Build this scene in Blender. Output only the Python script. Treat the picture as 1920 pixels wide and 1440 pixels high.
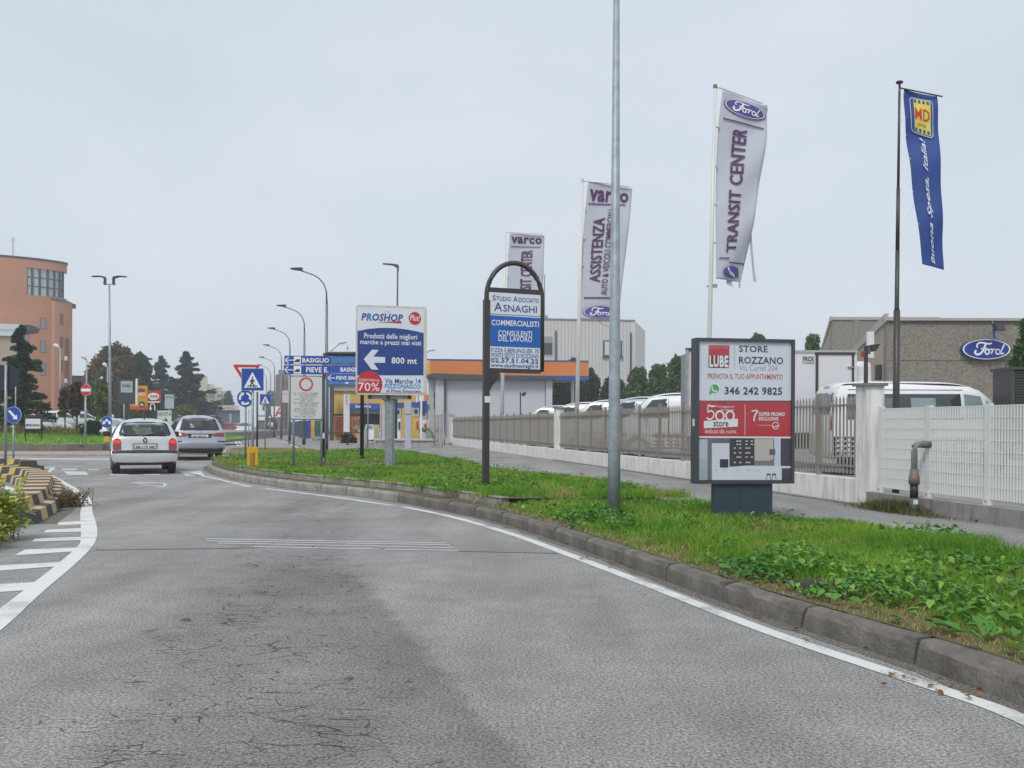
import bpy, math, random
import numpy as np
from mathutils import Vector, Matrix
random.seed(7); rng = np.random.default_rng(7)
R = math.radians
C = bpy.context.scene.collection
for o in list(bpy.data.objects): bpy.data.objects.remove(o)

# ------------------------------------------------------------------ camera, sky, sun, exposure
F, CX, CY, CH, ROLL = 1840.0, 960.0, 799.5, 1.28, 0.005
cam_d = bpy.data.cameras.new('camera'); cam = bpy.data.objects.new('camera', cam_d); C.objects.link(cam)
cam_d.sensor_width = 36; cam_d.lens = F / 1920 * 36; cam_d.shift_y = (CY - 720) / 1920
cam_d.clip_start = 0.1; cam_d.clip_end = 4000
cam.matrix_world = Matrix.Translation((0, 0, CH)) @ Matrix.Rotation(R(90), 4, 'X') @ Matrix.Rotation(ROLL, 4, 'Z')
sc = bpy.context.scene
sc.camera = cam
sc.view_settings.view_transform = 'Standard'; sc.view_settings.look = 'None'
sc.view_settings.exposure = 0.47; sc.view_settings.gamma = 1; sc.view_settings.use_curve_mapping = False
sc.cycles.volume_bounces = 1; sc.cycles.max_bounces = 6; sc.cycles.transparent_max_bounces = 12
HAZE = .0010
SUN_EL, SUN_ROT = R(52), R(200)
world = bpy.data.worlds.new('World'); sc.world = world; world.use_nodes = True
wn, wl = world.node_tree.nodes, world.node_tree.links
bg = wn['Background']
sky = wn.new('ShaderNodeTexSky'); sky.sky_type = 'NISHITA'; sky.sun_disc = False
sky.sun_elevation = SUN_EL; sky.sun_rotation = SUN_ROT; sky.dust_density = 3; sky.air_density = 1.2
tcw = wn.new('ShaderNodeTexCoord'); nzw = wn.new('ShaderNodeTexNoise')
nzw.inputs['Scale'].default_value = 2.2; nzw.inputs['Detail'].default_value = 4; nzw.inputs['Roughness'].default_value = .5
mpw = wn.new('ShaderNodeMapping'); mpw.inputs['Scale'].default_value = (1, 1, 2.4)
wl.new(tcw.outputs['Generated'], mpw.inputs[0]); wl.new(mpw.outputs[0], nzw.inputs['Vector'])
rampw = wn.new('ShaderNodeValToRGB')
rampw.color_ramp.elements[0].position = .3; rampw.color_ramp.elements[0].color = (4.65, 5.18, 5.72, 1)
rampw.color_ramp.elements[1].position = .7; rampw.color_ramp.elements[1].color = (5.45, 5.86, 6.52, 1)
wl.new(nzw.outputs['Fac'], rampw.inputs[0])
mixw = wn.new('ShaderNodeMixRGB'); mixw.inputs[0].default_value = .93
wl.new(sky.outputs[0], mixw.inputs[1]); wl.new(rampw.outputs[0], mixw.inputs[2]); wl.new(mixw.outputs[0], bg.inputs[0])
bg.inputs[1].default_value = 0.1
sun_d = bpy.data.lights.new('sun', 'SUN'); sun_d.energy = 1.5; sun_d.angle = R(18); sun_d.color = (1, .97, .92)
sun = bpy.data.objects.new('sun', sun_d); C.objects.link(sun)
# direction towards the sun (behind the camera, a little left), the sky's sun the same way
sd = Vector((math.sin(SUN_ROT) * math.cos(SUN_EL), math.cos(SUN_ROT) * math.cos(SUN_EL), math.sin(SUN_EL)))
sun.rotation_euler = sd.to_track_quat('Z', 'Y').to_euler(); sun.location = (0, 0, 60)

# ------------------------------------------------------------------ picture <-> world
def ray(px, py):
    u, v = (px - CX) / F, (CY - py) / F
    c, s = math.cos(ROLL), math.sin(ROLL)
    return u * c - v * s, u * s + v * c
def hor(px): return CY + (px - CX) * ROLL
def P(px, py, Y): U, V = ray(px, py); return Vector((U * Y, Y, CH + V * Y))
def G(px, py, h=0.0):
    U, V = ray(px, py); t = (h - CH) / V; return Vector((U * t, t, h))
def XZ(px, Y): return (px - CX) / F * Y

# ------------------------------------------------------------------ materials
MATS = {}
def M(name, col, rough=.6, metal=0., var=.10, scale=4., bump=0., bscale=60., coat=0., spec=.5, emit=0., dirt=0., trans=0.):
    if name in MATS: return MATS[name]
    m = bpy.data.materials.new(name); m.use_nodes = True; MATS[name] = m
    n, l = m.node_tree.nodes, m.node_tree.links; b = n['Principled BSDF']
    b.inputs['Roughness'].default_value = rough; b.inputs['Metallic'].default_value = metal
    b.inputs['Specular IOR Level'].default_value = spec; b.inputs['Coat Weight'].default_value = coat
    tc = n.new('ShaderNodeTexCoord'); nz = n.new('ShaderNodeTexNoise')
    nz.inputs['Scale'].default_value = scale; nz.inputs['Detail'].default_value = 5; nz.inputs['Roughness'].default_value = .65
    l.new(tc.outputs['Object'], nz.inputs['Vector'])
    mr = n.new('ShaderNodeMapRange'); mr.inputs['From Min'].default_value = .3; mr.inputs['From Max'].default_value = .7
    mr.inputs['To Min'].default_value = 1 - var; mr.inputs['To Max'].default_value = 1 + var
    l.new(nz.outputs['Fac'], mr.inputs[0])
    mx = n.new('ShaderNodeVectorMath'); mx.operation = 'SCALE'; mx.inputs[0].default_value = col[:3]
    l.new(mr.outputs[0], mx.inputs['Scale'])
    out = mx.outputs[0]
    if dirt > 0:   # vertical rain streaks of grime
        mp = n.new('ShaderNodeMapping'); mp.inputs['Scale'].default_value = (6, 6, .7); l.new(tc.outputs['Object'], mp.inputs[0])
        n2 = n.new('ShaderNodeTexNoise'); n2.inputs['Scale'].default_value = 2.; n2.inputs['Detail'].default_value = 6; l.new(mp.outputs[0], n2.inputs['Vector'])
        r2 = n.new('ShaderNodeMapRange'); r2.inputs['From Min'].default_value = .48; r2.inputs['From Max'].default_value = .75
        r2.inputs['To Max'].default_value = dirt; l.new(n2.outputs['Fac'], r2.inputs[0])
        mm = n.new('ShaderNodeMixRGB'); mm.inputs[2].default_value = (.09, .08, .065, 1)
        l.new(r2.outputs[0], mm.inputs[0]); l.new(out, mm.inputs[1]); out = mm.outputs[0]
    l.new(out, b.inputs['Base Color'])
    if bump > 0:
        n3 = n.new('ShaderNodeTexNoise'); n3.inputs['Scale'].default_value = bscale; n3.inputs['Detail'].default_value = 4
        l.new(tc.outputs['Object'], n3.inputs['Vector'])
        bp = n.new('ShaderNodeBump'); bp.inputs['Strength'].default_value = bump; bp.inputs['Distance'].default_value = .02
        l.new(n3.outputs['Fac'], bp.inputs['Height']); l.new(bp.outputs[0], b.inputs['Normal'])
    if emit > 0:
        l.new(out, b.inputs['Emission Color']); b.inputs['Emission Strength'].default_value = emit
    if trans > 0: b.inputs['Transmission Weight'].default_value = trans
    return m
def leafmat(name, c1, c2, c3=None, scale=.6, transl=.25, rough=.6, wet=.25):
    if name in MATS: return MATS[name]
    m = bpy.data.materials.new(name); m.use_nodes = True; MATS[name] = m
    n, l = m.node_tree.nodes, m.node_tree.links; b = n['Principled BSDF']
    g = n.new('ShaderNodeNewGeometry'); nz = n.new('ShaderNodeTexNoise'); nz.inputs['Scale'].default_value = scale; nz.inputs['Detail'].default_value = 4
    l.new(g.outputs['Position'], nz.inputs['Vector'])
    ad = n.new('ShaderNodeMath'); ad.operation = 'MULTIPLY_ADD'; ad.inputs[1].default_value = .45
    l.new(g.outputs['Random Per Island'], ad.inputs[0]); 
    sb = n.new('ShaderNodeMath'); sb.operation = 'SUBTRACT'; sb.inputs[1].default_value = .22; l.new(nz.outputs['Fac'], sb.inputs[0]); l.new(sb.outputs[0], ad.inputs[2])
    rp = n.new('ShaderNodeValToRGB'); rp.color_ramp.elements[0].position = .3; rp.color_ramp.elements[0].color = (*c1, 1)
    rp.color_ramp.elements[1].position = .62; rp.color_ramp.elements[1].color = (*c2, 1)
    if c3:
        e = rp.color_ramp.elements.new(.78); e.color = (*c3, 1)
    l.new(ad.outputs[0], rp.inputs[0]); l.new(rp.outputs[0], b.inputs['Base Color'])
    b.inputs['Roughness'].default_value = rough; b.inputs['Specular IOR Level'].default_value = wet
    tr = n.new('ShaderNodeBsdfTranslucent'); l.new(rp.outputs[0], tr.inputs[0])
    ms = n.new('ShaderNodeMixShader'); ms.inputs[0].default_value = transl
    l.new(b.outputs[0], ms.inputs[1]); l.new(tr.outputs[0], ms.inputs[2]); l.new(ms.outputs[0], n['Material Output'].inputs[0])
    return m

# ------------------------------------------------------------------ objects
def tag(o, label=None, cat=None, group=None, kind=None):
    if label: o['label'] = label
    if cat: o['category'] = cat
    if group: o['group'] = group
    if kind: o['kind'] = kind
    return o
def thing(name, label, cat, loc=(0, 0, 0), rotz=0., group=None):
    o = bpy.data.objects.new(name, None); C.objects.link(o); o.location = loc; o.rotation_euler = (0, 0, rotz)
    o.empty_display_size = .1
    return tag(o, label, cat, group)
def link(me, name, mat, parent=None, smooth=False):
    o = bpy.data.objects.new(name, me); C.objects.link(o)
    if mat is not None:
        for mm in (mat if isinstance(mat, (list, tuple)) else [mat]): me.materials.append(mm)
    if smooth: me.polygons.foreach_set('use_smooth', [True] * len(me.polygons))
    if parent: o.parent = parent
    return o
def dup(root, loc, rotz=0., label=None, name=None):
    r = root.copy(); C.objects.link(r); r.location = loc; r.rotation_euler = (0, 0, rotz)
    if label: r['label'] = label
    for ch in list(root.children):
        c = ch.copy(); C.objects.link(c); c.parent = r
        for g in ch.children:
            d = g.copy(); C.objects.link(d); d.parent = c
    return r
def npmesh(name, V, Fc, mat, parent=None, smooth=False):
    """V (n,3); Fc (m,k) all faces with k corners"""
    V = np.asarray(V, dtype=np.float32); Fc = np.asarray(Fc, dtype=np.int32)
    me = bpy.data.meshes.new(name); me.vertices.add(len(V)); me.vertices.foreach_set('co', V.ravel())
    k = Fc.shape[1]; me.loops.add(Fc.size); me.loops.foreach_set('vertex_index', Fc.ravel())
    me.polygons.add(len(Fc)); me.polygons.foreach_set('loop_start', np.arange(len(Fc), dtype=np.int32) * k)
    me.polygons.foreach_set('loop_total', np.full(len(Fc), k, dtype=np.int32))
    me.update(calc_edges=True)
    return link(me, name, mat, parent, smooth)
class MB:
    def __init__(s): s.v = []; s.f = []
    def add(s, vs, fs):
        k = len(s.v); s.v += [tuple(v) for v in vs]; s.f += [tuple(i + k for i in f) for f in fs]; return s
    def box(s, x0, x1, y0, y1, z0, z1, m=None):
        vs = [(x, y, z) for z in (z0, z1) for y in (y0, y1) for x in (x0, x1)]
        if m is not None: vs = [m @ Vector(v) for v in vs]
        return s.add(vs, [(0, 2, 3, 1), (4, 5, 7, 6), (0, 1, 5, 4), (2, 6, 7, 3), (0, 4, 6, 2), (1, 3, 7, 5)])
    def beam(s, a, b, w, h=None):
        a, b = Vector(a), Vector(b); d = b - a; h = h or w
        q = d.to_track_quat('Y', 'Z').to_matrix().to_4x4(); q.translation = a
        return s.box(-w / 2, w / 2, 0, d.length, -h / 2, h / 2, q)
    def prism(s, pts, y0, y1):   # outline in x,z extruded along y
        n = len(pts); vs = [(x, y0, z) for x, z in pts] + [(x, y1, z) for x, z in pts]
        return s.add(vs, [tuple(range(n)), tuple(reversed(range(n, 2 * n)))] + [(i, i + n, (i + 1) % n + n, (i + 1) % n) for i in range(n)])
    def prismz(s, pts, z0, z1):  # outline in x,y extruded up
        n = len(pts); vs = [(x, y, z0) for x, y in pts] + [(x, y, z1) for x, y in pts]
        return s.add(vs, [tuple(reversed(range(n))), tuple(range(n, 2 * n))] + [(i, (i + 1) % n, (i + 1) % n + n, i + n) for i in range(n)])
    def tube(s, pts, r, n=8, cap=True):
        pts = [Vector(p) for p in pts]; rs = r if isinstance(r, (list, tuple)) else [r] * len(pts)
        rings = []
        for i, p in enumerate(pts):
            d = (pts[min(i + 1, len(pts) - 1)] - pts[max(i - 1, 0)]).normalized()
            a = Vector((0, 0, 1)) if abs(d.z) < .9 else Vector((0, 1, 0))
            u = d.cross(a).normalized(); w = d.cross(u)
            rings.append([p + (u * math.cos(2 * math.pi * k / n) + w * math.sin(2 * math.pi * k / n)) * rs[i] for k in range(n)])
        vs = [v for r_ in rings for v in r_]; fs = []
        for i in range(len(pts) - 1):
            for k in range(n): fs.append((i * n + k, i * n + (k + 1) % n, (i + 1) * n + (k + 1) % n, (i + 1) * n + k))
        if cap: fs += [tuple(reversed(range(n))), tuple(range((len(pts) - 1) * n, len(pts) * n))]
        return s.add(vs, fs)
    def build(s, name, mat, parent=None, smooth=False, bevel=0.):
        me = bpy.data.meshes.new(name); me.from_pydata(s.v, [], s.f); me.update()
        o = link(me, name, mat, parent, smooth)
        if bevel:
            b = o.modifiers.new('bevel', 'BEVEL'); b.width = bevel; b.segments = 2; b.limit_method = 'ANGLE'
        return o
def polysheet(name, pts, z, mat, parent=None, kind='structure', skirt=0.):
    """flat polygon in the ground plane, pts = [(x,y)]"""
    n = len(pts); vs = [(p[0], p[1], z) for p in pts]; fs = [tuple(range(n))]
    if skirt:
        vs += [(p[0], p[1], z - skirt) for p in pts]; fs += [(i, i + n, (i + 1) % n + n, (i + 1) % n) for i in range(n)]
    me = bpy.data.meshes.new(name); me.from_pydata(vs, [], fs); me.update()
    import bmesh
    bm = bmesh.new(); bm.from_mesh(me); bmesh.ops.triangulate(bm, faces=bm.faces[:1]); bmesh.ops.recalc_face_normals(bm, faces=bm.faces[:])
    up = sum(f.normal.z for f in bm.faces)
    if up < 0: bmesh.ops.reverse_faces(bm, faces=bm.faces[:])
    bm.to_mesh(me); bm.free()
    o = link(me, name, mat, parent)
    if kind and not parent: o['kind'] = kind
    return o
# lettering -----------------------------------------------------------------
TXT = {}
def textmesh(t, bold=0., shear=0.):
    k = (t, bold, shear)
    if k in TXT: return TXT[k]
    cu = bpy.data.curves.new('t', 'FONT'); cu.body = t; cu.resolution_u = 2; cu.offset = bold; cu.shear = shear; cu.space_character = 1 + max(0, bold) * 2.2; cu.fill_mode = 'FRONT'
    o = bpy.data.objects.new('t', cu); me = o.to_mesh()
    v = np.array([tuple(x.co)[:2] for x in me.vertices]); f = [tuple(p.vertices) for p in me.polygons]
    o.to_mesh_clear(); bpy.data.objects.remove(o); bpy.data.curves.remove(cu)
    mn, mx = v.min(0), v.max(0); v = (v - mn) / (mx - mn)
    TXT[k] = (v, f); return TXT[k]
SEG = 40
def ell(cx, cy, rx, ry, n=SEG): return [(cx + rx * math.cos(2 * math.pi * i / n), cy + ry * math.sin(2 * math.pi * i / n)) for i in range(n)]
def ring(cx, cy, r0, r1, asp=1., n=32, a0=0., a1=360.):
    vs = []; fs = []
    for i in range(n + 1):
        a = R(a0 + (a1 - a0) * i / n)
        vs += [(cx + r0 * math.cos(a), cy + r0 * asp * math.sin(a)), (cx + r1 * math.cos(a), cy + r1 * asp * math.sin(a))]
    for i in range(n): fs.append((2 * i, 2 * i + 1, 2 * i + 3, 2 * i + 2))
    return vs, fs
def strokes(lines):
    """[(pts,width)] -> 2d quads"""
    vs, fs = [], []
    for pts, w in lines:
        pts = [Vector(p) for p in pts]
        # smooth with catmull-rom
        q = []
        for i in range(len(pts) - 1):
            p0, p1, p2, p3 = pts[max(i - 1, 0)], pts[i], pts[i + 1], pts[min(i + 2, len(pts) - 1)]
            for t in (0, .25, .5, .75): q.append(.5 * ((2 * p1) + (p2 - p0) * t + (2 * p0 - 5 * p1 + 4 * p2 - p3) * t * t + (3 * p1 - p0 - 3 * p2 + p3) * t ** 3))
        q.append(pts[-1]); k = len(vs)
        for i, p in enumerate(q):
            d = (q[min(i + 1, len(q) - 1)] - q[max(i - 1, 0)]).normalized(); nn = Vector((-d.y, d.x)) * w / 2
            vs += [tuple(p + nn), tuple(p - nn)]
        for i in range(len(q) - 1): fs.append((k + 2 * i, k + 2 * i + 1, k + 2 * i + 3, k + 2 * i + 2))
    return vs, fs
def circ(cx, cy, rx, ry, n=9): return [(cx + rx * math.cos(2 * math.pi * i / (n - 1)), cy + ry * math.sin(2 * math.pi * i / (n - 1))) for i in range(n)]
SCRIPT = strokes([([(-.50, .06), (-.52, .17), (-.43, .26), (-.25, .26), (-.05, .22), (.1, .25)], .06),
    ([(-.16, .22), (-.22, .08), (-.28, -.06), (-.38, -.18), (-.52, -.21), (-.6, -.13), (-.55, -.04)], .085),
    ([(-.36, .02), (-.25, .035), (-.12, .05)], .045), (circ(-.1, -.1, .085, .1), .06),
    ([(.0, -.02), (.06, .0), (.13, .0), (.10, -.1), (.07, -.19)], .055), ([(.11, -.07), (.18, .0), (.25, .0)], .055),
    (circ(.34, -.1, .085, .1), .06), ([(.6, .2), (.53, .05), (.47, -.1), (.48, -.19), (.58, -.15)], .06)])

# a vertical plane that stands in the world, filled in from picture measurements
class Board:
    def __init__(s, name, label, cat, px, Y, th=0., zb=0., group=None, obj=None):
        U, V = ray(px, hor(px)); s.o = Vector((U * Y, Y, zb)); s.th = th
        s.e = obj or thing(name, label, cat, s.o, th, group); s.zb = zb
    def loc(s, px, py):
        U, V = ray(px, py); c, q = math.cos(s.th), math.sin(s.th); nx, ny = -q, c
        t = (s.o.x * nx + s.o.y * ny) / (U * nx + ny)
        return ((t * U - s.o.x) * c + (t - s.o.y) * q, CH + t * V - s.zb)
    def rect(s, x0, y0, x1, y1):
        ym, xm = (y0 + y1) / 2, (x0 + x1) / 2
        return s.loc(x0, ym)[0], s.loc(xm, y1)[1], s.loc(x1, ym)[0], s.loc(xm, y0)[1]
    def box(s, name, r, ya, yb, mat, parent=None, bevel=0.):
        a, b, c, d = s.rect(*r); return MB().box(a, c, ya, yb, b, d).build(name, mat, parent or s.e, bevel=bevel)
    def poly(s, name, pts, y, mat, parent=None, y2=None):
        q = [s.loc(*p) for p in pts]
        if y2 is not None: return MB().prism(q, y, y2).build(name, mat, parent or s.e)
        return MB().add([(a, y, b) for a, b in q], [tuple(range(len(q)))]).build(name, mat, parent or s.e)
    def shape(s, name, vf, r, y, mat, parent=None):
        """2d mesh in unit square (0..1, y up) put into a picture rectangle"""
        a, b, c, d = s.rect(*r)
        return MB().add([(a + u * (c - a), y, b + v * (d - b)) for u, v in vf[0]], vf[1]).build(name, mat, parent or s.e)
    def text(s, t, r, y, mat, bold=.0, shear=0., parent=None, name='lettering'):
        return s.shape(name, textmesh(t, bold, shear), r, y, mat, parent)
def fillpoly(p): return (p, [tuple(range(len(p)))])
def rrect(x0, y0, x1, y1, r, n=5):
    out = []
    for cx, cy, a in ((x1 - r, y1 - r, 0), (x0 + r, y1 - r, 90), (x0 + r, y0 + r, 180), (x1 - r, y0 + r, 270)):
        for i in range(n): t = R(a + 90 * i / (n - 1)); out.append((cx + r * math.cos(t), cy + r * math.sin(t)))
    return out

# common paints
galv = M('galvanised_steel', (.30, .33, .36), .55, .35, .22, 7)
darkm = M('dark_painted_metal', (.035, .033, .036), .45, .0, .15)
brownm = M('brown_painted_metal', (.045, .038, .040), .45, .0, .15)
white = M('white_sheet', (.68, .69, .70), .45, 0, .04, 2)
whitep = M('white_print', (.76, .78, .80), .4, 0, .02)
blackp = M('black_print', (.02, .02, .025), .5, 0, .05)
redp = M('red_print', (.50, .025, .04), .4, 0, .06)
bluep = M('sign_blue', (.012, .06, .36), .35, 0, .06)
navyp = M('navy_print', (.02, .05, .21), .4, 0, .05)
steelback = M('grey_sign_back', (.30, .31, .32), .5, .3, .1)
concrete = M('concrete', (.27, .26, .24), .9, 0, .22, 3, .25, 40, dirt=.5)
glassm = M('window_glass', (.10, .13, .15), .08, 0, .15, .6, spec=.9)
glasslight = M('sky_pale_glass', (.46, .54, .52), .25, 0, .1, .5, spec=.6)  # the sky's reflection is put into this pale base colour
# ------------------------------------------------------------------ ground materials
def asphalt(name, base=(.285, .279, .272), cracks=True, dark=.0):
    m = bpy.data.materials.new(name); m.use_nodes = True
    n, l = m.node_tree.nodes, m.node_tree.links; b = n['Principled BSDF']
    g = n.new('ShaderNodeNewGeometry'); pos = g.outputs['Position']
    def noise(scale, det=3, rough=.6, vec=None):
        x = n.new('ShaderNodeTexNoise'); x.inputs['Scale'].default_value = scale; x.inputs['Detail'].default_value = det
        x.inputs['Roughness'].default_value = rough; l.new(vec or pos, x.inputs['Vector']); return x.outputs['Fac']
    def mr(v, a, b_, c, d):
        x = n.new('ShaderNodeMapRange'); x.inputs[1].default_value = a; x.inputs[2].default_value = b_; x.inputs[3].default_value = c; x.inputs[4].default_value = d
        l.new(v, x.inputs[0]); return x.outputs[0]
    def math_(op, a, b_):
        x = n.new('ShaderNodeMath'); x.operation = op
        for i, q in enumerate((a, b_)):
            if isinstance(q, (int, float)): x.inputs[i].default_value = q
            else: l.new(q, x.inputs[i])
        return x.outputs[0]
    agg = mr(noise(62, 4, .9), .36, .64, .12, 1.88)      # stones in the binder
    fine = mr(noise(240, 2, .7), .34, .66, .6, 1.4)
    big = mr(noise(.55, 5, .6), .3, .7, .82, 1.16)
    mid = mr(noise(3.5, 4, .6), .3, .7, .90, 1.08)
    f = math_('MULTIPLY', math_('MULTIPLY', agg, fine), math_('MULTIPLY', big, mid))
    # long polished / oily wheel tracks running with the lane
    sx = n.new('ShaderNodeSeparateXYZ'); l.new(pos, sx.inputs[0])
    mp = n.new('ShaderNodeMapping'); mp.inputs['Rotation'].default_value = (0, 0, R(-13)); mp.inputs['Scale'].default_value = (1.1, .12, 1); l.new(pos, mp.inputs[0])
    f = math_('MULTIPLY', f, mr(noise(1.3, 4, .55, mp.outputs[0]), .35, .7, 1.1, .78))
    if cracks:
        wv = n.new('ShaderNodeTexNoise'); wv.inputs['Scale'].default_value = 3.0; wv.inputs['Detail'].default_value = 5; l.new(pos, wv.inputs['Vector'])
        ma = n.new('ShaderNodeVectorMath'); ma.operation = 'MULTIPLY_ADD'; l.new(wv.outputs['Color'], ma.inputs[0]); ma.inputs[1].default_value = (.22, .22, 0); l.new(pos, ma.inputs[2])
        m2 = n.new('ShaderNodeMapping'); m2.inputs['Scale'].default_value = (4.2, 14., 1); l.new(ma.outputs[0], m2.inputs[0])
        vo = n.new('ShaderNodeTexVoronoi'); vo.feature = 'DISTANCE_TO_EDGE'; vo.inputs['Scale'].default_value = 1.0; l.new(m2.outputs[0], vo.inputs['Vector'])
        wid = mr(noise(2.0, 3), .40, .80, .004, .055)
        cr = math_('LESS_THAN', vo.outputs['Distance'], wid)
        m3 = n.new('ShaderNodeMapping'); m3.inputs['Scale'].default_value = (9.5, 30., 1); l.new(ma.outputs[0], m3.inputs[0])
        v3 = n.new('ShaderNodeTexVoronoi'); v3.feature = 'DISTANCE_TO_EDGE'; v3.inputs['Scale'].default_value = 1.0; l.new(m3.outputs[0], v3.inputs['Vector'])
        cr = math_('MAXIMUM', cr, math_('MULTIPLY', math_('LESS_THAN', v3.outputs['Distance'], mr(noise(2.6, 3), .5, .8, -.01, .06)), .7))
        # fatigue cracking sits in the wheel track: a band along y about x=-1.2, and a weaker patch further up
        u = math_('ABSOLUTE', math_('ADD', sx.outputs[0], math_('ADD', 1.15, math_('MULTIPLY', math_('SUBTRACT', sx.outputs[1], 4.0), .17))), 0)
        band = mr(math_('ADD', u, math_('MULTIPLY', noise(1.6, 3), 1.4)), 1.0, 1.75, 1, 0)
        band = math_('MULTIPLY', band, mr(sx.outputs[1], 3, 22, 1.0, .35))
        cr = math_('MULTIPLY', cr, mr(math_('ADD', band, math_('MULTIPLY', math_('SUBTRACT', noise(7, 3), .5), 1.2)), .25, .65, 0, 1))
        f = math_('MULTIPLY', f, math_('SUBTRACT', 1, math_('MULTIPLY', cr, .72)))
        f = math_('MULTIPLY', f, math_('SUBTRACT', 1.03, math_('MULTIPLY', band, .12)))
        # one darker stripe of older surface with a firm right-hand edge
        w2 = math_('ADD', math_('ADD', sx.outputs[0], math_('MULTIPLY', sx.outputs[1], .295)), math_('MULTIPLY', noise(5, 4), .35))
        st = math_('MULTIPLY', mr(w2, .5, 1.28, 0, 1), mr(w2, 1.28, 1.38, 1, 0))
        st = math_('MULTIPLY', st, mr(sx.outputs[1], 7.5, 9.5, 1, 0))
        f = math_('MULTIPLY', f, math_('SUBTRACT', 1, math_('MULTIPLY', st, .30)))
    sc_ = n.new('ShaderNodeVectorMath'); sc_.operation = 'SCALE'; sc_.inputs[0].default_value = base; l.new(f, sc_.inputs['Scale'])
    l.new(sc_.outputs[0], b.inputs['Base Color']); b.inputs['Roughness'].default_value = .82; b.inputs['Specular IOR Level'].default_value = .35
    bp = n.new('ShaderNodeBump'); bp.inputs['Strength'].default_value = .5; bp.inputs['Distance'].default_value = .006
    h = math_('ADD', agg, math_('MULTIPLY', cr, -2)) if cracks else agg
    l.new(h, bp.inputs['Height']); l.new(bp.outputs[0], b.inputs['Normal'])
    return m
road_m = asphalt('asphalt'); pave_m = asphalt('pavement_asphalt', (.27, .262, .255), cracks=False)
lane_m = asphalt('dark_asphalt', (.15, .15, .15), cracks=False)
def paintmat(name, col, wear=.5):
    m = bpy.data.materials.new(name); m.use_nodes = True
    n, l = m.node_tree.nodes, m.node_tree.links; b = n['Principled BSDF']; g = n.new('ShaderNodeNewGeometry')
    a = n.new('ShaderNodeTexNoise'); a.inputs['Scale'].default_value = 70; a.inputs['Detail'].default_value = 4; a.inputs['Roughness'].default_value = .8; l.new(g.outputs['Position'], a.inputs['Vector'])
    c = n.new('ShaderNodeTexNoise'); c.inputs['Scale'].default_value = 2.5; c.inputs['Detail'].default_value = 5; l.new(g.outputs['Position'], c.inputs['Vector'])
    s = n.new('ShaderNodeMath'); s.operation = 'ADD'; l.new(a.outputs['Fac'], s.inputs[0]); l.new(c.outputs['Fac'], s.inputs[1])
    r = n.new('ShaderNodeMapRange'); r.inputs[1].default_value = 1.02; r.inputs[2].default_value = 1.25; r.inputs[4].default_value = wear; l.new(s.outputs[0], r.inputs[0])
    x = n.new('ShaderNodeMixRGB'); x.inputs[1].default_value = (*col, 1); x.inputs[2].default_value = (.24, .235, .23, 1); l.new(r.outputs[0], x.inputs[0])
    l.new(x.outputs[0], b.inputs['Base Color']); b.inputs['Roughness'].default_value = .65; return m
line_m = paintmat('road_paint', (.62, .63, .61), .95); line_fresh = paintmat('thick_road_paint', (.64, .65, .64), .6)
soil = M('soil', (.10, .085, .045), .95, 0, .4, 6, .6, 30)
apron_m = M('apron_stone', (.33, .27, .22), .9, 0, .2, 2, .3, 40)

# ------------------------------------------------------------------ ground sheets
polysheet('ground', [(-700, -200), (700, -200), (700, 900), (-700, 900)], -.03, M('dry_earth', (.12, .115, .07), .95, 0, .3, .05))
polysheet('road', [(-120, -8), (40, -8), (40, 45), (-6, 45), (-25, 110), (-90, 340), (-160, 340), (-120, 60)], 0, road_m)
DIR = Vector((-.285, 1))                     # the street beyond the roundabout
# kerb line of the near verge, as it stands on the road
kp = [(1920, 1325), (1790, 1272), (1555, 1197), (1394, 1144), (1228, 1082), (1185, 1066), (1107, 1037), (1000, 1000), (947, 983), (860, 962),
      (732, 938), (640, 926.5), (530, 914), (470, 905), (425, 896), (397, 887), (386, 880), (391, 873), (425, 866), (550, 860), (605, 856.5), (640, 851)]
kw = [G(a, b).to_2d() for a, b in kp]
kw.insert(0, kw[0] + (kw[0] - kw[1]).normalized() * 3.2)
def resample(pts, step):
    out = [pts[0].copy()]; acc = 0
    for a, b in zip(pts[:-1], pts[1:]):
        L = (b - a).length; d = (b - a) / L; t = step - acc
        while t <= L: out.append(a + d * t); t += step
        acc = (acc + L) % step
    return out
def smoothpath(pts, it=2):
    for _ in range(it):
        q = [pts[0]]
        for a, b in zip(pts[:-1], pts[1:]): q += [a * .75 + b * .25, a * .25 + b * .75]
        pts = q + [pts[-1]]
    return pts
def offset(pts, d):
    out = []
    for i, p in enumerate(pts):
        t = (pts[min(i + 1, len(pts) - 1)] - pts[max(i - 1, 0)]).normalized(); out.append(p + Vector((t.y, -t.x)) * d)
    return out
kpath = smoothpath(kw); kstn = resample(kpath, 1.0)
back = [G(a, b, .15).to_2d() for a, b in [(715, 848), (765, 850), (800, 857), (860, 868), (925, 885), (1071, 902), (1141, 913), (1209, 930), (1282, 944),
        (1338, 950), (1450, 972), (1577, 978), (1678, 996), (1785, 1009), (1858, 1027), (1914, 1047), (2050, 1100)]]
back.append(Vector((back[-1].x - .3, 1.5)))
inner = offset(kpath, .125)
verge_poly = inner + back
polysheet('verge_soil', verge_poly, .150, soil)
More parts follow.
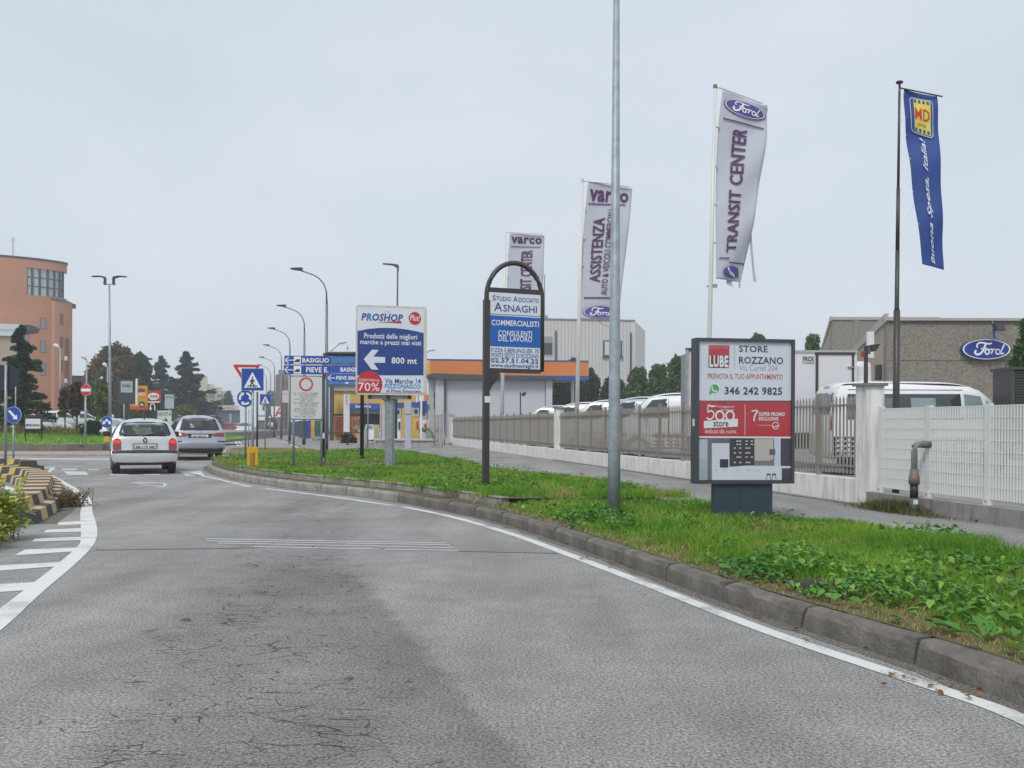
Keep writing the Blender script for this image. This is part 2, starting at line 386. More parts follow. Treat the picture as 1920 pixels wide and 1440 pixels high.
# raised pavement and yards: one sheet behind the kerb, along the street and under the yards
FX = lambda Y: 8.1 - .194 * Y
side = [Vector((30, 1.5))] + [Vector((kw[0].x + .3, 1.5))] + offset(kpath, .25)[2:]
side = [p for p in side if p.y < 41]
g0 = G(640, 850).to_2d()
stl = [g0, Vector((-9.2, 42.6)), Vector((-9.4, 46)), Vector((-23.5, 98)), Vector((-52, 200)), Vector((120, 200)), Vector((120, 1.5))]
polysheet('pavement', side + stl, .143, pave_m, skirt=.2)
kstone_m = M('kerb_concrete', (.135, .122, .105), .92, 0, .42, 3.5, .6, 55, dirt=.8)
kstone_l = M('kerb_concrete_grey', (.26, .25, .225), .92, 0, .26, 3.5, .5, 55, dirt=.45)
kerb = tag(thing('kerb', None, None), kind='structure')
def stone(a, b, h, w, z0, mat, worn=.0, seed=0, parent=kerb):
    r_ = random.Random(seed); d = b - a; L = d.length; a3 = Vector((a.x, a.y, z0)); ang = math.atan2(d.y, d.x)
    sec = [(0, 0), (.004, h - .035), (.03, h), (w, h), (w, 0)]; nseg = 7; vs = []; g = .011
    tilt = r_.uniform(-.006, .006)
    for i in range(nseg + 1):
        x = g + (L - 2 * g) * i / nseg
        for k, (y, z) in enumerate(sec):
            j = r_.uniform(-1, 1) * (.004 + worn) if k in (1, 2) else 0
            vs.append((x, -(y + abs(j)), z - abs(j) * .9 + tilt * (i / nseg - .5) if k in (1, 2, 3) else z))
    fs = []
    n = len(sec)
    for i in range(nseg):
        for k in range(n - 1): fs.append((i * n + k, (i + 1) * n + k, (i + 1) * n + k + 1, i * n + k + 1))
    fs += [tuple(range(n)), tuple(reversed(range(nseg * n, nseg * n + n)))]
    o = MB().add(vs, fs).build('kerbstone', mat, parent); o.location = a3; o.rotation_euler = (0, 0, ang); return o
for i in range(len(kstn) - 1):
    near = kstn[i].y < 13.5
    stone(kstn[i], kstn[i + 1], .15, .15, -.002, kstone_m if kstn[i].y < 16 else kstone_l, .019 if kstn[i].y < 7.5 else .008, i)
up = [p for p in offset(kpath, .40) if True]
i0 = next(i for i, p in enumerate(kpath) if p.y > 13.6); i1 = next(i for i, p in enumerate(kpath) if p.x < -7.6 and p.y > 22)
ust = resample(up[i0:i1], 1.0)
for i in range(len(ust) - 1): stone(ust[i], ust[i + 1], .125, .13, .14, kstone_l, .004, 100 + i)
polysheet('verge_bank', ust + [p for p in back if p.y > 14.5], .25, soil)

# white markings ---------------------------------------------------------
marks = tag(thing('road_marking', None, None), kind='structure')
def mark(pts, mat=None, z=.004, name='painted_line'):
    return polysheet(name, [tuple(G(a, b).to_2d()) for a, b in pts], z, mat or line_m, parent=marks)
def ribbon(pts, w, z=.004, mat=None, world=False):
    q = smoothpath([Vector(p) if world else G(*p).to_2d() for p in pts]); a = offset(q, w / 2); b = offset(q, -w / 2)
    vs = [(p.x, p.y, z) for p in a + b]; n = len(q)
    o = MB().add(vs, [(i, i + 1, n + i + 1, n + i) for i in range(n - 1)]).build('painted_line', mat or line_m, marks)
    return o
ribbon([(2080, 1425), (1886, 1334), (1774, 1297), (1661, 1259), (1520, 1213), (1394, 1168), (1214, 1096), (1057, 1037), (972, 1005), (860, 972), (800, 959), (757, 951)], .115)
ribbon([(735, 948), (700, 943), (640, 934), (560, 924), (497, 916)], .11)
ribbon([(470, 913), (430, 904), (390, 894), (350, 888)], .11)
mark([(336, 884), (376, 883), (384, 892), (350, 892)])
mark([(120, 884), (160, 884.5), (167, 890.5), (127, 891)]); mark([(205, 889), (241, 889), (241, 891.5), (207, 891.5)]); mark([(270, 889), (300, 889), (300, 891), (270, 891)])
mark([(116, 879), (144, 879), (144, 881), (117, 881)]); mark([(165, 880), (186, 880), (187, 881.8), (166, 881.8)]); mark([(242, 880.5), (270, 880.5), (270, 882), (242, 882)])
mark([(62, 877), (105, 877), (94, 886), (86, 886), (95, 878.5), (62, 878.5)])
for q in ([(243, 905), (306, 905), (305, 907), (262, 906.6)], [(306, 905), (315, 909.5), (311, 911), (303, 906.5)], [(315, 909.5), (306, 914), (303, 912.3), (308, 910)], [(243, 905), (306, 914), (305, 912.2), (262, 907)]): mark(q)
# the wide thick ribbon round the divider nose, with its hatching
edge_r = [(-70, 1235), (5, 1182), (77, 1112), (140, 1060), (175, 1025), (184, 1002), (180, 980), (172, 957), (174, 945), (165, 927), (140, 914), (107, 895), (87, 887)]
edge_l = [(81, 887), (100, 897), (131, 916), (148, 933), (155, 948), (150, 960), (151, 980), (152.5, 1013), (147, 1025), (100, 1065), (45, 1107), (-5, 1146), (-70, 1196)]
er = smoothpath([G(*p).to_2d() for p in edge_r], 2); el = smoothpath([G(*p).to_2d() for p in edge_l], 2)
polysheet('painted_line', er + el, .004, line_fresh, parent=marks)
for q in ([(110, 980), (153, 977), (153, 983.5), (109, 985)], [(87, 993.5), (153, 990.5), (153, 997), (82, 999)], [(67, 1010), (154, 1007), (154, 1013), (59, 1016)],
          [(47, 1031), (143, 1027), (136, 1034.5), (27, 1042)], [(-60, 1064), (117, 1054), (106, 1062.5), (-60, 1075)], [(-60, 1099), (72, 1092), (52, 1107), (-60, 1115)]):
    mark(q, line_fresh, .0035)
rr_ = random.Random(4)
for x0, y0, x1, y1 in ((385, 1010, 836, 1018), (388, 1014, 843, 1021.5), (408, 1018, 852, 1027), (475, 1025, 712, 1029.5), (722, 1029.8, 860, 1032)):
    mark([(x0, y0), (x1, y1), (x1, y1 + 1.3), (x0, y0 + 1.3)], M('sealed_joint', (.50, .50, .49), .6), .0038, 'sensor_line')
seam_m = M('tar_seam', (.16, .16, .16), .8)
for a, b in (((180, 1031), (480, 1027)), ((860, 1033), (1055, 1037.5))): mark([a, b, (b[0], b[1] + 1.1), (a[0], a[1] + 1.1)], seam_m, .0039, 'tar_joint')
# left lane on the other side of the divider
polysheet('left_lane', [tuple(G(a, b).to_2d()) for a, b in ((-400, 905), (0, 905), (30, 918), (50, 938), (40, 970), (-100, 1010), (-500, 1010))], .0025, lane_m)
ribbon([(-60, 898), (0, 910), (25, 919), (42, 934), (36, 948)], .18, .0062)
# street beyond
for q in ([(444, 836), (449, 836), (437, 818), (435.5, 818)], [(452, 836), (456.5, 836), (441, 818), (439.5, 818)], [(436, 817), (438.5, 817), (434, 808), (433.3, 808)],
          [(430, 845), (440, 842), (447, 842), (438, 846)], [(560, 841), (568, 841), (530, 826), (527, 826)], [(524, 824), (527, 824), (506, 815), (504, 815)],
          [(380, 838), (420, 836), (420, 838), (380, 840)], [(0, 859), (205, 860.5), (205, 862.3), (0, 860.8)]): mark(q, None, .005)
gut = asphalt('gutter_grit', (.17, .16, .145), cracks=False)
gp_ = [p for p in kpath]; a_, b_ = offset(gp_, -.002), [p + d_ for p, d_ in zip(offset(gp_, -.10), [Vector((random.gauss(0, .02), random.gauss(0, .02))) for _ in gp_])]
q_ = a_[:-12] + list(reversed(b_[:-12])); polysheet('gutter_dirt', [tuple(p) for p in q_], .0022, gut)
# litter of dry leaves along the kerb
leafm = leafmat('dry_leaf', (.22, .09, .03), (.32, .16, .06), (.12, .05, .02), 3)
spots = [(1385, 868 + 300, 0), ]
r_ = random.Random(11); dl = MB()
for (cx_, cy_, n_, sp) in ((1770, 1283, 16, .13), (1492, 1183, 2, .02), (1428, 1157, 6, .07), (1030, 1012, 4, .06), (1057, 1020, 4, .05), (1120, 1050, 9, .10), (1180, 1070, 7, .10), (990, 990, 14, .16), (1820, 1296, 8, .15), (1600, 1222, 5, .2), (645, 948, 3, .05), (1290, 1118, 4, .2), (1130, 1057, 4, .12)):
    c = G(cx_, cy_)
    for k in range(n_):
        x, y = c.x + r_.gauss(0, sp), c.y + r_.gauss(0, sp); a = r_.uniform(0, 6.28); s = r_.uniform(.012, .026)
        q = [(x + s * math.cos(a + t) * (1 if j % 2 else .6), y + s * math.sin(a + t) * (1 if j % 2 else .6), .008 + r_.uniform(0, .018)) for j, t in enumerate((0, 1.2, 2.4, 3.6, 5))]
        dl.add(q, [tuple(range(5))])
tag(dl.build('fallen_leaves', leafm), kind='stuff')

# ------------------------------------------------------------------ grass and weeds on the verge
def inside(poly, X, Y):
    c = np.zeros(len(X), bool); n = len(poly); j = n - 1
    for i in range(n):
        xi, yi, xj, yj = poly[i][0], poly[i][1], poly[j][0], poly[j][1]
        if yi != yj: c ^= ((yi > Y) != (yj > Y)) & (X < (xj - xi) * (Y - yi) / (yj - yi) + xi)
        j = i
    return c
def vnoise(x, y, s, seed=0):
    """smooth value noise 0..1"""
    rg = np.random.default_rng(seed); t = rg.random((64, 64)); u, v = x * s, y * s
    i, j = np.floor(u).astype(int), np.floor(v).astype(int); a, b = u - i, v - j; a, b = a * a * (3 - 2 * a), b * b * (3 - 2 * b)
    g = lambda p, q: t[p % 64, q % 64]
    return (g(i, j) * (1 - a) + g(i + 1, j) * a) * (1 - b) + (g(i, j + 1) * (1 - a) + g(i + 1, j + 1) * a) * b
def scatter(poly, dens, y0, y1, minx=-1e9):
    P_ = np.array([tuple(p) for p in poly]); a, b = P_[:, 0].min(), P_[:, 0].max(); c, d = max(y0, P_[:, 1].min()), min(y1, P_[:, 1].max())
    n = int((b - a) * (d - c) * dens); X, Y = rng.uniform(a, b, n), rng.uniform(c, d, n); k = inside(poly, X, Y); return X[k], Y[k]
def blades(X, Y, z, h, w, bend):
    n = len(X); a = rng.uniform(0, 2 * np.pi, n); ca, sa = np.cos(a), np.sin(a); b = rng.uniform(0, 2 * np.pi, n); cb, sb = np.cos(b) * bend, np.sin(b) * bend
    V = np.empty((n, 5, 3)); hw = w / 2
    V[:, 0] = np.stack([X - ca * hw, Y - sa * hw, z], 1); V[:, 1] = np.stack([X + ca * hw, Y + sa * hw, z], 1)
    V[:, 2] = np.stack([X + ca * hw * .8 + cb * .35, Y + sa * hw * .8 + sb * .35, z + h * .6], 1)
    V[:, 3] = np.stack([X - ca * hw * .8 + cb * .35, Y - sa * hw * .8 + sb * .35, z + h * .6], 1)
    V[:, 4] = np.stack([X + cb, Y + sb, z + h * .95], 1)
    i = np.arange(n)[:, None] * 5
    T = np.concatenate([i + [0, 1, 2], i + [0, 2, 3], i + [3, 2, 4]], 0)
    return V.reshape(-1, 3), T
def edge_dist(X, Y, pts):
    d = np.full(len(X), 1e9)
    for p in pts: d = np.minimum(d, (X - p.x) ** 2 + (Y - p.y) ** 2)
    return np.sqrt(d)
gm = leafmat('grass_blade', (.09, .23, .022), (.21, .43, .035), (.37, .47, .08), 1.0, .4, .5)
straw = leafmat('straw_blade', (.30, .30, .08), (.48, .37, .16), (.34, .36, .10), 2.0, .3, .7)
weedm = leafmat('weed_leaf', (.045, .16, .025), (.12, .30, .035), (.22, .40, .06), 2.2, .25, .45, .4)
Vs, Ts, Vd, Td = [], [], [], []; nv = nd = 0
kedge = [p for i, p in enumerate(inner) if i % 2 == 0]
for y0, y1, dens, w0, hs in ((2.5, 6.5, 5200, .0045, 1.), (6.5, 10, 3400, .006, 1.), (10, 16, 1900, .008, .8), (16, 24, 800, .013, .62), (24, 42, 300, .02, .6)):
    X, Y = scatter(verge_poly, dens, y0, y1)
    z = np.where(Y > 14.3, .245, .15); ed = edge_dist(X, Y, kedge)
    dry = vnoise(X, Y, 1.3, 3) * .55 + vnoise(X, Y, 5, 4) * .3 + np.clip(.55 - ed, 0, .5) * .75
    # a worn straw patch between the pole and the manhole, and along the pavement edge
    dry += .32 * np.exp(-(((X - 1.75) / .55) ** 2 + ((Y - 7.2) / .8) ** 2)) + .2 * np.exp(-(((X - .3) / .5) ** 2 + ((Y - 10.6) / 1.2) ** 2))
    isdry = dry + rng.normal(0, .09, len(X)) > .56
    low = np.clip(ed / .5, .35, 1)
    h = (.055 + .125 * vnoise(X, Y, 1.1, 8) ** 1.3) * rng.uniform(.55, 1.35, len(X)) * low * hs
    keep = rng.random(len(X)) < np.where(isdry, .55, 1) * np.where((Y > 13.7) & (ed < .42), .03, 1.)
    for m_, a_, b_ in ((~isdry & keep, Vs, Ts), (isdry & keep, Vd, Td)):
        q = m_; v, t = blades(X[q], Y[q], z[q], h[q] * (1 if a_ is Vs else .7), w0 * rng.uniform(.7, 1.4, q.sum()), h[q] * rng.uniform(.1, .9, q.sum()))
        if a_ is Vs: Ts.append(t + nv); Vs.append(v); nv += len(v)
        else: Td.append(t + nd); Vd.append(v); nd += len(v)
tag(npmesh('grass', np.concatenate(Vs), np.concatenate(Ts), gm), kind='stuff')
tag(npmesh('dry_grass', np.concatenate(Vd), np.concatenate(Td), straw), kind='stuff')
# broad-leaved weeds: leaf rosettes in patches
def leaves(X, Y, Z, s, tilt=.5):
    n = len(X); a = rng.uniform(0, 2 * np.pi, n); t = rng.uniform(-tilt, tilt, n) + .25
    dx, dy, dz = np.cos(a) * np.cos(t), np.sin(a) * np.cos(t), np.sin(t); px_, py_ = -np.sin(a), np.cos(a); w = rng.uniform(.22, .42, n) * s
    B = np.stack([X, Y, Z], 1); D = np.stack([dx, dy, dz], 1) * s[:, None]; S = np.stack([px_, py_, rng.uniform(-.3, .3, n)], 1) * w[:, None]; up_ = np.zeros((n, 3)); up_[:, 2] = s * .12
    V = np.stack([B, B + D * .35 + S * .9 + up_, B + D * .75 + S * .7 + up_, B + D - up_, B + D * .75 - S * .7 + up_, B + D * .35 - S * .9 + up_, B + D * .5 - up_ * .2], 1)
    i = np.arange(n)[:, None] * 7
    T = np.concatenate([i + [0, 1, 6], i + [1, 2, 6], i + [2, 3, 6], i + [3, 4, 6], i + [4, 5, 6], i + [5, 0, 6]], 0)
    return V.reshape(-1, 3), T
Vw, Tw = [], []; nw = 0
for y0, y1, dens, s0, s1 in ((2.5, 7, 900, .03, .085), (7, 12, 520, .035, .09), (12, 20, 110, .04, .09), (20, 40, 22, .06, .11)):
    X, Y = scatter(verge_poly, dens, y0, y1); patch = vnoise(X, Y, .9, 21) * .6 + vnoise(X, Y, 3.2, 22) * .4
    ed = edge_dist(X, Y, kedge); k = (patch > .53) & (ed > np.where(Y > 13.7, .48, .12)) & (rng.random(len(X)) < (patch - .45) * 5); X, Y = X[k], Y[k]
    z = np.where(Y > 14.3, .245, .15) + rng.uniform(.0, .13, len(X)) * np.clip(ed[k] / .5, .3, 1); v, t = leaves(X, Y, z, rng.uniform(s0, s1, len(X)))
    Vw.append(v); Tw.append(t + nw); nw += len(v)
# a few big dock leaves near the frame edge
X, Y = scatter(verge_poly, 60, 2.8, 6.2); v, t = leaves(X, Y, np.full(len(X), .19), rng.uniform(.06, .13, len(X)), .4); Vw.append(v); Tw.append(t + nw)
tag(npmesh('weeds', np.concatenate(Vw), np.concatenate(Tw), weedm), kind='stuff')
# the manhole lid in the verge
mh = G(1506, 1099, .16) + Vector((.14, .02, 0)); lid = MB().box(-.24, .24, -.16, .16, 0, .03)
for k in range(-5, 6): lid.box(-.21, .21, k * .028 - .007, k * .028 + .007, .03, .036)
o = tag(lid.build('drain_cover', M('old_cast_iron', (.07, .062, .05), .8, .3, .3)), 'small dark iron drain cover lying in the verge beside the kerb', 'drain cover'); o.location = (mh.x, mh.y, .15)

# ------------------------------------------------------------------ long wall and railing fence
FR = math.atan(.194); ORG = Vector((FX(14.5), 14.5, 0)); fl = lambda Y: (Y - 14.5) / math.cos(FR)
def fthing(name, label, cat, group=None): return thing(name, label, cat, ORG, FR, group)
plaster = M('stained_white_plaster', (.74, .73, .70), .85, 0, .08, 3, .3, 30, dirt=.42)
w = fthing('low_wall', 'long low white plastered wall with grime streaks and square pillars under the grey railing', 'wall')
L0, L1, L2 = 0, fl(33.5), fl(60.8)
MB().box(-.12, .12, .16, L1 - .16, .0, .52).build('wall', plaster, w); MB().box(-.12, .12, L1 + .16, L2 - .16, .0, .52).build('wall', plaster, w)
capm = M('grey_cap_stone', (.2, .19, .18), .85, 0, .2)
for yy, hw in ((L0, .15), (L1, .15), (L2, .15)):
    p = MB().box(-.14, .14, yy - hw, yy + hw, .0, 1.90).build('pillar', plaster, w); MB().box(-.18, .18, yy - hw - .04, yy + hw + .04, 1.90, 1.94).build('pillar_cap', capm, p)
MB().box(-.24, -.13, .21, L1, .0, .165).build('wall_foot', M('dirty_foot', (.2, .19, .17), .95, 0, .3, 6), w)
fm = M('taupe_steel', (.31, .285, .255), .5, .1, .08, 6); fmd = M('taupe_steel_post', (.25, .22, .195), .5, .1, .08)
f = fthing('railing_fence', 'long taupe steel railing of upright flat bars on the white plastered wall', 'fence')
bar = MB().box(-.0085, .0085, -.0175, .0175, .58, 1.73); bar.add([(-.0085, -.0175, 1.73), (.0085, -.0175, 1.73), (.0085, .0175, 1.73), (-.0085, .0175, 1.73), (0, 0, 1.79)], [(0, 1, 4), (1, 2, 4), (2, 3, 4), (3, 0, 4)])
bar0 = bar.build('slat', fm, f); post0 = None; posts = []
y = .2 + .11; slats = []
Yp = [15.96 + 1.5 * k for k in range(11)] ; Yp = [a for a in Yp if a < 33] + [35.0 + 1.56 * k for k in range(17)]
Yp = [a for a in Yp if a < 60.3]
pl = [fl(a) for a in Yp]
while y < L2 - .2:
    if abs(y - L1) > .2 and min(abs(y - q) for q in pl) > .05: slats.append(y)
    y += .108
bar0.location = (.0, slats[0], 0)
for s_ in slats[1:290]:
    o = bar0.copy(); C.objects.link(o); o.location = (0, s_, 0)
far = MB()
for s_ in slats[290:]: far.box(-.0085, .0085, s_ - .0175, s_ + .0175, .58, 1.79)
tag(far.build('slats_far', fm, f), kind='stuff')
post0 = MB().box(-.03, .03, -.03, .03, .5, 1.84).build('post', fmd, f); post0.location = (-.015, pl[0], 0)
for q in pl[1:]:
    o = post0.copy(); C.objects.link(o); o.location = (-.015, q, 0)
for a, b in ((.16, L1 - .16), (L1 + .16, L2 - .16)):
    for z in (.70, 1.63): MB().box(-.035, -.0095, a, b, z - .018, z + .018).build('rail', fmd, f)

# white grating fence on a low concrete wall, right of the pillar
w = fthing('concrete_wall', 'low rough grey concrete wall under the white grating fence at the right', 'wall')
MB().box(-.15, .12, fl(6.5), -.16, .0, .355).build('wall', concrete, w)
wf = fthing('grating_fence', 'white upright-bar grating fence right of the white pillar', 'fence')
wm = M('white_coated_steel', (.66, .68, .66), .5, .0, .05, 5, dirt=.12)
ys = [fl(a) for a in (14.22, 13.1, 11.93, 10.8, 9.7, 8.6, 7.5)]
b0 = MB().box(-.0145, .0145, -.003, .003, .42, 1.565).build('bar', wm, wf); first = True
for a, b in zip(ys[:-1], ys[1:]):
    y = a - .05
    while y > b + .04:
        if first: b0.location = (-.0, y, 0); first = False
        else: o = b0.copy(); C.objects.link(o); o.location = (0, y, 0)
        y -= .052
    for k in range(9):
        z = .43 + 1.13 * k / 8; MB().tube([(0, a - .045, z), (0, b + .045, z)], .0045, 5).build('rod', wm, wf)
for a in ys[:-1]:
    p = MB().box(-.012, .05, a - .045, a + .045, .44, 1.59).build('post', wm, wf); MB().box(-.03, .05, a - .05, a + .05, .30, .44).build('foot_bracket', wm, p)
    for z in (.34, .40): MB().box(-.036, -.03, a - .012, a + .012, z - .012, z + .012).build('bolt', galv, p)

# standpipe in front of it
sp = Vector((XZ(1714.5, 12.95), 12.95, .143)); t = thing('standpipe', 'grey and brown drain standpipe with elbow in front of the white grating fence', 'pipe', sp)
pipe_g = M('grey_pvc', (.17, .19, .19), .5); pipe_b = M('brown_pvc', (.16, .12, .09), .55); pipe_k = M('black_pvc', (.02, .02, .02), .5)
MB().tube([(0, 0, .40), (0, 0, .84), (.015, .02, .895), (.06, .06, .92), (.24, .12, .925)], .042, 12).build('upper_pipe', pipe_g, t, True)
MB().tube([(.14, .085, .925), (.27, .13, .925)], .048, 12).build('pipe_end', pipe_b, t, True)
MB().tube([(0, 0, .40), (0, 0, .50), (0, 0, .51), (0, 0, .60)], [.07, .07, .06, .055], 12).build('coupling', pipe_b, t, True)
MB().tube([(0, 0, .22), (0, 0, .40)], .052, 12).build('lower_pipe', pipe_k, t, True)
MB().tube([(0, 0, .0), (0, 0, .08), (0, 0, .10), (0, 0, .22)], [.07, .07, .055, .055], 12).build('base_collar', M('green_pvc', (.06, .1, .09), .5), t, True)
wh = MB().box(-.03, .03, -.058, -.05, .14, .2).build('sticker', white, t)
# weeds at the wall foot
dw = leafmat('wilted_weed', (.09, .10, .03), (.17, .16, .06), (.22, .15, .07), 4)
Xs, Ys_, Hs = [], [], []
for _ in range(2600):
    s_ = random.gauss(0, .45) ; Yc = 13.35 + s_; Xs.append(FX(Yc) - .2 - abs(random.gauss(0, .13))); Ys_.append(Yc); Hs.append(random.uniform(.05, .2) * math.exp(-(s_ / .7) ** 2) + .03)
v, t_ = blades(np.array(Xs), np.array(Ys_), np.full(len(Xs), .145), np.array(Hs), np.full(len(Xs), .008), np.array(Hs) * rng.uniform(.5, 1.6, len(Xs)))
tag(npmesh('weeds_at_wall', v, t_, dw), kind='stuff')
for px_, py_, lab in ((1805, 971, 'small green dandelion rosette at the foot of the concrete wall, nearer the standpipe'), (1838, 978, 'small green weed at the foot of the concrete wall, nearer the right edge')):
    c = G(px_, py_, .15); n_ = 40; v, t_ = leaves(rng.normal(c.x, .035, n_), rng.normal(c.y, .03, n_), rng.uniform(.15, .18, n_), rng.uniform(.05, .09, n_), .8)
    o = npmesh('weed', v - np.array([c.x, c.y, .15]), t_, weedm); o.location = (c.x, c.y, .15); tag(o, lab, 'weed')

# ------------------------------------------------------------------ black and yellow divider at the left
oy = M('worn_yellow_paint', (.52, .37, .19), .8, 0, .18, 5, .2, 40, dirt=.3); ok = M('worn_black_paint', (.045, .047, .055), .75, 0, .2, 5, .2, 40)
oyf = M('bright_yellow_paint', (.50, .36, .07), .8, 0, .15, 5)
cen = smoothpath([Vector(p) for p in ((-24, 27.4), (-15.5, 25.2), (-11.3, 22.9), (-9.25, 19.6), (-8.2, 17.2), (-7.1, 14.8), (-6.35, 12.45))])
dv = thing('divider_kerb', 'stepped black and yellow painted concrete divider kerb curving away at the left', 'kerb')
def divblocks(cen, parent, step=.5, w2=.40, yel=oy, far=None):
    st = resample(list(reversed(cen)), step); le, ri = offset(st, w2), offset(st, -w2); le2, ri2 = offset(st, w2 * .56), offset(st, -w2 * .56)
    for i in range(len(st) - 1):
        sec = []
        for k in (i, i + 1):
            t = .0 if k == i else 0
            j = 0
            a, b, c, d = ri[k], ri2[k], le2[k], le[k]
            m_ = lambda p, q, f: p * (1 - f) + q * f
            sec += [(a.x, a.y, -.002), (*m_(a, b, .18), .15), (*m_(a, b, 1), .165), (*m_(b, c, .08), .30), (*m_(b, c, .92), .30), (*m_(c, d, 0), .165), (*m_(c, d, .82), .15), (d.x, d.y, -.002)]
        n = 8; fs = [(k, k + 1, k + 1 + n, k + n) for k in range(n - 1)] + [tuple(reversed(range(n))), tuple(range(n, 2 * n))]
        o = MB().add(sec, fs).build('kerb_block', (yel if not (far and i > far) else oyf) if i % 2 else ok, parent)
cen = offset(cen, .10); divblocks(cen, dv, far=20)
dv2 = thing('divider_kerb', 'further black and yellow kerb nose behind the divider at the left edge', 'kerb')
divblocks(smoothpath([Vector(p) for p in ((-24, 29.6), (-17.5, 29.2), (-13.6, 27.6), (-12.9, 26.2))]), dv2, yel=oyf)
dirt_m = M('gutter_dirt', (.13, .115, .09), .95, 0, .35, 8, .5, 40)
polysheet('gutter_dirt', [tuple(p) for p in offset(cen[-14:], .62)] + [tuple(p) for p in reversed(offset(cen[-14:], -.62))] + [(-7.2, 11.9)], .0015, dirt_m)
# shrubby weeds at its near end
def stems(c, n, h, spread, lm, sm, name, label, cat, leaf=(.03, .05), per=26, n0=.12):
    t = thing(name, label, cat, c); V, T, k = [], [], 0; st = MB()
    for i in range(n):
        bx, by = random.gauss(0, spread), random.gauss(0, spread * .7); hh = h * random.uniform(.55, 1.05); lx, ly = random.gauss(0, .10), random.gauss(0, .08)
        st.tube([(bx, by, 0), (bx + lx * .5, by + ly * .5, hh * .5), (bx + lx, by + ly, hh)], [.005, .004, .002], 4)
        m_ = per; tt = rng.uniform(n0, 1, m_); rad = .09 * (1.1 - tt)
        v, f_ = leaves(bx + lx * tt + rng.normal(0, 1, m_) * rad, by + ly * tt + rng.normal(0, 1, m_) * rad, hh * tt, rng.uniform(leaf[0], leaf[1], m_), .7); V.append(v); T.append(f_ + k); k += len(v)
    st.build('stem', sm, t); npmesh('foliage', np.concatenate(V), np.concatenate(T), lm, t); return t
bushm = leafmat('lime_leaf', (.22, .32, .04), (.44, .52, .07), (.55, .46, .14), 4, .35); stemm = M('weed_stem', (.16, .12, .04), .8)
stems(Vector((-5.72, 10.7, 0)), 42, .66, .17, bushm, stemm, 'weed_bush', 'tall lime-green weeds growing against the near end of the divider kerb', 'weeds', (.05, .09), 34)
stems(Vector((-5.55, 10.0, 0)), 34, .46, .15, bushm, stemm, 'weed_bush', 'lower lime-green weeds at the left edge beside the divider kerb', 'weeds', (.05, .08), 30)
brn = leafmat('brown_weed', (.13, .09, .04), (.22, .15, .06), (.10, .10, .03), 5, .2)
stems(Vector((-6.85, 15.2, 0)), 60, .30, .13, brn, stemm, 'dry_weed', 'brown dried weed tuft against the divider kerb beside the thick white line', 'weeds', (.02, .045), 20, 0)
# ------------------------------------------------------------------ near pole
def gz(px, py, h=.15): return G(px, py, h)
g = gz(1151, 966, .16); t = thing('lamp_post', 'thick galvanised steel lamp post rising out of frame from the near grass', 'lamp post', g)
poleg = M('weathered_galvanised_pole', (.30, .34, .37), .5, .2, .22, 9, .1, 30, dirt=.15)
dz = g.y / F
MB().tube([(0, 0, -.05), (0.055 * 0, 0, 1), (.0, 0, 9.2)], [12.2 * dz, 11.4 * dz, 3.2 * dz], 20).build('pole', poleg, t, True)
MB().tube([(0, 0, 9.1), (-.1, 0, 9.6), (-.7, 0, 10), (-1.5, 0, 10.1)], .035, 8).build('arm', poleg, t, True); MB().box(-2.1, -1.45, -.12, .12, 10.03, 10.14).build('lamp_head', galv, t, bevel=.02)
MB().tube([(0, 0, -.01), (0, 0, .03)], .095, 20).build('base_ring', concrete, t, True)

# ------------------------------------------------------------------ LUBE light box
def frame(b, r, w, ya, yb, mat, name='frame', wb=None):
    """picture-frame of four bars, picture rect r, widths in picture px"""
    x0, y0, x1, y1 = r; mb = MB()
    a, z0, c, z1 = b.rect(*r); k = abs(b.rect(x0, y0, x0 + w, y1)[2] - a); kb = k * (wb / w if wb else 1)
    mb.box(a, a + k, ya, yb, z0, z1); mb.box(c - k, c, ya, yb, z0, z1); mb.box(a + k, c - k, ya, yb, z1 - k, z1); mb.box(a + k, c - k, ya, yb, z0, z0 + kb)
    return mb.build(name, mat, b.e)
grafm = M('graphite_metal', (.055, .06, .075), .45, .1, .08, 3)
B = Board('poster_stand', 'large graphite light box poster with red and white kitchen shop advert on the grass', 'billboard', 1396, 12.0, R(9), .15)
B.box('housing', (1310, 641, 1486, 903), .012, .16, grafm); frame(B, (1304, 635, 1489, 907), 5.8, -.02, .165, grafm)
B.box('pedestal', (1340, 907, 1450, 975), .02, .13, M('blue_grey_pedestal', (.035, .055, .08), .45, .1, .08, 3), bevel=.008)
B.box('seam', (1388, 912, 1388.8, 965), .014, .02, darkm)
B.box('sticker', (1302.6, 785, 1304.2, 799), .03, .08, white)
paper = M('poster_paper', (.66, .70, .77), .35, 0, .03, 2)
B.poly('poster', [(1311, 640), (1485, 640), (1485, 751), (1311, 751)], .008, paper)
red2 = M('poster_red', (.47, .018, .03), .35, 0, .10, 2)
B.poly('red_panel', [(1311, 752), (1485, 754), (1485, 819), (1311, 818)], .008, red2)
B.poly('logo_square', [(1329, 647), (1368, 647.5), (1367, 690), (1328.5, 689.5)], .006, redp); B.poly('logo_shade', [(1329, 666), (1368, 666.5), (1367, 690), (1328.5, 689.5)], .0055, M('dark_red_print', (.18, .01, .015), .4))
B.text('LUBE', (1330.5, 666.5, 1366, 688.5), .005, whitep, .04); B.text('CUCINE', (1330, 649, 1366, 653.5), .005, M('pale_red', (.75, .25, .25)), .0)
B.poly('divider_line', [(1377, 647), (1378, 647), (1377.6, 692), (1376.8, 692)], .006, M('grey_print', (.3, .3, .33)))
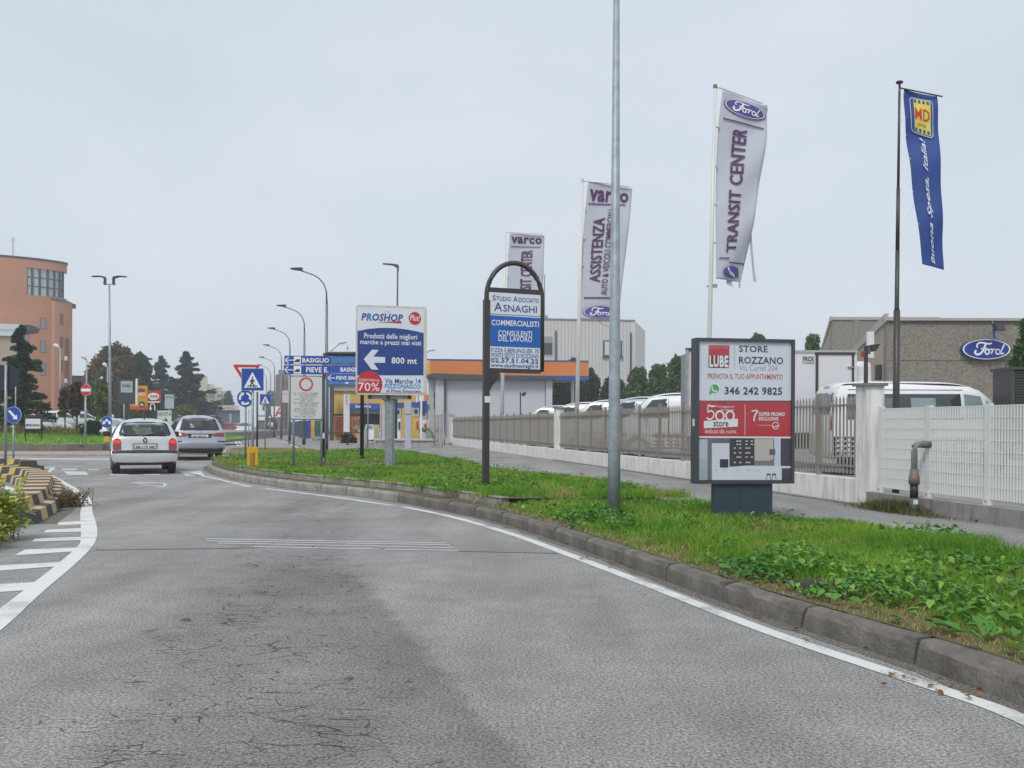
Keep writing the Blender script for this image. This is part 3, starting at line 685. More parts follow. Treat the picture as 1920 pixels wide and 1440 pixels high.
B.text('STORE', (1386, 648, 1440, 660.5), .006, blackp, .02); B.text('ROZZANO', (1386, 669, 1469, 682.5), .006, blackp, .02); B.text('Via Curiel 204', (1386, 684, 1458.5, 695.5), .006, M('grey_print'  , (.3, .3, .33)), -.006)
B.text('PRENOTA IL TUO APPUNTAMENTO', (1327, 701, 1468, 711), .006, redp, .01)
grn = M('green_print', (.05, .36, .06), .4)
B.shape('phone_bubble', fillpoly(ell(.5, .5, .5, .5)), (1330, 719, 1350, 739), .006, M('white_print_rim', (.8, .82, .83))); B.shape('phone_bubble', fillpoly(ell(.5, .5, .43, .43)), (1330, 719, 1350, 739), .0052, grn)
B.poly('bubble_tail', [(1331, 732), (1336, 738), (1330, 740)], .0058, grn)
B.shape('handset', strokes([([(.28, .72), (.26, .55), (.40, .34), (.62, .24), (.74, .27)], .13), ([(.24, .74), (.36, .66)], .14), ([(.62, .36), (.74, .26)], .14)]), (1330, 719, 1350, 739), .0045, whitep)
B.text('346 242 9825', (1359, 725.5, 1467, 740.5), .006, M('navy_black_print', (.03, .035, .06)), .03)
B.shape('lettering', strokes([([(.95, .93), (.55, .9), (.25, .97), (.2, .55), (.55, .62), (.85, .42), (.6, .1), (.2, .08), (.08, .2)], .11)]), (1324, 759, 1342, 788), .005, whitep)
for x in (1341, 1360): B.shape('lettering', ring(.5, .5, .33, .5, 1, 24), (x, 769, x + 18, 790), .005, whitep)
B.text('Festeggiamo', (1343, 760, 1377, 765.5), .005, whitep); B.text('Insieme', (1353, 766, 1376, 770), .005, whitep)
B.poly('label_strip', [(1320, 789.5), (1384, 785), (1383.5, 800), (1320, 803)], .004, whitep); B.text('store', (1338, 789, 1366, 800), .003, blackp, .02)
B.text('dedicati alla cucina', (1322, 804.5, 1381, 812.5), .005, whitep, .0)
B.poly('divider_line', [(1397, 758), (1397.8, 758), (1397.4, 816), (1396.6, 816)], .005, whitep)
B.shape('lettering', strokes([([(.05, .9), (.5, .97), (.95, .95)], .12), ([(.95, .95), (.5, .5), (.4, .02)], .2)]), (1409, 769, 1422, 790), .005, whitep)
B.text('SUPER PROMO', (1423, 773, 1472, 780), .005, whitep, .03); B.text('ESCLUSIVE', (1423, 782, 1460, 788.5), .005, whitep, .03)
B.text('IN COLLABORAZIONE', (1420, 796.5, 1446, 798.5), .005, whitep); B.shape('badge', ring(.5, .5, .4, .5), (1448, 791, 1461, 805), .005, whitep); B.poly('badge_bar', [(1450, 800), (1459, 797), (1459, 799), (1450, 802)], .005, whitep)
B.poly('white_band', [(1311, 818), (1485, 819), (1485, 822), (1311, 821)], .0075, whitep)
# kitchen photograph on the poster, a flat print
def pr(pts, col, y=.006, nm='printed_photo'):
    return B.poly(nm, pts, y, M('print_%02x%02x%02x' % tuple(int(c * 255) for c in col), col, .4, 0, .06, 3))
q = lambda x0, y0, x1, y1: [(x0, y0), (x1, y0), (x1, y1), (x0, y1)]
pr(q(1311, 822, 1485, 900), (.20, .20, .22), .0078); pr(q(1311, 824, 1328, 900), (.46, .52, .58), .007); pr(q(1311, 876, 1328, 900), (.36, .42, .47)); pr(q(1311, 860, 1328, 876), (.40, .48, .42))
pr(q(1327, 823, 1335, 900), (.16, .16, .20)); pr(q(1335, 831, 1368, 878), (.66, .68, .76)); pr(q(1335, 823, 1370, 831), (.13, .13, .16)); pr(q(1350, 861, 1366, 877), (.03, .03, .04), .0052)
pr(q(1368, 822, 1415, 875), (.045, .04, .05)); pr(q(1415, 823, 1450, 862), (.52, .46, .43)); pr(q(1415, 860, 1445, 864), (.5, .45, .42), .005)
pr(q(1452, 822, 1464, 876), (.55, .62, .74), .0055); pr(q(1464, 822, 1485, 900), (.06, .05, .07), .0056); pr(q(1443, 842, 1454, 853), (.12, .11, .12), .005)
pr([(1335, 878), (1400, 873), (1485, 874), (1475, 900), (1335, 900)], (.68, .70, .77), .0054); pr(q(1466, 878, 1485, 900), (.05, .05, .06), .005)
for yy in (826, 832, 839, 848, 856, 866):
    for x in (1376, 1381, 1386, 1398, 1403, 1408):
        if (x * 7 + yy) % 3: pr(q(x, yy, x + 4, yy + 2.3), (.62, .62, .62), .004, 'printed_shelf_item')
for x in (1340, 1356, 1380, 1400, 1420): pr(q(x, 881, x + 6, 881.8), (.12, .12, .14), .0045, 'printed_handle')
for x in (1438, 1448): pr([(x, 888), (x + 7, 888), (x + 8, 900), (x + 7, 900), (x + 6, 891), (x + 1, 891), (x, 900), (x - 1, 900)], (.03, .03, .04), .0045, 'printed_stool')

# ------------------------------------------------------------------ arched accountant's sign
g = gz(911, 919, .2)
B = Board('arched_sign', 'dark brown arched post sign with blue and white accountancy panel', 'sign', 911, g.y, R(20), .18)
rr0 = B.loc(911, 697); lx = lambda a, b: B.loc(a, b)
x1, zt = lx(1016.5, 550); zs = lx(911, 540)[1]; wr = (x1 - 0) / 2; zb_ = lx(1016, 697)[1]
ztop = lx(962, 493)[1]
arch = [(0, 0, -.05), (0, 0, zs - .15)] + [(wr - wr * math.cos(R(a)), 0, zs - .15 + (ztop - zs + .15) * math.sin(R(a))) for a in range(9, 172, 9)] + [(x1, 0, zs - .15), (x1, 0, zb_)]
MB().tube(arch, .043, 10).build('arched_frame', brownm, B.e, True)
MB().box(-.05, .05, -.05, .05, -.05, zs - .2).build('post', brownm, B.e)
bx = B.rect(915, 546, 1013, 694)
MB().box(.04, x1 - .03, -.035, .035, bx[1] - .05, bx[3] + .04).build('panel_frame', brownm, B.e)
MB().prism([(.05, bx[1] - .05), (.05, bx[1] - .38), (.10, bx[1] - .28), (.22, bx[1] - .14), (.24, bx[1] - .05)], -.03, .03).build('bracket', brownm, B.e)
navy = M('navy_letter', (.025, .06, .26), .4)
B.poly('panel', [(915.5, 548), (1012, 554), (1011, 693), (914.5, 690)], -.038, paper)
B.poly('blue_panel', [(915, 591), (1012, 597), (1011.5, 653), (915, 649)], -.041, M('bright_blue_print', (.01, .11, .42), .4))
B.poly('rule', [(915, 588), (1012, 593.5), (1012, 594.5), (915, 589)], -.041, navy)
Z = -.044
for tx_, r_ in (('S', (922, 553.8, 928, 563.6)), ('TUDIO', (929, 556.6, 957, 564.8)), ('A', (961, 556.2, 969, 566)), ('SSOCIATO', (970, 559.3, 1008.5, 567.6))): B.text(tx_, r_, Z, navy, .0)
B.text('SNAGHI', (942, 573, 1005, 586), Z, navy, .005); B.text('A', (925, 567.5, 940, 583.5), Z, navy, .005)
B.text('COMMERCIALISTI', (920, 601.5, 1008.5, 612), Z, whitep, .015); B.text('CONSULENTI', (932.5, 620.5, 996, 631), Z, whitep, .01); B.text('DEL LAVORO', (933, 630.5, 996, 641), Z, whitep, .01)
B.text('P.ZZA E.BERLINGUER, 70', (920, 654, 1008.5, 662.5), Z, navy); B.text('PONTE SESTO DI ROZZANO', (920, 663, 1008.5, 671.5), Z, navy)
B.text('02.57.51.04.22', (919, 672.5, 1008, 681), Z, navy, .02); B.text('www.studioasnaghi.it', (919, 682, 1008, 691.5), Z, navy, .01)
B.box('sticker', (906.5, 743, 917.2, 755), -.064, -.057, white)

# ------------------------------------------------------------------ PROSHOP billboard
g = gz(731, 877, .21); B = Board('billboard', 'tall white framed billboard with blue shop advert and left arrow on one grey post', 'billboard', 731, g.y, R(15), .18)
B.box('post', (724, 742, 736.5, 879), .05, .25, galv); B.box('post_flange', (736.5, 742, 741, 874), .09, .2, M('blue_grey_steel', (.22, .29, .34), .5, .2)); 
B.box('cross_beam', (690, 741, 772, 748), .02, .14, galv)
for x in (694, 728, 768): B.box('clamp', (x - 3, 737, x + 3, 748), -.01, .02, darkm)
MB().beam((B.loc(728, 750)[0] + .2, .12, B.loc(728, 766)[1]), (B.loc(716, 744)[0], .12, B.loc(728, 746)[1]), .03).build('brace', galv, B.e)
cream = M('cream_frame', (.60, .57, .52), .5, 0, .08, 4, dirt=.25)
a, z0, c, z1 = B.rect(667, 574, 799.5, 741)
MB().prism([(a + x * (c - a), z0 + y * (z1 - z0)) for x, y in rrect(0, 0, 1, 1, .03)], -.05, .02).build('frame', cream, B.e)
B.poly('face', [(670.5, 576), (795.5, 580), (793.5, 737), (669.5, 736)], -.055, paper)
nb = M('royal_print', (.018, .055, .24), .4, 0, .05)
B.poly('blue_panel', [(670, 621), (690, 617), (715, 615), (740, 615.5), (765, 618.5), (780, 621.5), (794.5, 625), (793.5, 704), (712, 704), (669.5, 704)], -.058, nb)
B.text('PROSHOP', (677, 588.5, 755, 602.5), -.06, navy, .03, .2); B.text('R', (687.5, 588.5, 696, 600), -.0625, M('cyan_print', (.02, .25, .6)), .03, .2)
B.shape('roof_line', strokes([([(0, 0), (.5, 1)], .05), ([(.5, 1), (1, .1)], .05)]), (718, 583.5, 733, 590), -.06, M('cyan_print'  , (.02, .25, .6)))
B.poly('red_swoosh', [(704, 604.5), (752, 602.5), (752, 607), (730, 605.5)], -.06, redp)
B.shape('round_logo', fillpoly(ell(.5, .5, .5, .5)), (765.5, 585.5, 789, 609.5), -.06, redp); B.text('Plus!', (767.5, 590.5, 787.5, 602), -.063, whitep, .01, .3)
B.text('Prodotti delle migliori', (682.5, 626, 781.5, 639), -.061, whitep, .012); B.text('marche a prezzi mai visti', (675, 638, 788.5, 649.5), -.061, whitep, .012)
B.poly('arrow', [(681.5, 673.5), (697, 656), (709.5, 656.5), (699.5, 669), (721.5, 670), (721.5, 680.5), (700, 680.5), (709, 693.5), (696, 693)], -.061, paper)
B.text('800 mt', (733.5, 670.5, 781, 682.5), -.061, whitep, .02)
B.poly('lower_panel', [(700, 703.5), (793.7, 707), (793.4, 737), (700, 736.5)], -.059, paper)
pts = [(669.5, 736.2), (669.5, 697)] + [(692 + 24.5 * math.cos(R(k)), 721 - 25.5 * math.sin(R(k))) for k in range(155, -40, -12)] + [(715, 736.4)]
B.poly('red_disc', pts, -.062, redp); B.text('70%', (671, 717.5, 711, 733.5), -.065, whitep, .005); B.text('SCONTI FINO AL', (672.5, 710.5, 711, 715.5), -.065, whitep, .01)
B.text('Via Marche 14', (721, 710, 788, 719.5), -.065, navy, .01); B.text('FIZZONASCO', (721, 720.5, 788, 728.5), -.065, M('sky_print', (.03, .22, .55)), .02); B.text('di Pieve Emanuele', (723.5, 730.5, 788, 736), -.065, navy, .01)
B.box('edge_strip', (793.5, 590, 799, 738), -.062, -.051, cream)

# ------------------------------------------------------------------ road sign helpers
def rpost(b, px, y0, y1, w=3.2, base=None, mat=None, yo=.05, name='post'):
    """round post between picture rows"""
    x, z1 = b.loc(px, y0); _, z0 = b.loc(px, y1); r = w / F * b.o.y / 2
    return MB().tube([(x, yo, z0 - .05), (x, yo, z1)], r, 10).build(name, mat or galv, b.e, True)
def signdisc(b, r, y, mat, rim=steelback, name='sign_face'):
    cx, cz = (b.rect(*r)[0] + b.rect(*r)[2]) / 2, (b.rect(*r)[1] + b.rect(*r)[3]) / 2; rd = (b.rect(*r)[2] - b.rect(*r)[0]) / 2; rz = (b.rect(*r)[3] - b.rect(*r)[1]) / 2
    MB().prism([(cx + rd * math.cos(t), cz + rz * math.sin(t)) for t in [2 * math.pi * k / 32 for k in range(32)]], y, y + .02).build('sign_plate', rim, b.e)
    return MB().add([(cx + rd * .97 * math.cos(2 * math.pi * k / 32), y - .003, cz + rz * .97 * math.sin(2 * math.pi * k / 32)) for k in range(32)], [tuple(range(32))]).build(name, mat, b.e)
# pedestrian pictogram in unit square
def walker(b, r, y, mat):
    b.shape('walker', strokes([([(.50, .62), (.47, .36)], .14), ([(.48, .38), (.40, .22), (.32, .04)], .075), ([(.48, .38), (.58, .22), (.70, .05)], .075), ([(.50, .60), (.38, .50), (.34, .40)], .06), ([(.50, .60), (.62, .50), (.64, .40)], .06)]), r, y, mat)
    b.shape('walker', fillpoly(ell(.51, .73, .055, .065, 14)), r, y, mat)
    for k in (-2, -1.15, -.35, .45, 1.25, 2.05): b.shape('zebra_bar', fillpoly([(.5 + k * .16 - .03 + k * .012, .02), (.5 + k * .16 + .045 + k * .012, .02), (.5 + k * .13 + .03, .17), (.5 + k * .13 - .03, .17)]), r, y + .0006, mat)
# nose of the verge
g = gz(473.5, 881, .2); B = Board('pedestrian_sign', 'nearer square blue pedestrian crossing sign with yellow plate at the verge tip', 'road sign', 473.5, g.y, R(6), .17)
rpost(B, 473.5, 700, 881, 4.4); B.box('sign_plate', (452.6, 690.5, 494.5, 732.5), -.01, .012, steelback); B.box('sign_face', (453.8, 691.6, 493.4, 731.2), -.014, -.0105, bluep)
B.poly('white_triangle', [(473.5, 697.5), (489.5, 727), (457.5, 727)], -.018, whitep); walker(B, (460, 701, 487, 726.5), -.022, blackp)
yel = M('yellow_plate', (.60, .33, .01), .45, 0, .08); B.box('yellow_plate', (463.2, 838, 483.6, 873), -.01, .01, yel, bevel=.004)
MB().tube([(0, .03, .1), (0, .03, .45)], .075, 10).build('plate_core', M('ochre_side', (.32, .18, .02), .6), B.e)
g = gz(460.2, 867, .2); B = Board('yield_sign', 'red bordered yield triangle above a round blue roundabout sign behind the crossing sign', 'road sign', 460.2, g.y, R(2), .17)
rpost(B, 460.2, 700, 867, 3.4)
tri = [(438.5, 683.3), (487.5, 684.3), (485.5, 688), (464, 725), (461.5, 725), (437.5, 686)]
B.poly('sign_plate', tri, .0, steelback, y2=.02); B.poly('red_border', tri, -.004, redp); B.poly('sign_face', [(446, 689), (480, 689), (462.7, 717)], -.008, whitep)
signdisc(B, (444.3, 731, 475.5, 763.2), -.005, bluep)
for k in range(3):
    a0 = 100 + 120 * k; B.shape('arrow', ring(.5, .5, .26, .38, 1, 10, a0 - 92, a0 - 25), (444.3, 731, 475.5, 763.2), -.0125, whitep)
    t_ = R(a0 - 92); m_ = lambda r_, a: (.5 + r_ * math.cos(a), .5 + r_ * math.sin(a))
    B.shape('arrow', fillpoly([m_(.19, t_), m_(.45, t_), m_(.33, t_ - .5)]), (444.3, 731, 475.5, 763.2), -.0125, whitep)
# restriction panel
g = gz(577, 879, .2); B = Board('restriction_sign', 'white lorry-ban hours panel with red ring standing on two grey posts', 'road sign', 577, 24.0, R(4), .19)
rpost(B, 550.5, 705, 877, 4.2); rpost(B, 603, 705, 884, 4.2)
a, z0, c, z1 = B.rect(542.8, 704, 606, 787.5); un = lambda x, y: (a + x * (c - a), z0 + y * (z1 - z0))
MB().prism([un(*p) for p in rrect(0, 0, 1, 1, .05)], .0, .02).build('sign_plate', steelback, B.e)
MB().prism([un(*p) for p in rrect(.012, .01, .988, .99, .045)], -.003, -.0005).build('dark_border', darkm, B.e)
MB().prism([un(*p) for p in rrect(.035, .025, .965, .975, .04)], -.006, -.0035).build('sign_face', M('sign_white', (.56, .58, .57), .4, 0, .04), B.e)
B.shape('red_ring', ring(.5, .5, .38, .5), (560.8, 707.5, 587.2, 733.5), -.009, redp)
gt = M('dark_grey_print', (.10, .10, .11))
for k, (tx, x0, x1) in enumerate((('DAL 1 OTTOBRE AL 31 DICEMBRE', 550, 596.5), ('A   M   DAL LUNEDI AL VENERDI', 553, 594), ('DALLE ORE 7,30 ALLE 19,30', 563, 595), ('EURO 0   BENZINA  EURO 1', 553, 589), ('DIESEL   EURO 2', 563, 587),
        ('DAL 1 GENNAIO AL 31 DICEMBRE', 550, 596.5), ('M   DAL LUNEDI AL VENERDI', 559, 594), ('DALLE ORE 7,30 ALLE 19,30', 563, 595), ('EURO 0   MOTOCICLI', 553, 588), ('DAL 1 OTTOBRE AL 31 MARZO', 551, 594), ('M   DAL LUNEDI AL VENERDI', 559, 591), ('DALLE ORE 8,30 ALLE 18,00', 563, 592), ('EURO 3   DIESEL   EURO 3', 553, 588))):
    B.text(tx, (x0, 736.2 + k * 3.65, x1, 738.7 + k * 3.65), -.0095, gt, .0)
# blue direction arrows on the lamp pole and in front
def direction(b, r, txt, tr, arrow=True, lorry=True, y=0):
    x0, y0, x1, y1 = r; h = y1 - y0
    b.box('direction_plate', r, y, y + .03, steelback); b.box('blue_face', (x0 + .5, y0 + .6, x1 - .5, y1 - .8), y - .004, y - .001, bluep)
    if arrow: b.shape('arrow', strokes([([(.02, .5), (.98, .5)], .13), ([(.42, .95), (.03, .5), (.42, .05)], .13)]), (x0 + 2, y0 + 2, x0 + 2 + h * .9, y1 - 2), y - .008, whitep)
    if lorry:
        b.box('white_square', (x0 + h * 1.08, y0 + 1.5, x0 + h * 1.9, y1 - 1.5), y - .007, y - .0045, whitep)
        u = x0 + h * 1.15; b.poly('lorry_symbol', [(u, y1 - 5.5), (u + 2.2, y1 - 8), (u + 4, y1 - 8), (u + 4, y1 - 10), (u + 10.3, y1 - 10), (u + 10.3, y1 - 4.5), (u, y1 - 4.5)], y - .009, blackp)
    b.text(txt, tr, y - .008, whitep, .03)
B = Board('direction_sign', 'pair of blue direction arrow plates with lorry symbols above the white hours panel', 'road sign', 577, 25.4, R(3), .18)
rpost(B, 542.5, 672, 830, 2.6); rpost(B, 609.5, 672, 870, 2.6, yo=.1)
direction(B, (533, 667, 621.5, 683.5), 'BASIGLIO', (567, 671.2, 617, 680)); direction(B, (532, 684.8, 620.5, 702), 'PIEVE E.', (574, 688.5, 616, 698.5))
lampg = M('lamp_steel', (.16, .18, .20), .5, .3, .15, 6)
def lamp(px, top, label, Y=None, arm=1, h=None, X=None, group='street lamps along the right side of the road'):
    Y = Y or F * 7.12 / (797.5 - top); X = XZ(px, Y); t = thing('street_lamp', label, 'street lamp', (X, Y, .14), 0, group); s = arm
    H = 8.25
    MB().tube([(0, 0, .5), (0, 0, 3), (0, 0, 6.6)], [.085, .075, .055], 10).build('pole', lampg, t, True)
    MB().tube([(0, 0, -.02), (0, 0, .55)], .105, 10).build('base_sleeve', darkm, t, True)
    MB().tube([(0, 0, 6.6), (-.02 * s, 0, 7.15), (-.14 * s, 0, 7.5), (-.36 * s, 0, 7.75), (-.62 * s, 0, 7.9), (-1.15 * s, 0, 8.08)], [.045, .035, .032, .03, .03, .03], 8).build('arm', lampg, t, True)
    MB().add([(-1.1 * s, -.09, 8.06), (-1.1 * s, .09, 8.06), (-1.1 * s, .09, 8.22), (-1.1 * s, -.09, 8.22), (-1.62 * s, -.13, 8.14), (-1.62 * s, .13, 8.14), (-1.62 * s, .13, 8.19), (-1.62 * s, -.13, 8.19)],
             [(0, 1, 2, 3), (4, 7, 6, 5), (0, 4, 5, 1), (1, 5, 6, 2), (2, 6, 7, 3), (3, 7, 4, 0)]).build('lamp_head', darkm, t)
    return t
names = ('tallest, nearest curved-arm street lamp behind the blue direction plates', 'second nearest curved-arm street lamp in the row beyond the direction plates', 'third curved-arm street lamp in the receding row', 'fourth curved-arm street lamp in the receding row', 'fifth curved-arm street lamp in the receding row', 'sixth curved-arm street lamp, small and far down the street', 'farthest curved-arm street lamp down the street')
l0 = None
for (px, top), nm in zip(((611.5, 500), (570, 570), (543, 613), (527.5, 645), (514, 668), (507, 683), (499.5, 694)), names):
    if l0 is None: l0 = lamp(px, top, nm)
    else: Y = F * 7.12 / (797.5 - top); dup(l0, (XZ(px, Y), Y, .14), 0, nm)
Yd = F * 7.12 / 297.5 - .4
B = Board('direction_sign', 'farther pair of blue direction plates partly hidden behind the tall billboard', 'road sign', 640, Yd, R(-2), .14)
direction(B, (613, 684.5, 700, 700), 'BASIGLIO', (638.5, 689, 680, 697), False, False); direction(B, (613, 701, 700, 716.5), 'PIEVE EMANUELE', (630.5, 705, 694, 712.5), True, False)
rpost(B, 690, 686, 845, 2.6)
# black goal-shaped frame
g = gz(608, 861, .15); B = Board('sign_frame', 'empty black goal-shaped sign frame behind the white hours panel', 'sign frame', 608, 30.5, R(1), .15)
a = B.loc(608.3, 663); b_ = B.loc(679.5, 663); z1 = a[1]; rad = .06
MB().tube([(a[0], 0, 0), (a[0], 0, z1 - .12), (a[0] + .03, 0, z1 - .03), (a[0] + .12, 0, z1), (b_[0] - .12, 0, z1), (b_[0] - .03, 0, z1 - .03), (b_[0], 0, z1 - .12), (b_[0], 0, 0)], rad, 8).build('frame', blackp, B.e, True)
zz = B.loc(640, 811)[1]; MB().tube([(a[0], 0, zz), (b_[0], 0, zz)], .022, 6).build('cross_rail', blackp, B.e)
MB().prismz(ell(a[0], 0, .2, .2, 16), 0, .03).build('base_plate', darkm, B.e); B.box('white_band', (604.5, 812, 611, 822), -.066, -.06, white)
# second crossing sign, on the far island, and dark post
g = G(497, 841, .14); B = Board('pedestrian_sign', 'smaller, farther square blue crossing sign on the grassy island', 'road sign', 497, 42.5, R(2), .13)
rpost(B, 497, 745, 841, 2.2); B.box('sign_plate', (487.5, 739, 508, 759), -.02, .01, steelback); B.box('sign_face', (488, 739.5, 507.5, 758.5), -.026, -.021, bluep)
B.poly('white_triangle', [(497.7, 742.5), (505.5, 757), (490, 757)], -.032, whitep); walker(B, (491.5, 744, 504, 756.5), -.038, blackp)
B = Board('post', 'plain dark brown post rising behind the crossing sign at the verge tip', 'post', 482, 44, 0, .13); rpost(B, 482, 735, 838, 3.6, mat=brownm)
B = Board('post', 'thin grey post left of the dark brown post on the grassy island', 'post', 466, 45, 0, .13); rpost(B, 466, 768, 838, 1.8)
B = Board('pedestrian_sign', 'tiny farthest blue crossing sign beside the right pavement', 'road sign', 506, 92, 0, .14)
rpost(B, 506, 784, 816, 1.6); B.box('sign_plate', (503, 777, 509.5, 784.5), -.02, .01, steelback); B.box('sign_face', (503.2, 777.2, 509.3, 784.3), -.04, -.025, bluep); B.poly('white_triangle', [(506, 778.5), (508.5, 783.5), (503.7, 783.5)], -.06, whitep)

# ------------------------------------------------------------------ flags
def flag(name, label, ppx, ptop, tpx, Y, left, right, wave, mat, polemat, pw=(9, 6), arm_px=None, zb=.14, group=None, cap=None):
    o = Vector((XZ(ppx, Y), Y, zb)); t = thing(name, label, 'flag', o, 0, group)
    L = [P(a, b, Y) - o for a, b in left]; Rr = [P(a, b, Y) - o for a, b in right]
    def along(pl_, s):
        s = min(max(s, 0), 1) * (len(pl_) - 1); i = min(int(s), len(pl_) - 2); f = s - i
        p0, p1, p2, p3 = pl_[max(i - 1, 0)], pl_[i], pl_[i + 1], pl_[min(i + 2, len(pl_) - 1)]
        return .5 * ((2 * p1) + (p2 - p0) * f + (2 * p0 - 5 * p1 + 4 * p2 - p3) * f * f + (3 * p1 - p0 - 3 * p2 + p3) * f ** 3)
    def fn(s, v, off=0.):
        """s across 0..1, v down 0..1"""
        p = along(L, v) * (1 - s) + along(Rr, v) * s
        return (p.x, p.y + wave(s, v) - off, p.z)
    nx, ny = 16, 60; vs = [fn(i / nx, j / ny) for j in range(ny + 1) for i in range(nx + 1)]
    fs = [(j * (nx + 1) + i, j * (nx + 1) + i + 1, (j + 1) * (nx + 1) + i + 1, (j + 1) * (nx + 1) + i) for j in range(ny) for i in range(nx)]
    cl = MB().add(vs, fs).build('cloth', mat, t, True); sm = cl.modifiers.new('thickness', 'SOLIDIFY'); sm.thickness = .006
    zt = P(tpx, ptop, Y).z - zb; xt = P(tpx, ptop, Y).x - o.x; k = Y / F / 2
    MB().tube([(0, 0, 0), (xt * .5, 0, zt * .5), (xt, 0, zt)], [pw[0] * k, (pw[0] + pw[1]) / 2 * k, pw[1] * k], 12).build('pole', polemat, t, True)
    return t, fn
def rings(poly, k=10):
    P_ = []
    for a, b in zip(poly, list(poly[1:]) + [poly[0]]):
        n_ = max(1, int(math.hypot(b[0] - a[0], b[1] - a[1]) * 12)); P_ += [(a[0] + (b[0] - a[0]) * j / n_, a[1] + (b[1] - a[1]) * j / n_) for j in range(n_)]
    cx, cy = sum(p[0] for p in P_) / len(P_), sum(p[1] for p in P_) / len(P_); n = len(P_)
    v = [(cx + (x - cx) * (1 - r / k), cy + (y - cy) * (1 - r / k)) for r in range(k) for x, y in P_] + [(cx, cy)]
    f = [(r * n + i, r * n + (i + 1) % n, (r + 1) * n + (i + 1) % n, (r + 1) * n + i) for r in range(k - 1) for i in range(n)] + [((k - 1) * n + i, (k - 1) * n + (i + 1) % n, len(v) - 1) for i in range(n)]
    return v, f
def art(t, fn, vf, s0, s1, v0, v1, mat, rot=False, off=.02, name='lettering'):
    if len(vf[1]) == 1: vf = rings(vf[0])
    off = off * 1.3 + .012
    """unit-square mesh onto cloth; rot: text runs upward"""
    out = []
    for u, w in vf[0]:
        if rot: s, v = s0 + (1 - w) * (s1 - s0), v1 + u * (v0 - v1)
        else: s, v = s0 + u * (s1 - s0), v0 + (1 - w) * (v1 - v0)
        out.append(fn(s, v, off))
    return MB().add(out, vf[1]).build(name, mat, t)
cloth = M('white_flag_cloth', (.46, .48, .55), .8, 0, .06, 1.2); polew = M('white_pole', (.62, .61, .58), .4, 0, .05)
purple = M('purple_print', (.075, .012, .09), .6); violet = M('violet_logo', (.085, .075, .30), .5, 0, .25, 3)
def fordart(t, fn, s0, s1, v0, v1):
    cx, cv = (s0 + s1) / 2, (v0 + v1) / 2
    f2 = lambda vf: ([(.5 + x * .5, .5 + y / .42 * .5) for x, y in vf[0]], vf[1])
    art(t, fn, (ell(.5, .5, .5, .5), [tuple(range(SEG))]), s0, s1, v0, v1, violet, off=.02, name='oval_logo')
    art(t, fn, ring(.5, .5, .45, .475), s0, s1, v0, v1, whitep, off=.03, name='oval_rim'); art(t, fn, f2((SCRIPT[0], SCRIPT[1])), s0 + .02, s1 + .04, v0, v1, whitep, off=.035, name='logo_lettering')
def rungs(t, ys, x0f, x1f, mat=None):
    for z0, xa, xb in ys: MB().beam((xa, 0, z0), (xb, -.01, z0), .02).build('tie', mat or polew, t)
def vbar(s0, s1, v, th): return ([(0, 0), (1, 0), (1, 1), (0, 1)], [(0, 1, 2, 3)]), s0, s1, v, v + th
# flag 1: TRANSIT CENTER
wv = lambda s, v: .14 * math.sin(5 * v + 2.2 * s) * (v + .1) + .05 * math.sin(17 * v + 6 * s) * s
left1 = [(1355, 168), (1347, 240), (1343, 340), (1341, 440), (1340, 524)]; right1 = [(1439, 201), (1437, 260), (1422, 350), (1408, 440), (1390, 528)]
YF1 = 26.0
t, fn = flag('banner_flag', 'largest white banner flag, its lower edge torn, on white pole behind the poster light box', 1325, 161, 1341, YF1, left1, right1, wv, cloth, polew, (10, 6), group='white banner flags along the dealer yard')
fordart(t, fn, .06, .97, .045, .155)
q_, s0, s1, v0, v1 = vbar(.08, .93, .188, .008); art(t, fn, q_, s0, s1, v0, v1, purple, name='rule')
art(t, fn, textmesh('TRANSIT CENTER', .02), .30, .60, .225, .84, purple, True)
q_, s0, s1, v0, v1 = vbar(.1, .42, .865, .006); art(t, fn, q_, s0, s1, v0, v1, purple, name='rule'); q_, s0, s1, v0, v1 = vbar(.44, .98, .885, .006); art(t, fn, q_, s0, s1, v0, v1, purple, name='rule')
art(t, fn, (ell(.5, .5, .5, .5), [tuple(range(SEG))]), .25, .9, .905, .975, violet, name='oval_logo')
loc = lambda px, py, Y=YF1: P(px, py, Y) - Vector(t.location)
loc = lambda px, py, Y=YF1: P(px, py, Y) - Vector(t.location)
art(t, fn, strokes([([(.2, .95), (.35, .6), (.6, .4), (.75, .05)], .1), ([(.35, .45), (.5, .25), (.6, .3)], .08)]), .3, .85, .91, .97, whitep, off=.03, name='oval_rim')
MB().tube([tuple(loc(1342, 163)), tuple(loc(1355, 166)), tuple(loc(1430, 194))], .022, 8).build('top_arm', polew, t); MB().tube([tuple(loc(1341, 159)), tuple(loc(1341, 165))], .055, 10).build('pole_cap', M('bronze_cap', (.2, .14, .1), .5), t)
for py, xa, xb in ((238, 1338, 1349), (312, 1337, 1345), (383, 1335, 1343), (455, 1333, 1342)): MB().beam(loc(xa, py), loc(xb, py + 1), .035).build('tie', M('grey_tie', (.35, .35, .36)), t)
MB().beam(loc(1325, 537), loc(1343, 536), .04).build('tie', galv, t); MB().tube([tuple(loc(1341, 533)), tuple(loc(1341, 539))], .06, 8).build('counterweight', galv, t)
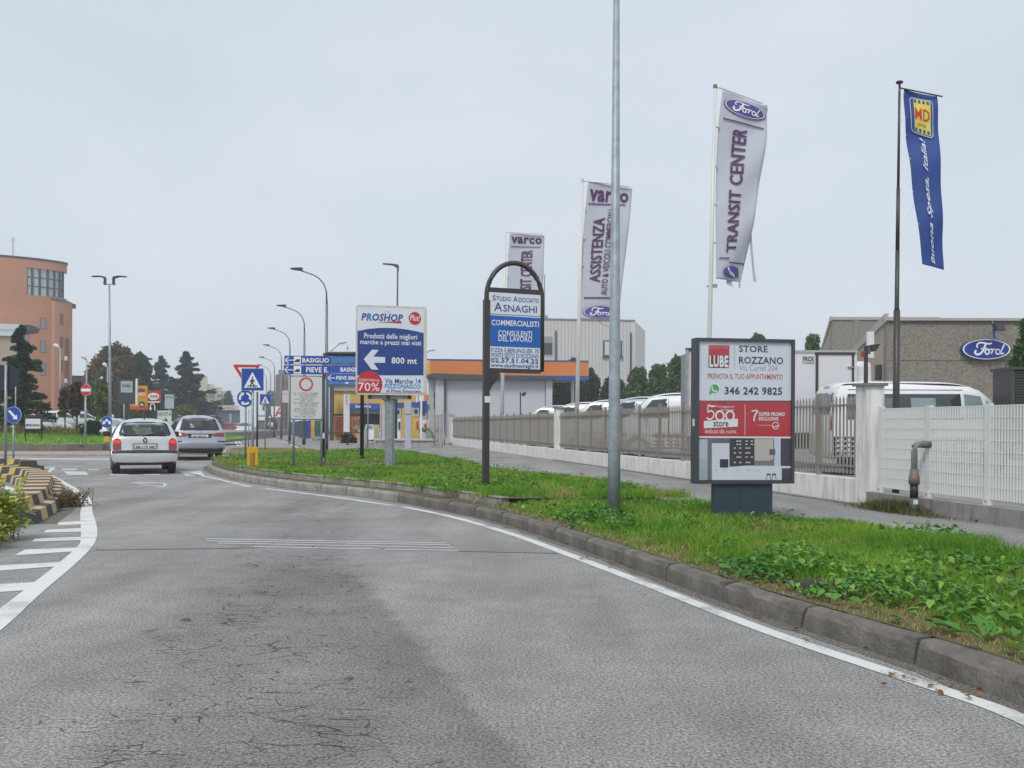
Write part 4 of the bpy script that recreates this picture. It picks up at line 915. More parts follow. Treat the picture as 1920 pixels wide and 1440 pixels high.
def strip(pts, w, nm='torn_strip'):
    a = [P(x - w / 2, y, YF1) - Vector(t.location) for x, y in pts]; b = [P(x + w / 2, y + .5, YF1) - Vector(t.location) for x, y in pts]; n = len(pts)
    o = MB().add([(p.x, .03 * math.sin(i * 1.7), p.z) for i, p in enumerate(a)] + [(p.x, .05 + .03 * math.sin(i), p.z) for i, p in enumerate(b)], [(i, i + 1, n + i + 1, n + i) for i in range(n - 1)]).build(nm, cloth, t); m_ = o.modifiers.new('th', 'SOLIDIFY'); m_.thickness = .006
strip([(1407, 432), (1409, 455), (1411, 480), (1413, 505), (1416, 528)], 5.5); strip([(1387, 505), (1388, 525), (1387, 539)], 4); strip([(1369, 515), (1368, 530), (1371, 536)], 11); strip([(1436, 196), (1438, 205), (1433, 215)], 6)
# flag 2: ASSISTENZA
YF2 = 36.0; wv2 = lambda s, v: .08 * math.sin(4 * v + 2 * s) + .03 * math.sin(14 * v) * s
t, fn = flag('banner_flag', 'middle white banner flag crossed by the grey lamp post, purple vertical lettering', 1080, 339, 1092, YF2, [(1103, 340), (1097, 400), (1092, 470), (1089, 540), (1087, 598)], [(1186, 352), (1182, 400), (1174, 470), (1165, 540), (1159, 602)], wv2, cloth, polew, (9, 5), group='white banner flags along the dealer yard')
loc = lambda px, py, Y=YF2: P(px, py, Y) - Vector(t.location)
art(t, fn, textmesh('varco', .025), .06, .93, .075, .165, purple); q_, s0, s1, v0, v1 = vbar(.05, .88, .178, .008); art(t, fn, q_, s0, s1, v0, v1, purple, name='rule')
art(t, fn, textmesh('ASSISTENZA', .02), .2, .46, .28, .71, purple, True); art(t, fn, textmesh('AUTO & VEICOLI COMMERCIALI', .015), .50, .65, .22, .80, purple, True)
q_, s0, s1, v0, v1 = vbar(.08, .95, .815, .008); art(t, fn, q_, s0, s1, v0, v1, purple, name='rule'); fordart(t, fn, .06, .97, .87, .975)
MB().tube([tuple(loc(1092, 339)), tuple(loc(1130, 343)), tuple(loc(1180, 350))], .022, 8).build('top_arm', polew, t); MB().tube([tuple(loc(1092, 335)), tuple(loc(1092, 341))], .06, 8).build('pole_cap', polew, t)
for py in (393, 445, 497, 550): x = 1092 - (py - 339) * .02; MB().beam(loc(x - 2, py), loc(x + 8 - (py - 393) * .02, py), .035).build('tie', polew, t)
MB().tube([tuple(loc(1122, 600)), tuple(loc(1130, 609)), tuple(loc(1141, 612)), tuple(loc(1152, 610))], .015, 5).build('loose_rope', galv, t)
# flag 3
YF3 = 45.5
t, fn = flag('banner_flag', 'smallest, farthest white banner flag seen through the arch of the dark sign', 940.5, 436, 947.5, YF3, [(956, 437), (953, 480), (951, 530), (949, 590), (948, 650)], [(1021, 441), (1020, 480), (1018, 530), (1012, 590), (1008, 650)], wv2, cloth, polew, (8, 4), group='white banner flags along the dealer yard')
loc = lambda px, py, Y=YF3: P(px, py, Y) - Vector(t.location)
art(t, fn, textmesh('varco', .025), .05, .93, .05, .125, purple); q_, s0, s1, v0, v1 = vbar(.05, .9, .155, .007); art(t, fn, q_, s0, s1, v0, v1, purple, name='rule'); art(t, fn, textmesh('TRANSIT CENTER', .02), .36, .68, .19, .74, purple, True)
MB().tube([tuple(loc(947, 435)), tuple(loc(1018, 439))], .022, 6).build('top_arm', polew, t)
for py in (478, 519): MB().beam(loc(945, py), loc(953, py), .035).build('tie', polew, t)
# MD flag
YM = 16.3; wvm = lambda s, v: .05 * math.sin(5 * v + 2 * s) + .02 * math.sin(21 * v + 3 * s)
blue_c = M('blue_flag_cloth', (.022, .065, .26), .7, 0, .10, 1.5)
left = [(1695, 167), (1699, 230), (1706, 300), (1716, 400), (1728, 496)]; right = [(1759, 179), (1760, 250), (1762, 340), (1766, 430), (1770, 506)]
o = Vector((XZ(1680, YM), YM, .14)); t, fn = flag('banner_flag', 'tall blue banner flag with yellow and red emblem on a stepped brown pole', 1680, 158, 1686, YM, left, right, wvm, blue_c, brownm, (4, 4))
for ch in list(t.children):
    if ch.name.startswith('pole'): bpy.data.objects.remove(ch)
loc = lambda px, py, Y=YM: P(px, py, Y) - Vector(t.location); k = YM / F / 2
a, b_, c, d, e = loc(1680.3, 760), loc(1681.5, 582), loc(1682.8, 470), loc(1684.2, 352), loc(1686.6, 160)
MB().tube([(0, 0, 0), a, b_], [13 * k, 12.5 * k, 12 * k], 12).build('pole', brownm, t, True); MB().tube([b_ - Vector((0, 0, .01)), b_ + Vector((0, 0, .05)), c], [9.5 * k, 8.5 * k, 7.8 * k], 12).build('pole', brownm, t, True)
MB().tube([c, d], [7.6 * k, 6.8 * k], 10).build('pole', brownm, t, True); MB().tube([d, e], [5.2 * k, 4.4 * k], 10).build('pole', brownm, t, True)
MB().tube([loc(1686, 178), loc(1686.6, 158)], 4.2 * k, 10).build('swivel', galv, t, True); MB().tube([loc(1686.6, 157.5), loc(1686.6, 156), loc(1686.6, 153), loc(1686.7, 151.5)], [4 * k, 13 * k, 13 * k, 7 * k], 12).build('pole_cap', brownm, t, True)
MB().tube([loc(1688, 165), loc(1767, 181)], .012, 6).build('top_arm', brownm, t)
for (xa, ya, xb, yb) in ((1684, 185, 1696, 173), (1682, 232, 1698, 220), (1702, 403, 1714, 382)): MB().tube([loc(xa, ya), loc(xb, yb)], .004, 4).build('tie', white, t)
for vv in (.33, .49, .65, .8): MB().tube([fn(.0, vv, .012), fn(.03, vv, .012)], .008, 5).build('grommet', white, t)
yl = M('emblem_yellow', (.66, .58, .08), .6)
rr2 = rrect(0, 0, 1, 1, .14, 5); art(t, fn, fillpoly(rr2), .155, .84, .062, .295, M('emblem_rim', (.45, .5, .62)), off=.012, name='emblem'); art(t, fn, fillpoly(rrect(0, 0, 1, 1, .12, 5)), .18, .815, .069, .288, blue_c, off=.015, name='emblem')
art(t, fn, fillpoly([(0, 0), (1, 0), (1, 1), (0, 1)]), .27, .76, .073, .284, yl, off=.018, name='emblem_field')
art(t, fn, textmesh('MD', .012), .29, .73, .135, .205, M('emblem_red', (.55, .03, .03)), off=.022)
for k_ in range(4):
    s_ = .285 + k_ * .122; art(t, fn, fillpoly([(0, 0), (1, 0), (1, 1), (0, 1)]), s_, s_ + .07, .078, .1, blue_c, off=.021, name='emblem_notch'); art(t, fn, fillpoly([(0, 0), (1, 0), (1, 1), (0, 1)]), s_, s_ + .07, .258, .28, blue_c, off=.021, name='emblem_notch')
art(t, fn, strokes([([(0, .2), (.5, .6), (1, .2)], .2)]), .38, .62, .222, .234, bluep, off=.022, name='smile'); art(t, fn, strokes([([(0, .2), (.5, .6), (1, .2)], .2)]), .38, .62, .232, .244, redp, off=.022, name='smile')
art(t, fn, textmesh('Buona Spesa, Italia!', .015, .3), .40, .60, .315, .975, M('pale_print', (.62, .68, .78)), True, off=.02)
# ------------------------------------------------------------------ vehicles
silver = M('silver_paint', (.60, .605, .63), .30, .42, .03, 1.5, coat=.6); silver2 = M('silver_grey_paint', (.42, .44, .50), .28, .55, .03, 1.5, coat=.6)
wpaint = M('white_car_paint', (.72, .73, .75), .25, 0, .03, 1.2, coat=.6); rpaint = M('red_car_paint', (.32, .02, .025), .3, 0, .05, coat=.6)
dpaint = M('dark_car_paint', (.035, .04, .055), .3, .2, .05, coat=.6); gpaint = M('grey_car_paint', (.22, .23, .25), .3, .4, .05, coat=.6)
tyre_m = M('tyre_rubber', (.018, .018, .02), .85, 0, .2, 12); rim_m = M('wheel_rim', (.35, .36, .38), .35, .7, .1)
plast = M('black_plastic', (.02, .02, .022), .6, 0, .1); lampred = M('tail_light_red', (.22, .006, .008), .12, 0, .2, 30, coat=.8, spec=.8)
lit = M('brake_light_lit', (.7, .035, .015), .3, 0, .1, 40, emit=.35); plate_m = M('number_plate', (.62, .62, .58), .4, 0, .03); seat_m = M('seat_cloth', (.06, .062, .07), .9, 0, .1)
chrome = M('chrome', (.5, .5, .52), .2, .9, .05); lens = M('headlight_lens', (.45, .47, .5), .1, .2, .2, 20, coat=1)
carglass = M('car_glass', (.035, .045, .05), .06, 0, .2, .8, spec=.8); carglass2 = M('pale_car_glass', (.20, .27, .27), .08, 0, .2, 1.5, spec=.8)
def clearglass():
    m = bpy.data.materials.new('clear_glass'); m.use_nodes = True; n, l = m.node_tree.nodes, m.node_tree.links; n.remove(n['Principled BSDF'])
    t = n.new('ShaderNodeBsdfTransparent'); t.inputs[0].default_value = (.80, .87, .85, 1); g = n.new('ShaderNodeBsdfGlossy'); g.inputs['Roughness'].default_value = .03
    fr = n.new('ShaderNodeFresnel'); fr.inputs[0].default_value = 1.5; ad = n.new('ShaderNodeMath'); ad.operation = 'MULTIPLY_ADD'; ad.inputs[1].default_value = 1.1; ad.inputs[2].default_value = .06
    l.new(fr.outputs[0], ad.inputs[0]); x = n.new('ShaderNodeMixShader'); l.new(ad.outputs[0], x.inputs[0]); l.new(t.outputs[0], x.inputs[1]); l.new(g.outputs[0], x.inputs[2]); l.new(x.outputs[0], n['Material Output'].inputs[0]); return m
clear_m = clearglass()
def clearpane():
    m = bpy.data.materials.new('poster_glass'); m.use_nodes = True; n, l = m.node_tree.nodes, m.node_tree.links; n.remove(n['Principled BSDF'])
    t = n.new('ShaderNodeBsdfTransparent'); t.inputs[0].default_value = (.95, .96, .97, 1); g = n.new('ShaderNodeBsdfGlossy'); g.inputs['Roughness'].default_value = .08
    x = n.new('ShaderNodeMixShader'); x.inputs[0].default_value = .05; l.new(t.outputs[0], x.inputs[1]); l.new(g.outputs[0], x.inputs[2]); l.new(x.outputs[0], n['Material Output'].inputs[0]); return m
class Car:
    def __init__(s, name, label, cat, prof, wt, bulge, yr, yf, wr, paint, zs=.62, holes=(), group=None, nl=15):
        s.t = thing(name, label, cat, (0, 0, 0), 0, group); s.b = bulge; s.wt = wt; s.zs = zs; s.paint = paint
        # densify profile
        P_ = [Vector(p) for p in prof]; q = []
        for i in range(len(P_) - 1):
            p0, p1, p2, p3 = P_[max(i - 1, 0)], P_[i], P_[i + 1], P_[min(i + 2, len(P_) - 1)]
            for t in (0, .25, .5, .75):
                c = .5 * ((2 * p1) + (p2 - p0) * t + (2 * p0 - 5 * p1 + 4 * p2 - p3) * t * t + (3 * p1 - p0 - 3 * p2 + p3) * t ** 3); q.append(p1.lerp(p2, t).lerp(c, .6))
        q.append(P_[-1]); s.q = q; n = len(q); s.n = []
        for i in range(n):
            t = (q[min(i + 1, n - 1)] - q[max(i - 1, 0)]).normalized(); s.n.append(Vector((-t.y, t.x)))
        s.top = max(range(n), key=lambda i: q[i].y)
        cols = [math.sin(R(-90 + 180 * k / nl)) for k in range(nl + 1)]
        vs = [s.sh(i, f) for i in range(n) for f in cols]; k1 = nl + 1; fs = []
        def inhole(i, k):
            c = Vector(s.sh(i + .5, (cols[k] + cols[k + 1]) / 2))
            for end, poly in holes:
                if (i < s.top) == (end == 'rear'):
                    xs = np.array([c.x]); zs_ = np.array([c.z])
                    cx_ = sum(p[0] for p in poly) / len(poly); cz_ = sum(p[1] for p in poly) / len(poly)
                    if inside([(cx_ + (p[0] - cx_) * .93, cz_ + (p[1] - cz_) * .93) for p in poly], xs, zs_)[0]: return True
            return False
        for i in range(n - 1):
            for k in range(nl):
                if not inhole(i, k): fs.append((i * k1 + k, i * k1 + k + 1, (i + 1) * k1 + k + 1, (i + 1) * k1 + k))
        mb = MB().add(vs, fs)
        zmax = q[s.top].y
        for sg in (-1, 1):
            # lower flank with wheel arches
            zb = q[0].y; y0, y1 = s.yr(zb + .05), s.yf(zb + .05); ya_ = [c + wr * 1.16 * math.cos(R(a)) for c in (yr, yf) for a in range(0, 181, 15)]; ys = sorted([y for y in [y0 + (y1 - y0) * i / 24 for i in range(25)] if min(abs(y - k_) for k_ in ya_) > .05 and not any(abs(y - c) < wr * 1.16 for c in (yr, yf))] + ya_)
            rows = 4; v = []
            for y in ys:
                z0 = zb
                for c in (yr, yf):
                    d = abs(y - c) / (wr * 1.16)
                    if d < 1: z0 = max(z0, wr + wr * 1.16 * math.sqrt(1 - d * d) - .01)
                z0 = min(z0, zs - .015)
                for r in range(rows + 1):
                    z = z0 + (zs - z0) * r / rows; yy = min(max(y, s.yr(z)), s.yf(z)); v.append((sg * s.w(z), yy, z))
            f = [(i * (rows + 1) + r, (i + 1) * (rows + 1) + r, (i + 1) * (rows + 1) + r + 1, i * (rows + 1) + r) for i in range(len(ys) - 1) for r in range(rows)]
            mb.add(v, f)
            zl = [zs + (zmax - zs) * (i / 14) for i in range(15)]; v = []
            for z in zl:
                a, b = s.yr(z), s.yf(z)
                for i in range(25): v.append((sg * s.w(z), a + (b - a) * i / 24, z))
            f = [(j * 25 + i, j * 25 + i + 1, (j + 1) * 25 + i + 1, (j + 1) * 25 + i) for j in range(14) for i in range(24)]
            mb.add(v, f)
        s.body = mb.build('body', paint, s.t, True)
        MB().box(-s.w(.4) * .92, s.w(.4) * .92, .22, q[-1].x - .25, q[0].y - .06, q[0].y + .18).build('underbody', plast, s.t)
        for y in (yr, yf):
            for sg in (-1, 1):
                x1 = sg * (s.w(.4) - .015); x0 = x1 - sg * .19
                prof_ = [(x0, wr * .93), (x0 + sg * .02, wr), (x1 - sg * .02, wr), (x1, wr * .93), (x1 + sg * .002, wr * .66)]
                N = 20; v = [(x, y + r_ * math.cos(2 * math.pi * k / N), wr + r_ * math.sin(2 * math.pi * k / N)) for x, r_ in prof_ for k in range(N)]
                f = [(a * N + k, a * N + (k + 1) % N, (a + 1) * N + (k + 1) % N, (a + 1) * N + k) for a in range(4) for k in range(N)] + [tuple(range(N))]
                wh = MB().add(v, f).build('wheel', tyre_m, s.t, True)
                v = [(x1 - sg * .01, y + wr * .66 * math.cos(2 * math.pi * k / N), wr + wr * .66 * math.sin(2 * math.pi * k / N)) for k in range(N)] + [(x1 + sg * .012, y + wr * .2 * math.cos(2 * math.pi * k / N), wr + wr * .2 * math.sin(2 * math.pi * k / N)) for k in range(N)]
                MB().add(v, [(k, (k + 1) % N, N + (k + 1) % N, N + k) for k in range(N)] + [tuple(range(N, 2 * N))]).build('rim', rim_m, wh)
    def w(s, z):
        t = s.wt
        if z <= t[0][0]: return t[0][1]
        for a, b in zip(t[:-1], t[1:]):
            if z <= b[0]: return a[1] + (b[1] - a[1]) * (z - a[0]) / (b[0] - a[0])
        return t[-1][1]
    def sh(s, i, f, off=0.):
        i = min(max(i, 0), len(s.q) - 1.001); j = int(i); t = i - j; p = s.q[j].lerp(s.q[j + 1], t); n = s.n[j].lerp(s.n[j + 1], t); d = s.b * (1 - abs(f) ** 4) + off
        return (f * s.w(p.y), p.x + n.x * d, p.y + n.y * d)
    def idx(s, z, rear=True):
        r = range(0, s.top) if rear else range(len(s.q) - 2, s.top - 1, -1)
        for i in r:
            a, b = (s.q[i], s.q[i + 1]) if rear else (s.q[i + 1], s.q[i])
            if a.y <= z <= b.y and b.y > a.y:
                t = (z - a.y) / (b.y - a.y); return i + t if rear else i + 1 - t
        return float(s.top)
    def yr(s, z): i = s.idx(z, True); j = int(i); return s.q[j].lerp(s.q[min(j + 1, len(s.q) - 1)], i - j).x
    def yf(s, z): i = s.idx(z, False); j = int(i); return s.q[j].lerp(s.q[min(j + 1, len(s.q) - 1)], i - j).x
    def patch(s, name, poly, mat, end='rear', off=.006, inner=None, parent=None):
        """polygon given as (x,z) seen from the end (or (y,z) on a flank), laid onto the body"""
        cx_ = sum(p[0] for p in poly) / len(poly); cz_ = sum(p[1] for p in poly) / len(poly)
        def mp(x, z):
            if end in ('rear', 'front'):
                i = s.idx(z, end == 'rear'); j = int(min(i, len(s.q) - 2)); f = x / s.w(z); return s.sh(i, max(-1, min(1, f)), off)
            return ((1 if end == 'right' else -1) * (s.w(z) + off), x, z)
        P_ = []
        for a, b in zip(poly, poly[1:] + poly[:1]): P_ += [(a[0] + (b[0] - a[0]) * k / 3, a[1] + (b[1] - a[1]) * k / 3) for k in range(3)]
        sc_ = [1, .8, .6, .4, .2] if inner is None else [1, (1 + inner) / 2, inner]; n = len(P_)
        v = [mp(cx_ + (x - cx_) * k, cz_ + (z - cz_) * k) for k in sc_ for x, z in P_]
        f = [(r * n + i, r * n + (i + 1) % n, (r + 1) * n + (i + 1) % n, (r + 1) * n + i) for r in range(len(sc_) - 1) for i in range(n)]
        if inner is None: v.append(mp(cx_, cz_)); f += [((len(sc_) - 1) * n + i, (len(sc_) - 1) * n + (i + 1) % n, len(v) - 1) for i in range(n)]
        return MB().add(v, f).build(name, mat, parent or s.t, True)
    def mirrors(s, y, z, mat=plast, w=.2):
        for sg in (-1, 1):
            x = sg * (s.w(z - .05) + .03); m_ = MB().box(*sorted((x, x + sg * w)), y - .05, y + .06, z - .07, z + .07).build('mirror', mat, s.t, bevel=.03)
    def seats(s, y, z, hw=.26, dx=.36):
        for sg in (-1, 1):
            MB().box(sg * dx - hw * .9, sg * dx + hw * .9, y, y + .12, .35, z - .2).build('seat', seat_m, s.t, bevel=.05); MB().box(sg * dx - .13, sg * dx + .13, y + .02, y + .11, z - .18, z + .02).build('headrest', seat_m, s.t, bevel=.04)
def ply(s): return [tuple(p) for p in s]
def mirrored(p): return [(-x, z) for x, z in reversed(p)]
def place(car, px, Y, rot, z=0.):
    t = car.t if isinstance(car, Car) else car
    t.location = (XZ(px, Y), Y, z); t.rotation_euler = (0, 0, R(rot)); return t
HP = [(.12, .29), (.02, .33), (0, .42), (0, .53), (.05, .60), (.08, .75), (.10, .90), (.15, .97), (.30, 1.20), (.38, 1.30), (.55, 1.365), (1.1, 1.395), (1.8, 1.36), (2.15, 1.25), (2.72, .96), (3.3, .84), (3.6, .70), (3.72, .5), (3.68, .29)]
HW = [(.29, .74), (.40, .795), (.55, .81), (.75, .81), (.92, .785), (1.0, .755), (1.2, .665), (1.3, .60), (1.37, .50), (1.40, .42)]
rw = [(-.60, .985), (-.5, .97), (.5, .97), (.60, .985), (.635, 1.03), (.55, 1.27), (.49, 1.305), (-.49, 1.305), (-.55, 1.27), (-.635, 1.03)]
ws = [(-.66, 1.0), (.66, 1.0), (.52, 1.33), (-.52, 1.33)]
c = Car('hatchback_car', 'silver old hatchback with lit round-shouldered tail lights, nearest car driving away', 'car', HP, HW, .05, .62, 3.05, .285, silver, holes=(('rear', rw), ('front', ws)))
c.patch('window_seal', rw, plast, inner=.90, off=.006); c.patch('rear_window', rw, clear_m, off=.004); c.patch('windscreen', ws, clear_m, 'front', .004); c.patch('window_seal', ws, plast, 'front', .006, inner=.9)
tl = [(.575, .625), (.765, .625), (.775, .72), (.765, .84), (.73, .90), (.66, .915), (.60, .885), (.575, .82)]
for p_ in (tl, mirrored(tl)):
    L_ = c.patch('tail_light', p_, lampred, off=.018); cx_ = .67 if p_ is tl else -.67
    c.patch('lit_segment', [(cx_ - .075, .79), (cx_ + .075, .79), (cx_ + .07, .86), (cx_, .885), (cx_ - .07, .86)], lit, off=.024, parent=L_)
c.patch('bumper_strip', [(-.80, .535), (.80, .535), (.80, .60), (-.80, .60)], plast, off=.03)
c.patch('plate_recess', [(-.31, .635), (.31, .635), (.31, .80), (-.31, .80)], M('shadowed_silver', (.30, .31, .34), .4, .4, .05), off=.008); np_ = c.patch('number_plate', [(-.26, .645), (.26, .645), (.26, .765), (-.26, .765)], plast, off=.012); c.patch('plate_face', [(-.25, .652), (.25, .652), (.25, .758), (-.25, .758)], plate_m, off=.015, parent=np_)
tm = textmesh('AR-119 NK', .03); yy = c.yr(.7) - .05 - .02
MB().add([(-.235 + u * .47, yy - .006, .668 + w_ * .074) for u, w_ in tm[0]], tm[1]).build('plate_lettering', blackp, c.t)
c.patch('badge', ell(.0, .86, .055, .058, 16), plast, off=.02); c.patch('badge_mark', ring(0, .86, .036, .046, 1, 12)[0][0::2] if False else ell(0, .86, .03, .034, 12), chrome, off=.025)
wy = c.yr(1.0) - .07; MB().tube([(-.10, wy - .01, .93), (-.02, wy - .0, 1.0), (.10, c.yr(1.02) - .07, 1.035), (.50, c.yr(1.05) - .06, 1.06)], [.016, .014, .012, .006], 6).build('wiper', plast, c.t)
MB().tube([(0, .62, 1.40), (0, .5, 1.47), (0, .38, 1.62)], [.02, .008, .003], 6).build('antenna', plast, c.t)
MB().tube([(-.42, .05, .26), (-.42, .35, .27)], .03, 8).build('exhaust', galv, c.t, True)
c.patch('lower_valance', [(-.70, .295), (.70, .295), (.70, .335), (-.70, .335)], plast, off=.012)
for e in ('left', 'right'):
    c.patch('side_window', [(.55, 1.0), (1.45, 1.0), (1.45, 1.30), (.72, 1.27)], carglass, e); c.patch('side_window', [(1.52, 1.0), (2.5, 1.0), (2.12, 1.24), (1.85, 1.31), (1.52, 1.31)], carglass, e); c.patch('side_strip', [(.95, .56), (2.7, .56), (2.7, .62), (.95, .62)], plast, e)
c.mirrors(2.35, 1.02); c.seats(1.75, 1.24); c.seats(.72, 1.12); MB().box(-.6, .6, 2.45, 2.7, .6, .98).build('dashboard', seat_m, c.t, bevel=.04)
MB().box(-.14, .05, .60, .605, .98, 1.12).build('parcel', M('pale_parcel', (.5, .6, .58)), c.t)
corsa = place(c, 272.5, 25.2, 23)
WP = [(.12, .30), (.02, .36), (0, .46), (0, .60), (.04, .70), (.07, .85), (.10, 1.00), (.15, 1.07), (.34, 1.36), (.42, 1.46), (.6, 1.53), (1.2, 1.575), (2.2, 1.57), (2.7, 1.48), (3.35, 1.13), (3.7, 1.02), (4.3, .88), (4.6, .72), (4.74, .5), (4.7, .30)]
WW = [(.30, .80), (.42, .87), (.6, .885), (.85, .885), (1.0, .86), (1.08, .83), (1.3, .735), (1.45, .66), (1.54, .57), (1.6, .45)]
rw2 = [(-.62, 1.06), (.62, 1.06), (.685, 1.10), (.575, 1.43), (.54, 1.465), (-.54, 1.465), (-.575, 1.43), (-.685, 1.10)]; ws2 = [(-.75, 1.18), (.75, 1.18), (.60, 1.50), (-.60, 1.50)]
c2 = Car('estate_car', 'silver-grey estate car with dark rear window, second car driving away', 'car', WP, WW, .06, .95, 3.7, .325, silver2, holes=(('rear', rw2), ('front', ws2)))
c2.patch('window_seal', rw2, plast, inner=.86); c2.patch('rear_window', rw2, clear_m, off=.004); c2.patch('windscreen', ws2, clear_m, 'front', .004); c2.patch('window_seal', ws2, plast, 'front', .006, inner=.9)
tl = [(.42, .935), (.46, .86), (.84, .845), (.86, .96), (.80, 1.0), (.55, .975)]
for p_ in (tl, mirrored(tl)):
    L_ = c2.patch('tail_light', p_, lampred, off=.015); cx_ = .70 if p_ is tl else -.70
    if cx_ < 0: c2.patch('lit_segment', [(cx_ - .08, .90), (cx_ + .07, .90), (cx_ + .06, .95), (cx_ - .08, .965)], M('bright_light', (1, .5, .3), .3, emit=1.2), off=.022, parent=L_)
c2.patch('plate_recess', [(-.38, .80), (.38, .80), (.44, .95), (-.44, .95)], plast, off=.006); np_ = c2.patch('number_plate', [(-.29, .82), (.29, .82), (.29, .915), (-.29, .915)], plate_m, off=.012)
yy = c2.yr(.87) - .075; tm = textmesh('DA 874 LL', .03); MB().add([(-.24 + u * .48, yy - .012, .835 + w_ * .065) for u, w_ in tm[0]], tm[1]).build('plate_lettering', blackp, c2.t)
c2.patch('bumper', [(-.87, .45), (.87, .45), (.88, .64), (-.88, .64)], M('shadowed_silver'  , (.3, .31, .34)), off=.03); c2.patch('bumper_gap', [(-.87, .645), (-.62, .645), (-.6, .69), (-.87, .70)], plast, off=.012); c2.patch('bumper_gap', [(.87, .645), (.62, .645), (.6, .69), (.87, .70)], plast, off=.012)
c2.patch('lower_valance', [(-.78, .33), (.78, .33), (.80, .44), (-.80, .44)], plast, off=.012); c2.patch('badge', ell(0, 1.01, .04, .035, 12), chrome, off=.01)
for e in ('left', 'right'):
    c2.patch('side_window', [(.42, 1.09), (1.35, 1.09), (1.35, 1.46), (.72, 1.43)], carglass, e); c2.patch('side_window', [(1.42, 1.09), (2.25, 1.09), (2.25, 1.48), (1.42, 1.47)], carglass, e); c2.patch('side_window', [(2.32, 1.09), (3.15, 1.1), (2.75, 1.38), (2.32, 1.48)], carglass, e)
    sg = -1 if e == 'left' else 1; MB().tube([(sg * .6, .7, 1.60), (sg * .6, 1.3, 1.63), (sg * .6, 2.3, 1.62)], .018, 6).build('roof_rail', M('alu_rail', (.4, .4, .42), .3, .8), c2.t)
c2.mirrors(2.95, 1.12); c2.seats(2.1, 1.42); c2.seats(1.2, 1.34); MB().tube([(0, .7, 1.62), (0, .55, 1.72)], .012, 6).build('antenna', plast, c2.t)
MB().box(-.65, .65, 3.0, 3.3, .65, 1.1).build('dashboard', seat_m, c2.t, bevel=.04)
place(c2, 375, 35.2, 23)
def plain(name, label, paint, prof=HP, wt=HW, b=.05, yr=.62, yf=3.05, wr=.285, group=None, front=True, zs=.62, glass=carglass, kx=1.):
    c = Car(name, label, 'car', prof, wt, b, yr, yf, wr, paint, group=group, nl=11, zs=zs); zb = wt[4][0] + .05; zt = wt[-3][0]; wl_ = c.w(zb) - .12; wh_ = c.w(zt) - .03
    c.patch('rear_window', [(-wl_, zb + .03), (wl_, zb + .03), (wh_, zt), (-wh_, zt)], glass); c.patch('windscreen', [(-wl_ - .04, zb + .03), (wl_ + .04, zb + .03), (wh_, zt + .03), (-wh_, zt + .03)], glass, 'front')
    L = prof[-1][0]; tlp = [(wt[2][1] - .2, zb - .22), (wt[2][1] - .03, zb - .22), (wt[2][1] - .04, zb - .05), (wt[2][1] - .2, zb - .07)]
    for p_ in (tlp, mirrored(tlp)): c.patch('tail_light', p_, lampred, off=.012)
    hl = [(wt[2][1] - .34, .60), (wt[2][1] - .04, .62), (wt[2][1] - .05, .72), (wt[2][1] - .30, .72)]
    for p_ in (hl, mirrored(hl)): c.patch('head_light', p_, lens, 'front', .012)
    c.patch('number_plate', [(-.25, .48), (.25, .48), (.25, .58), (-.25, .58)], plate_m, off=.02); c.patch('grille', [(-.4, .38), (.4, .38), (.42, .54), (-.42, .54)], plast, 'front', .012); c.patch('rear_valance', [(-.7, .32), (.7, .32), (.72, .42), (-.72, .42)], plast, off=.012)
    a, d = c.yr(zb) + .25, c.yf(zb) - .2; a2, d2 = c.yr(zt) + .1, c.yf(zt) - .05; m_ = (a + d) / 2
    for e in ('left', 'right'):
        c.patch('side_window', [(a, zb), (m_ - .04, zb), (m_ - .04, zt), (max(a2, a + .12), zt - .03)], glass, e); c.patch('side_window', [(m_ + .04, zb), (d, zb), (min(d2, d - .35), zt), (m_ + .04, zt)], glass, e)
    c.mirrors(d - .1, zb + .05, paint if paint != wpaint else plast, .17); return c
SP = [(a * 1.13, b if b < .6 else b * 1.12) for a, b in HP]; SW = [(a if a < .6 else a * 1.12, b * 1.12) for a, b in HW]
grp = 'cars parked behind the green mound at the left'
ca = plain('parked_car', 'white hatchback parked at the left edge behind the round blue arrow sign', wpaint, group=grp); place(ca, 14, 60, -62, .45)
cb = plain('parked_car', 'white SUV with dark side windows parked behind the supermarket board', wpaint, SP, SW, .06, .72, 3.45, .33, group=grp); place(cb, 92, 74, -55, .75)
cd = plain('parked_car', 'dark car parked between the two white ones behind the thin brown trees', dpaint, group=grp); place(cd, 128, 82, -50, .75)
for px_, Y_, r0_, lab in ((60, 66, -58, 'white car parked just right of the conifer trunk, partly behind the supermarket board'), (150, 80, -52, 'white car parked behind the no-entry sign'), (176, 88, -48, 'white car parked farthest right, behind the clipped dark hedge'), (104, 70, -60, 'white car nosed in low beside the white SUV')):
    dup(ca.t, (XZ(px_, Y_), Y_, .75), R(r0_), lab)
cf = plain('car', 'white car at the island exit, half hidden behind the nearest silver hatchback', wpaint, SP, SW, .06, .72, 3.45, .33, glass=carglass2); place(cf, 222, 55.5, 193)
cg = plain('car', 'grey car coming the other way between the two silver cars', gpaint, glass=carglass2); place(cg, 322, 52, 195)
ch = plain('car', 'white car far behind the gap between the silver cars', wpaint, glass=carglass2); place(ch, 345, 66, 195)
ci = plain('car', 'small red SUV far down the street', rpaint, SP, SW, .06, .72, 3.45, .33); place(ci, 427, 138, 16)
dup(ci.t, (XZ(443, 165), 165, 0), R(16), 'second red car, even farther down the street, partly hidden by the first')
cj = plain('car', 'light grey SUV coming towards the roundabout down the street', silver, SP, SW, .06, .72, 3.45, .33); place(cj, 458, 118, 196)
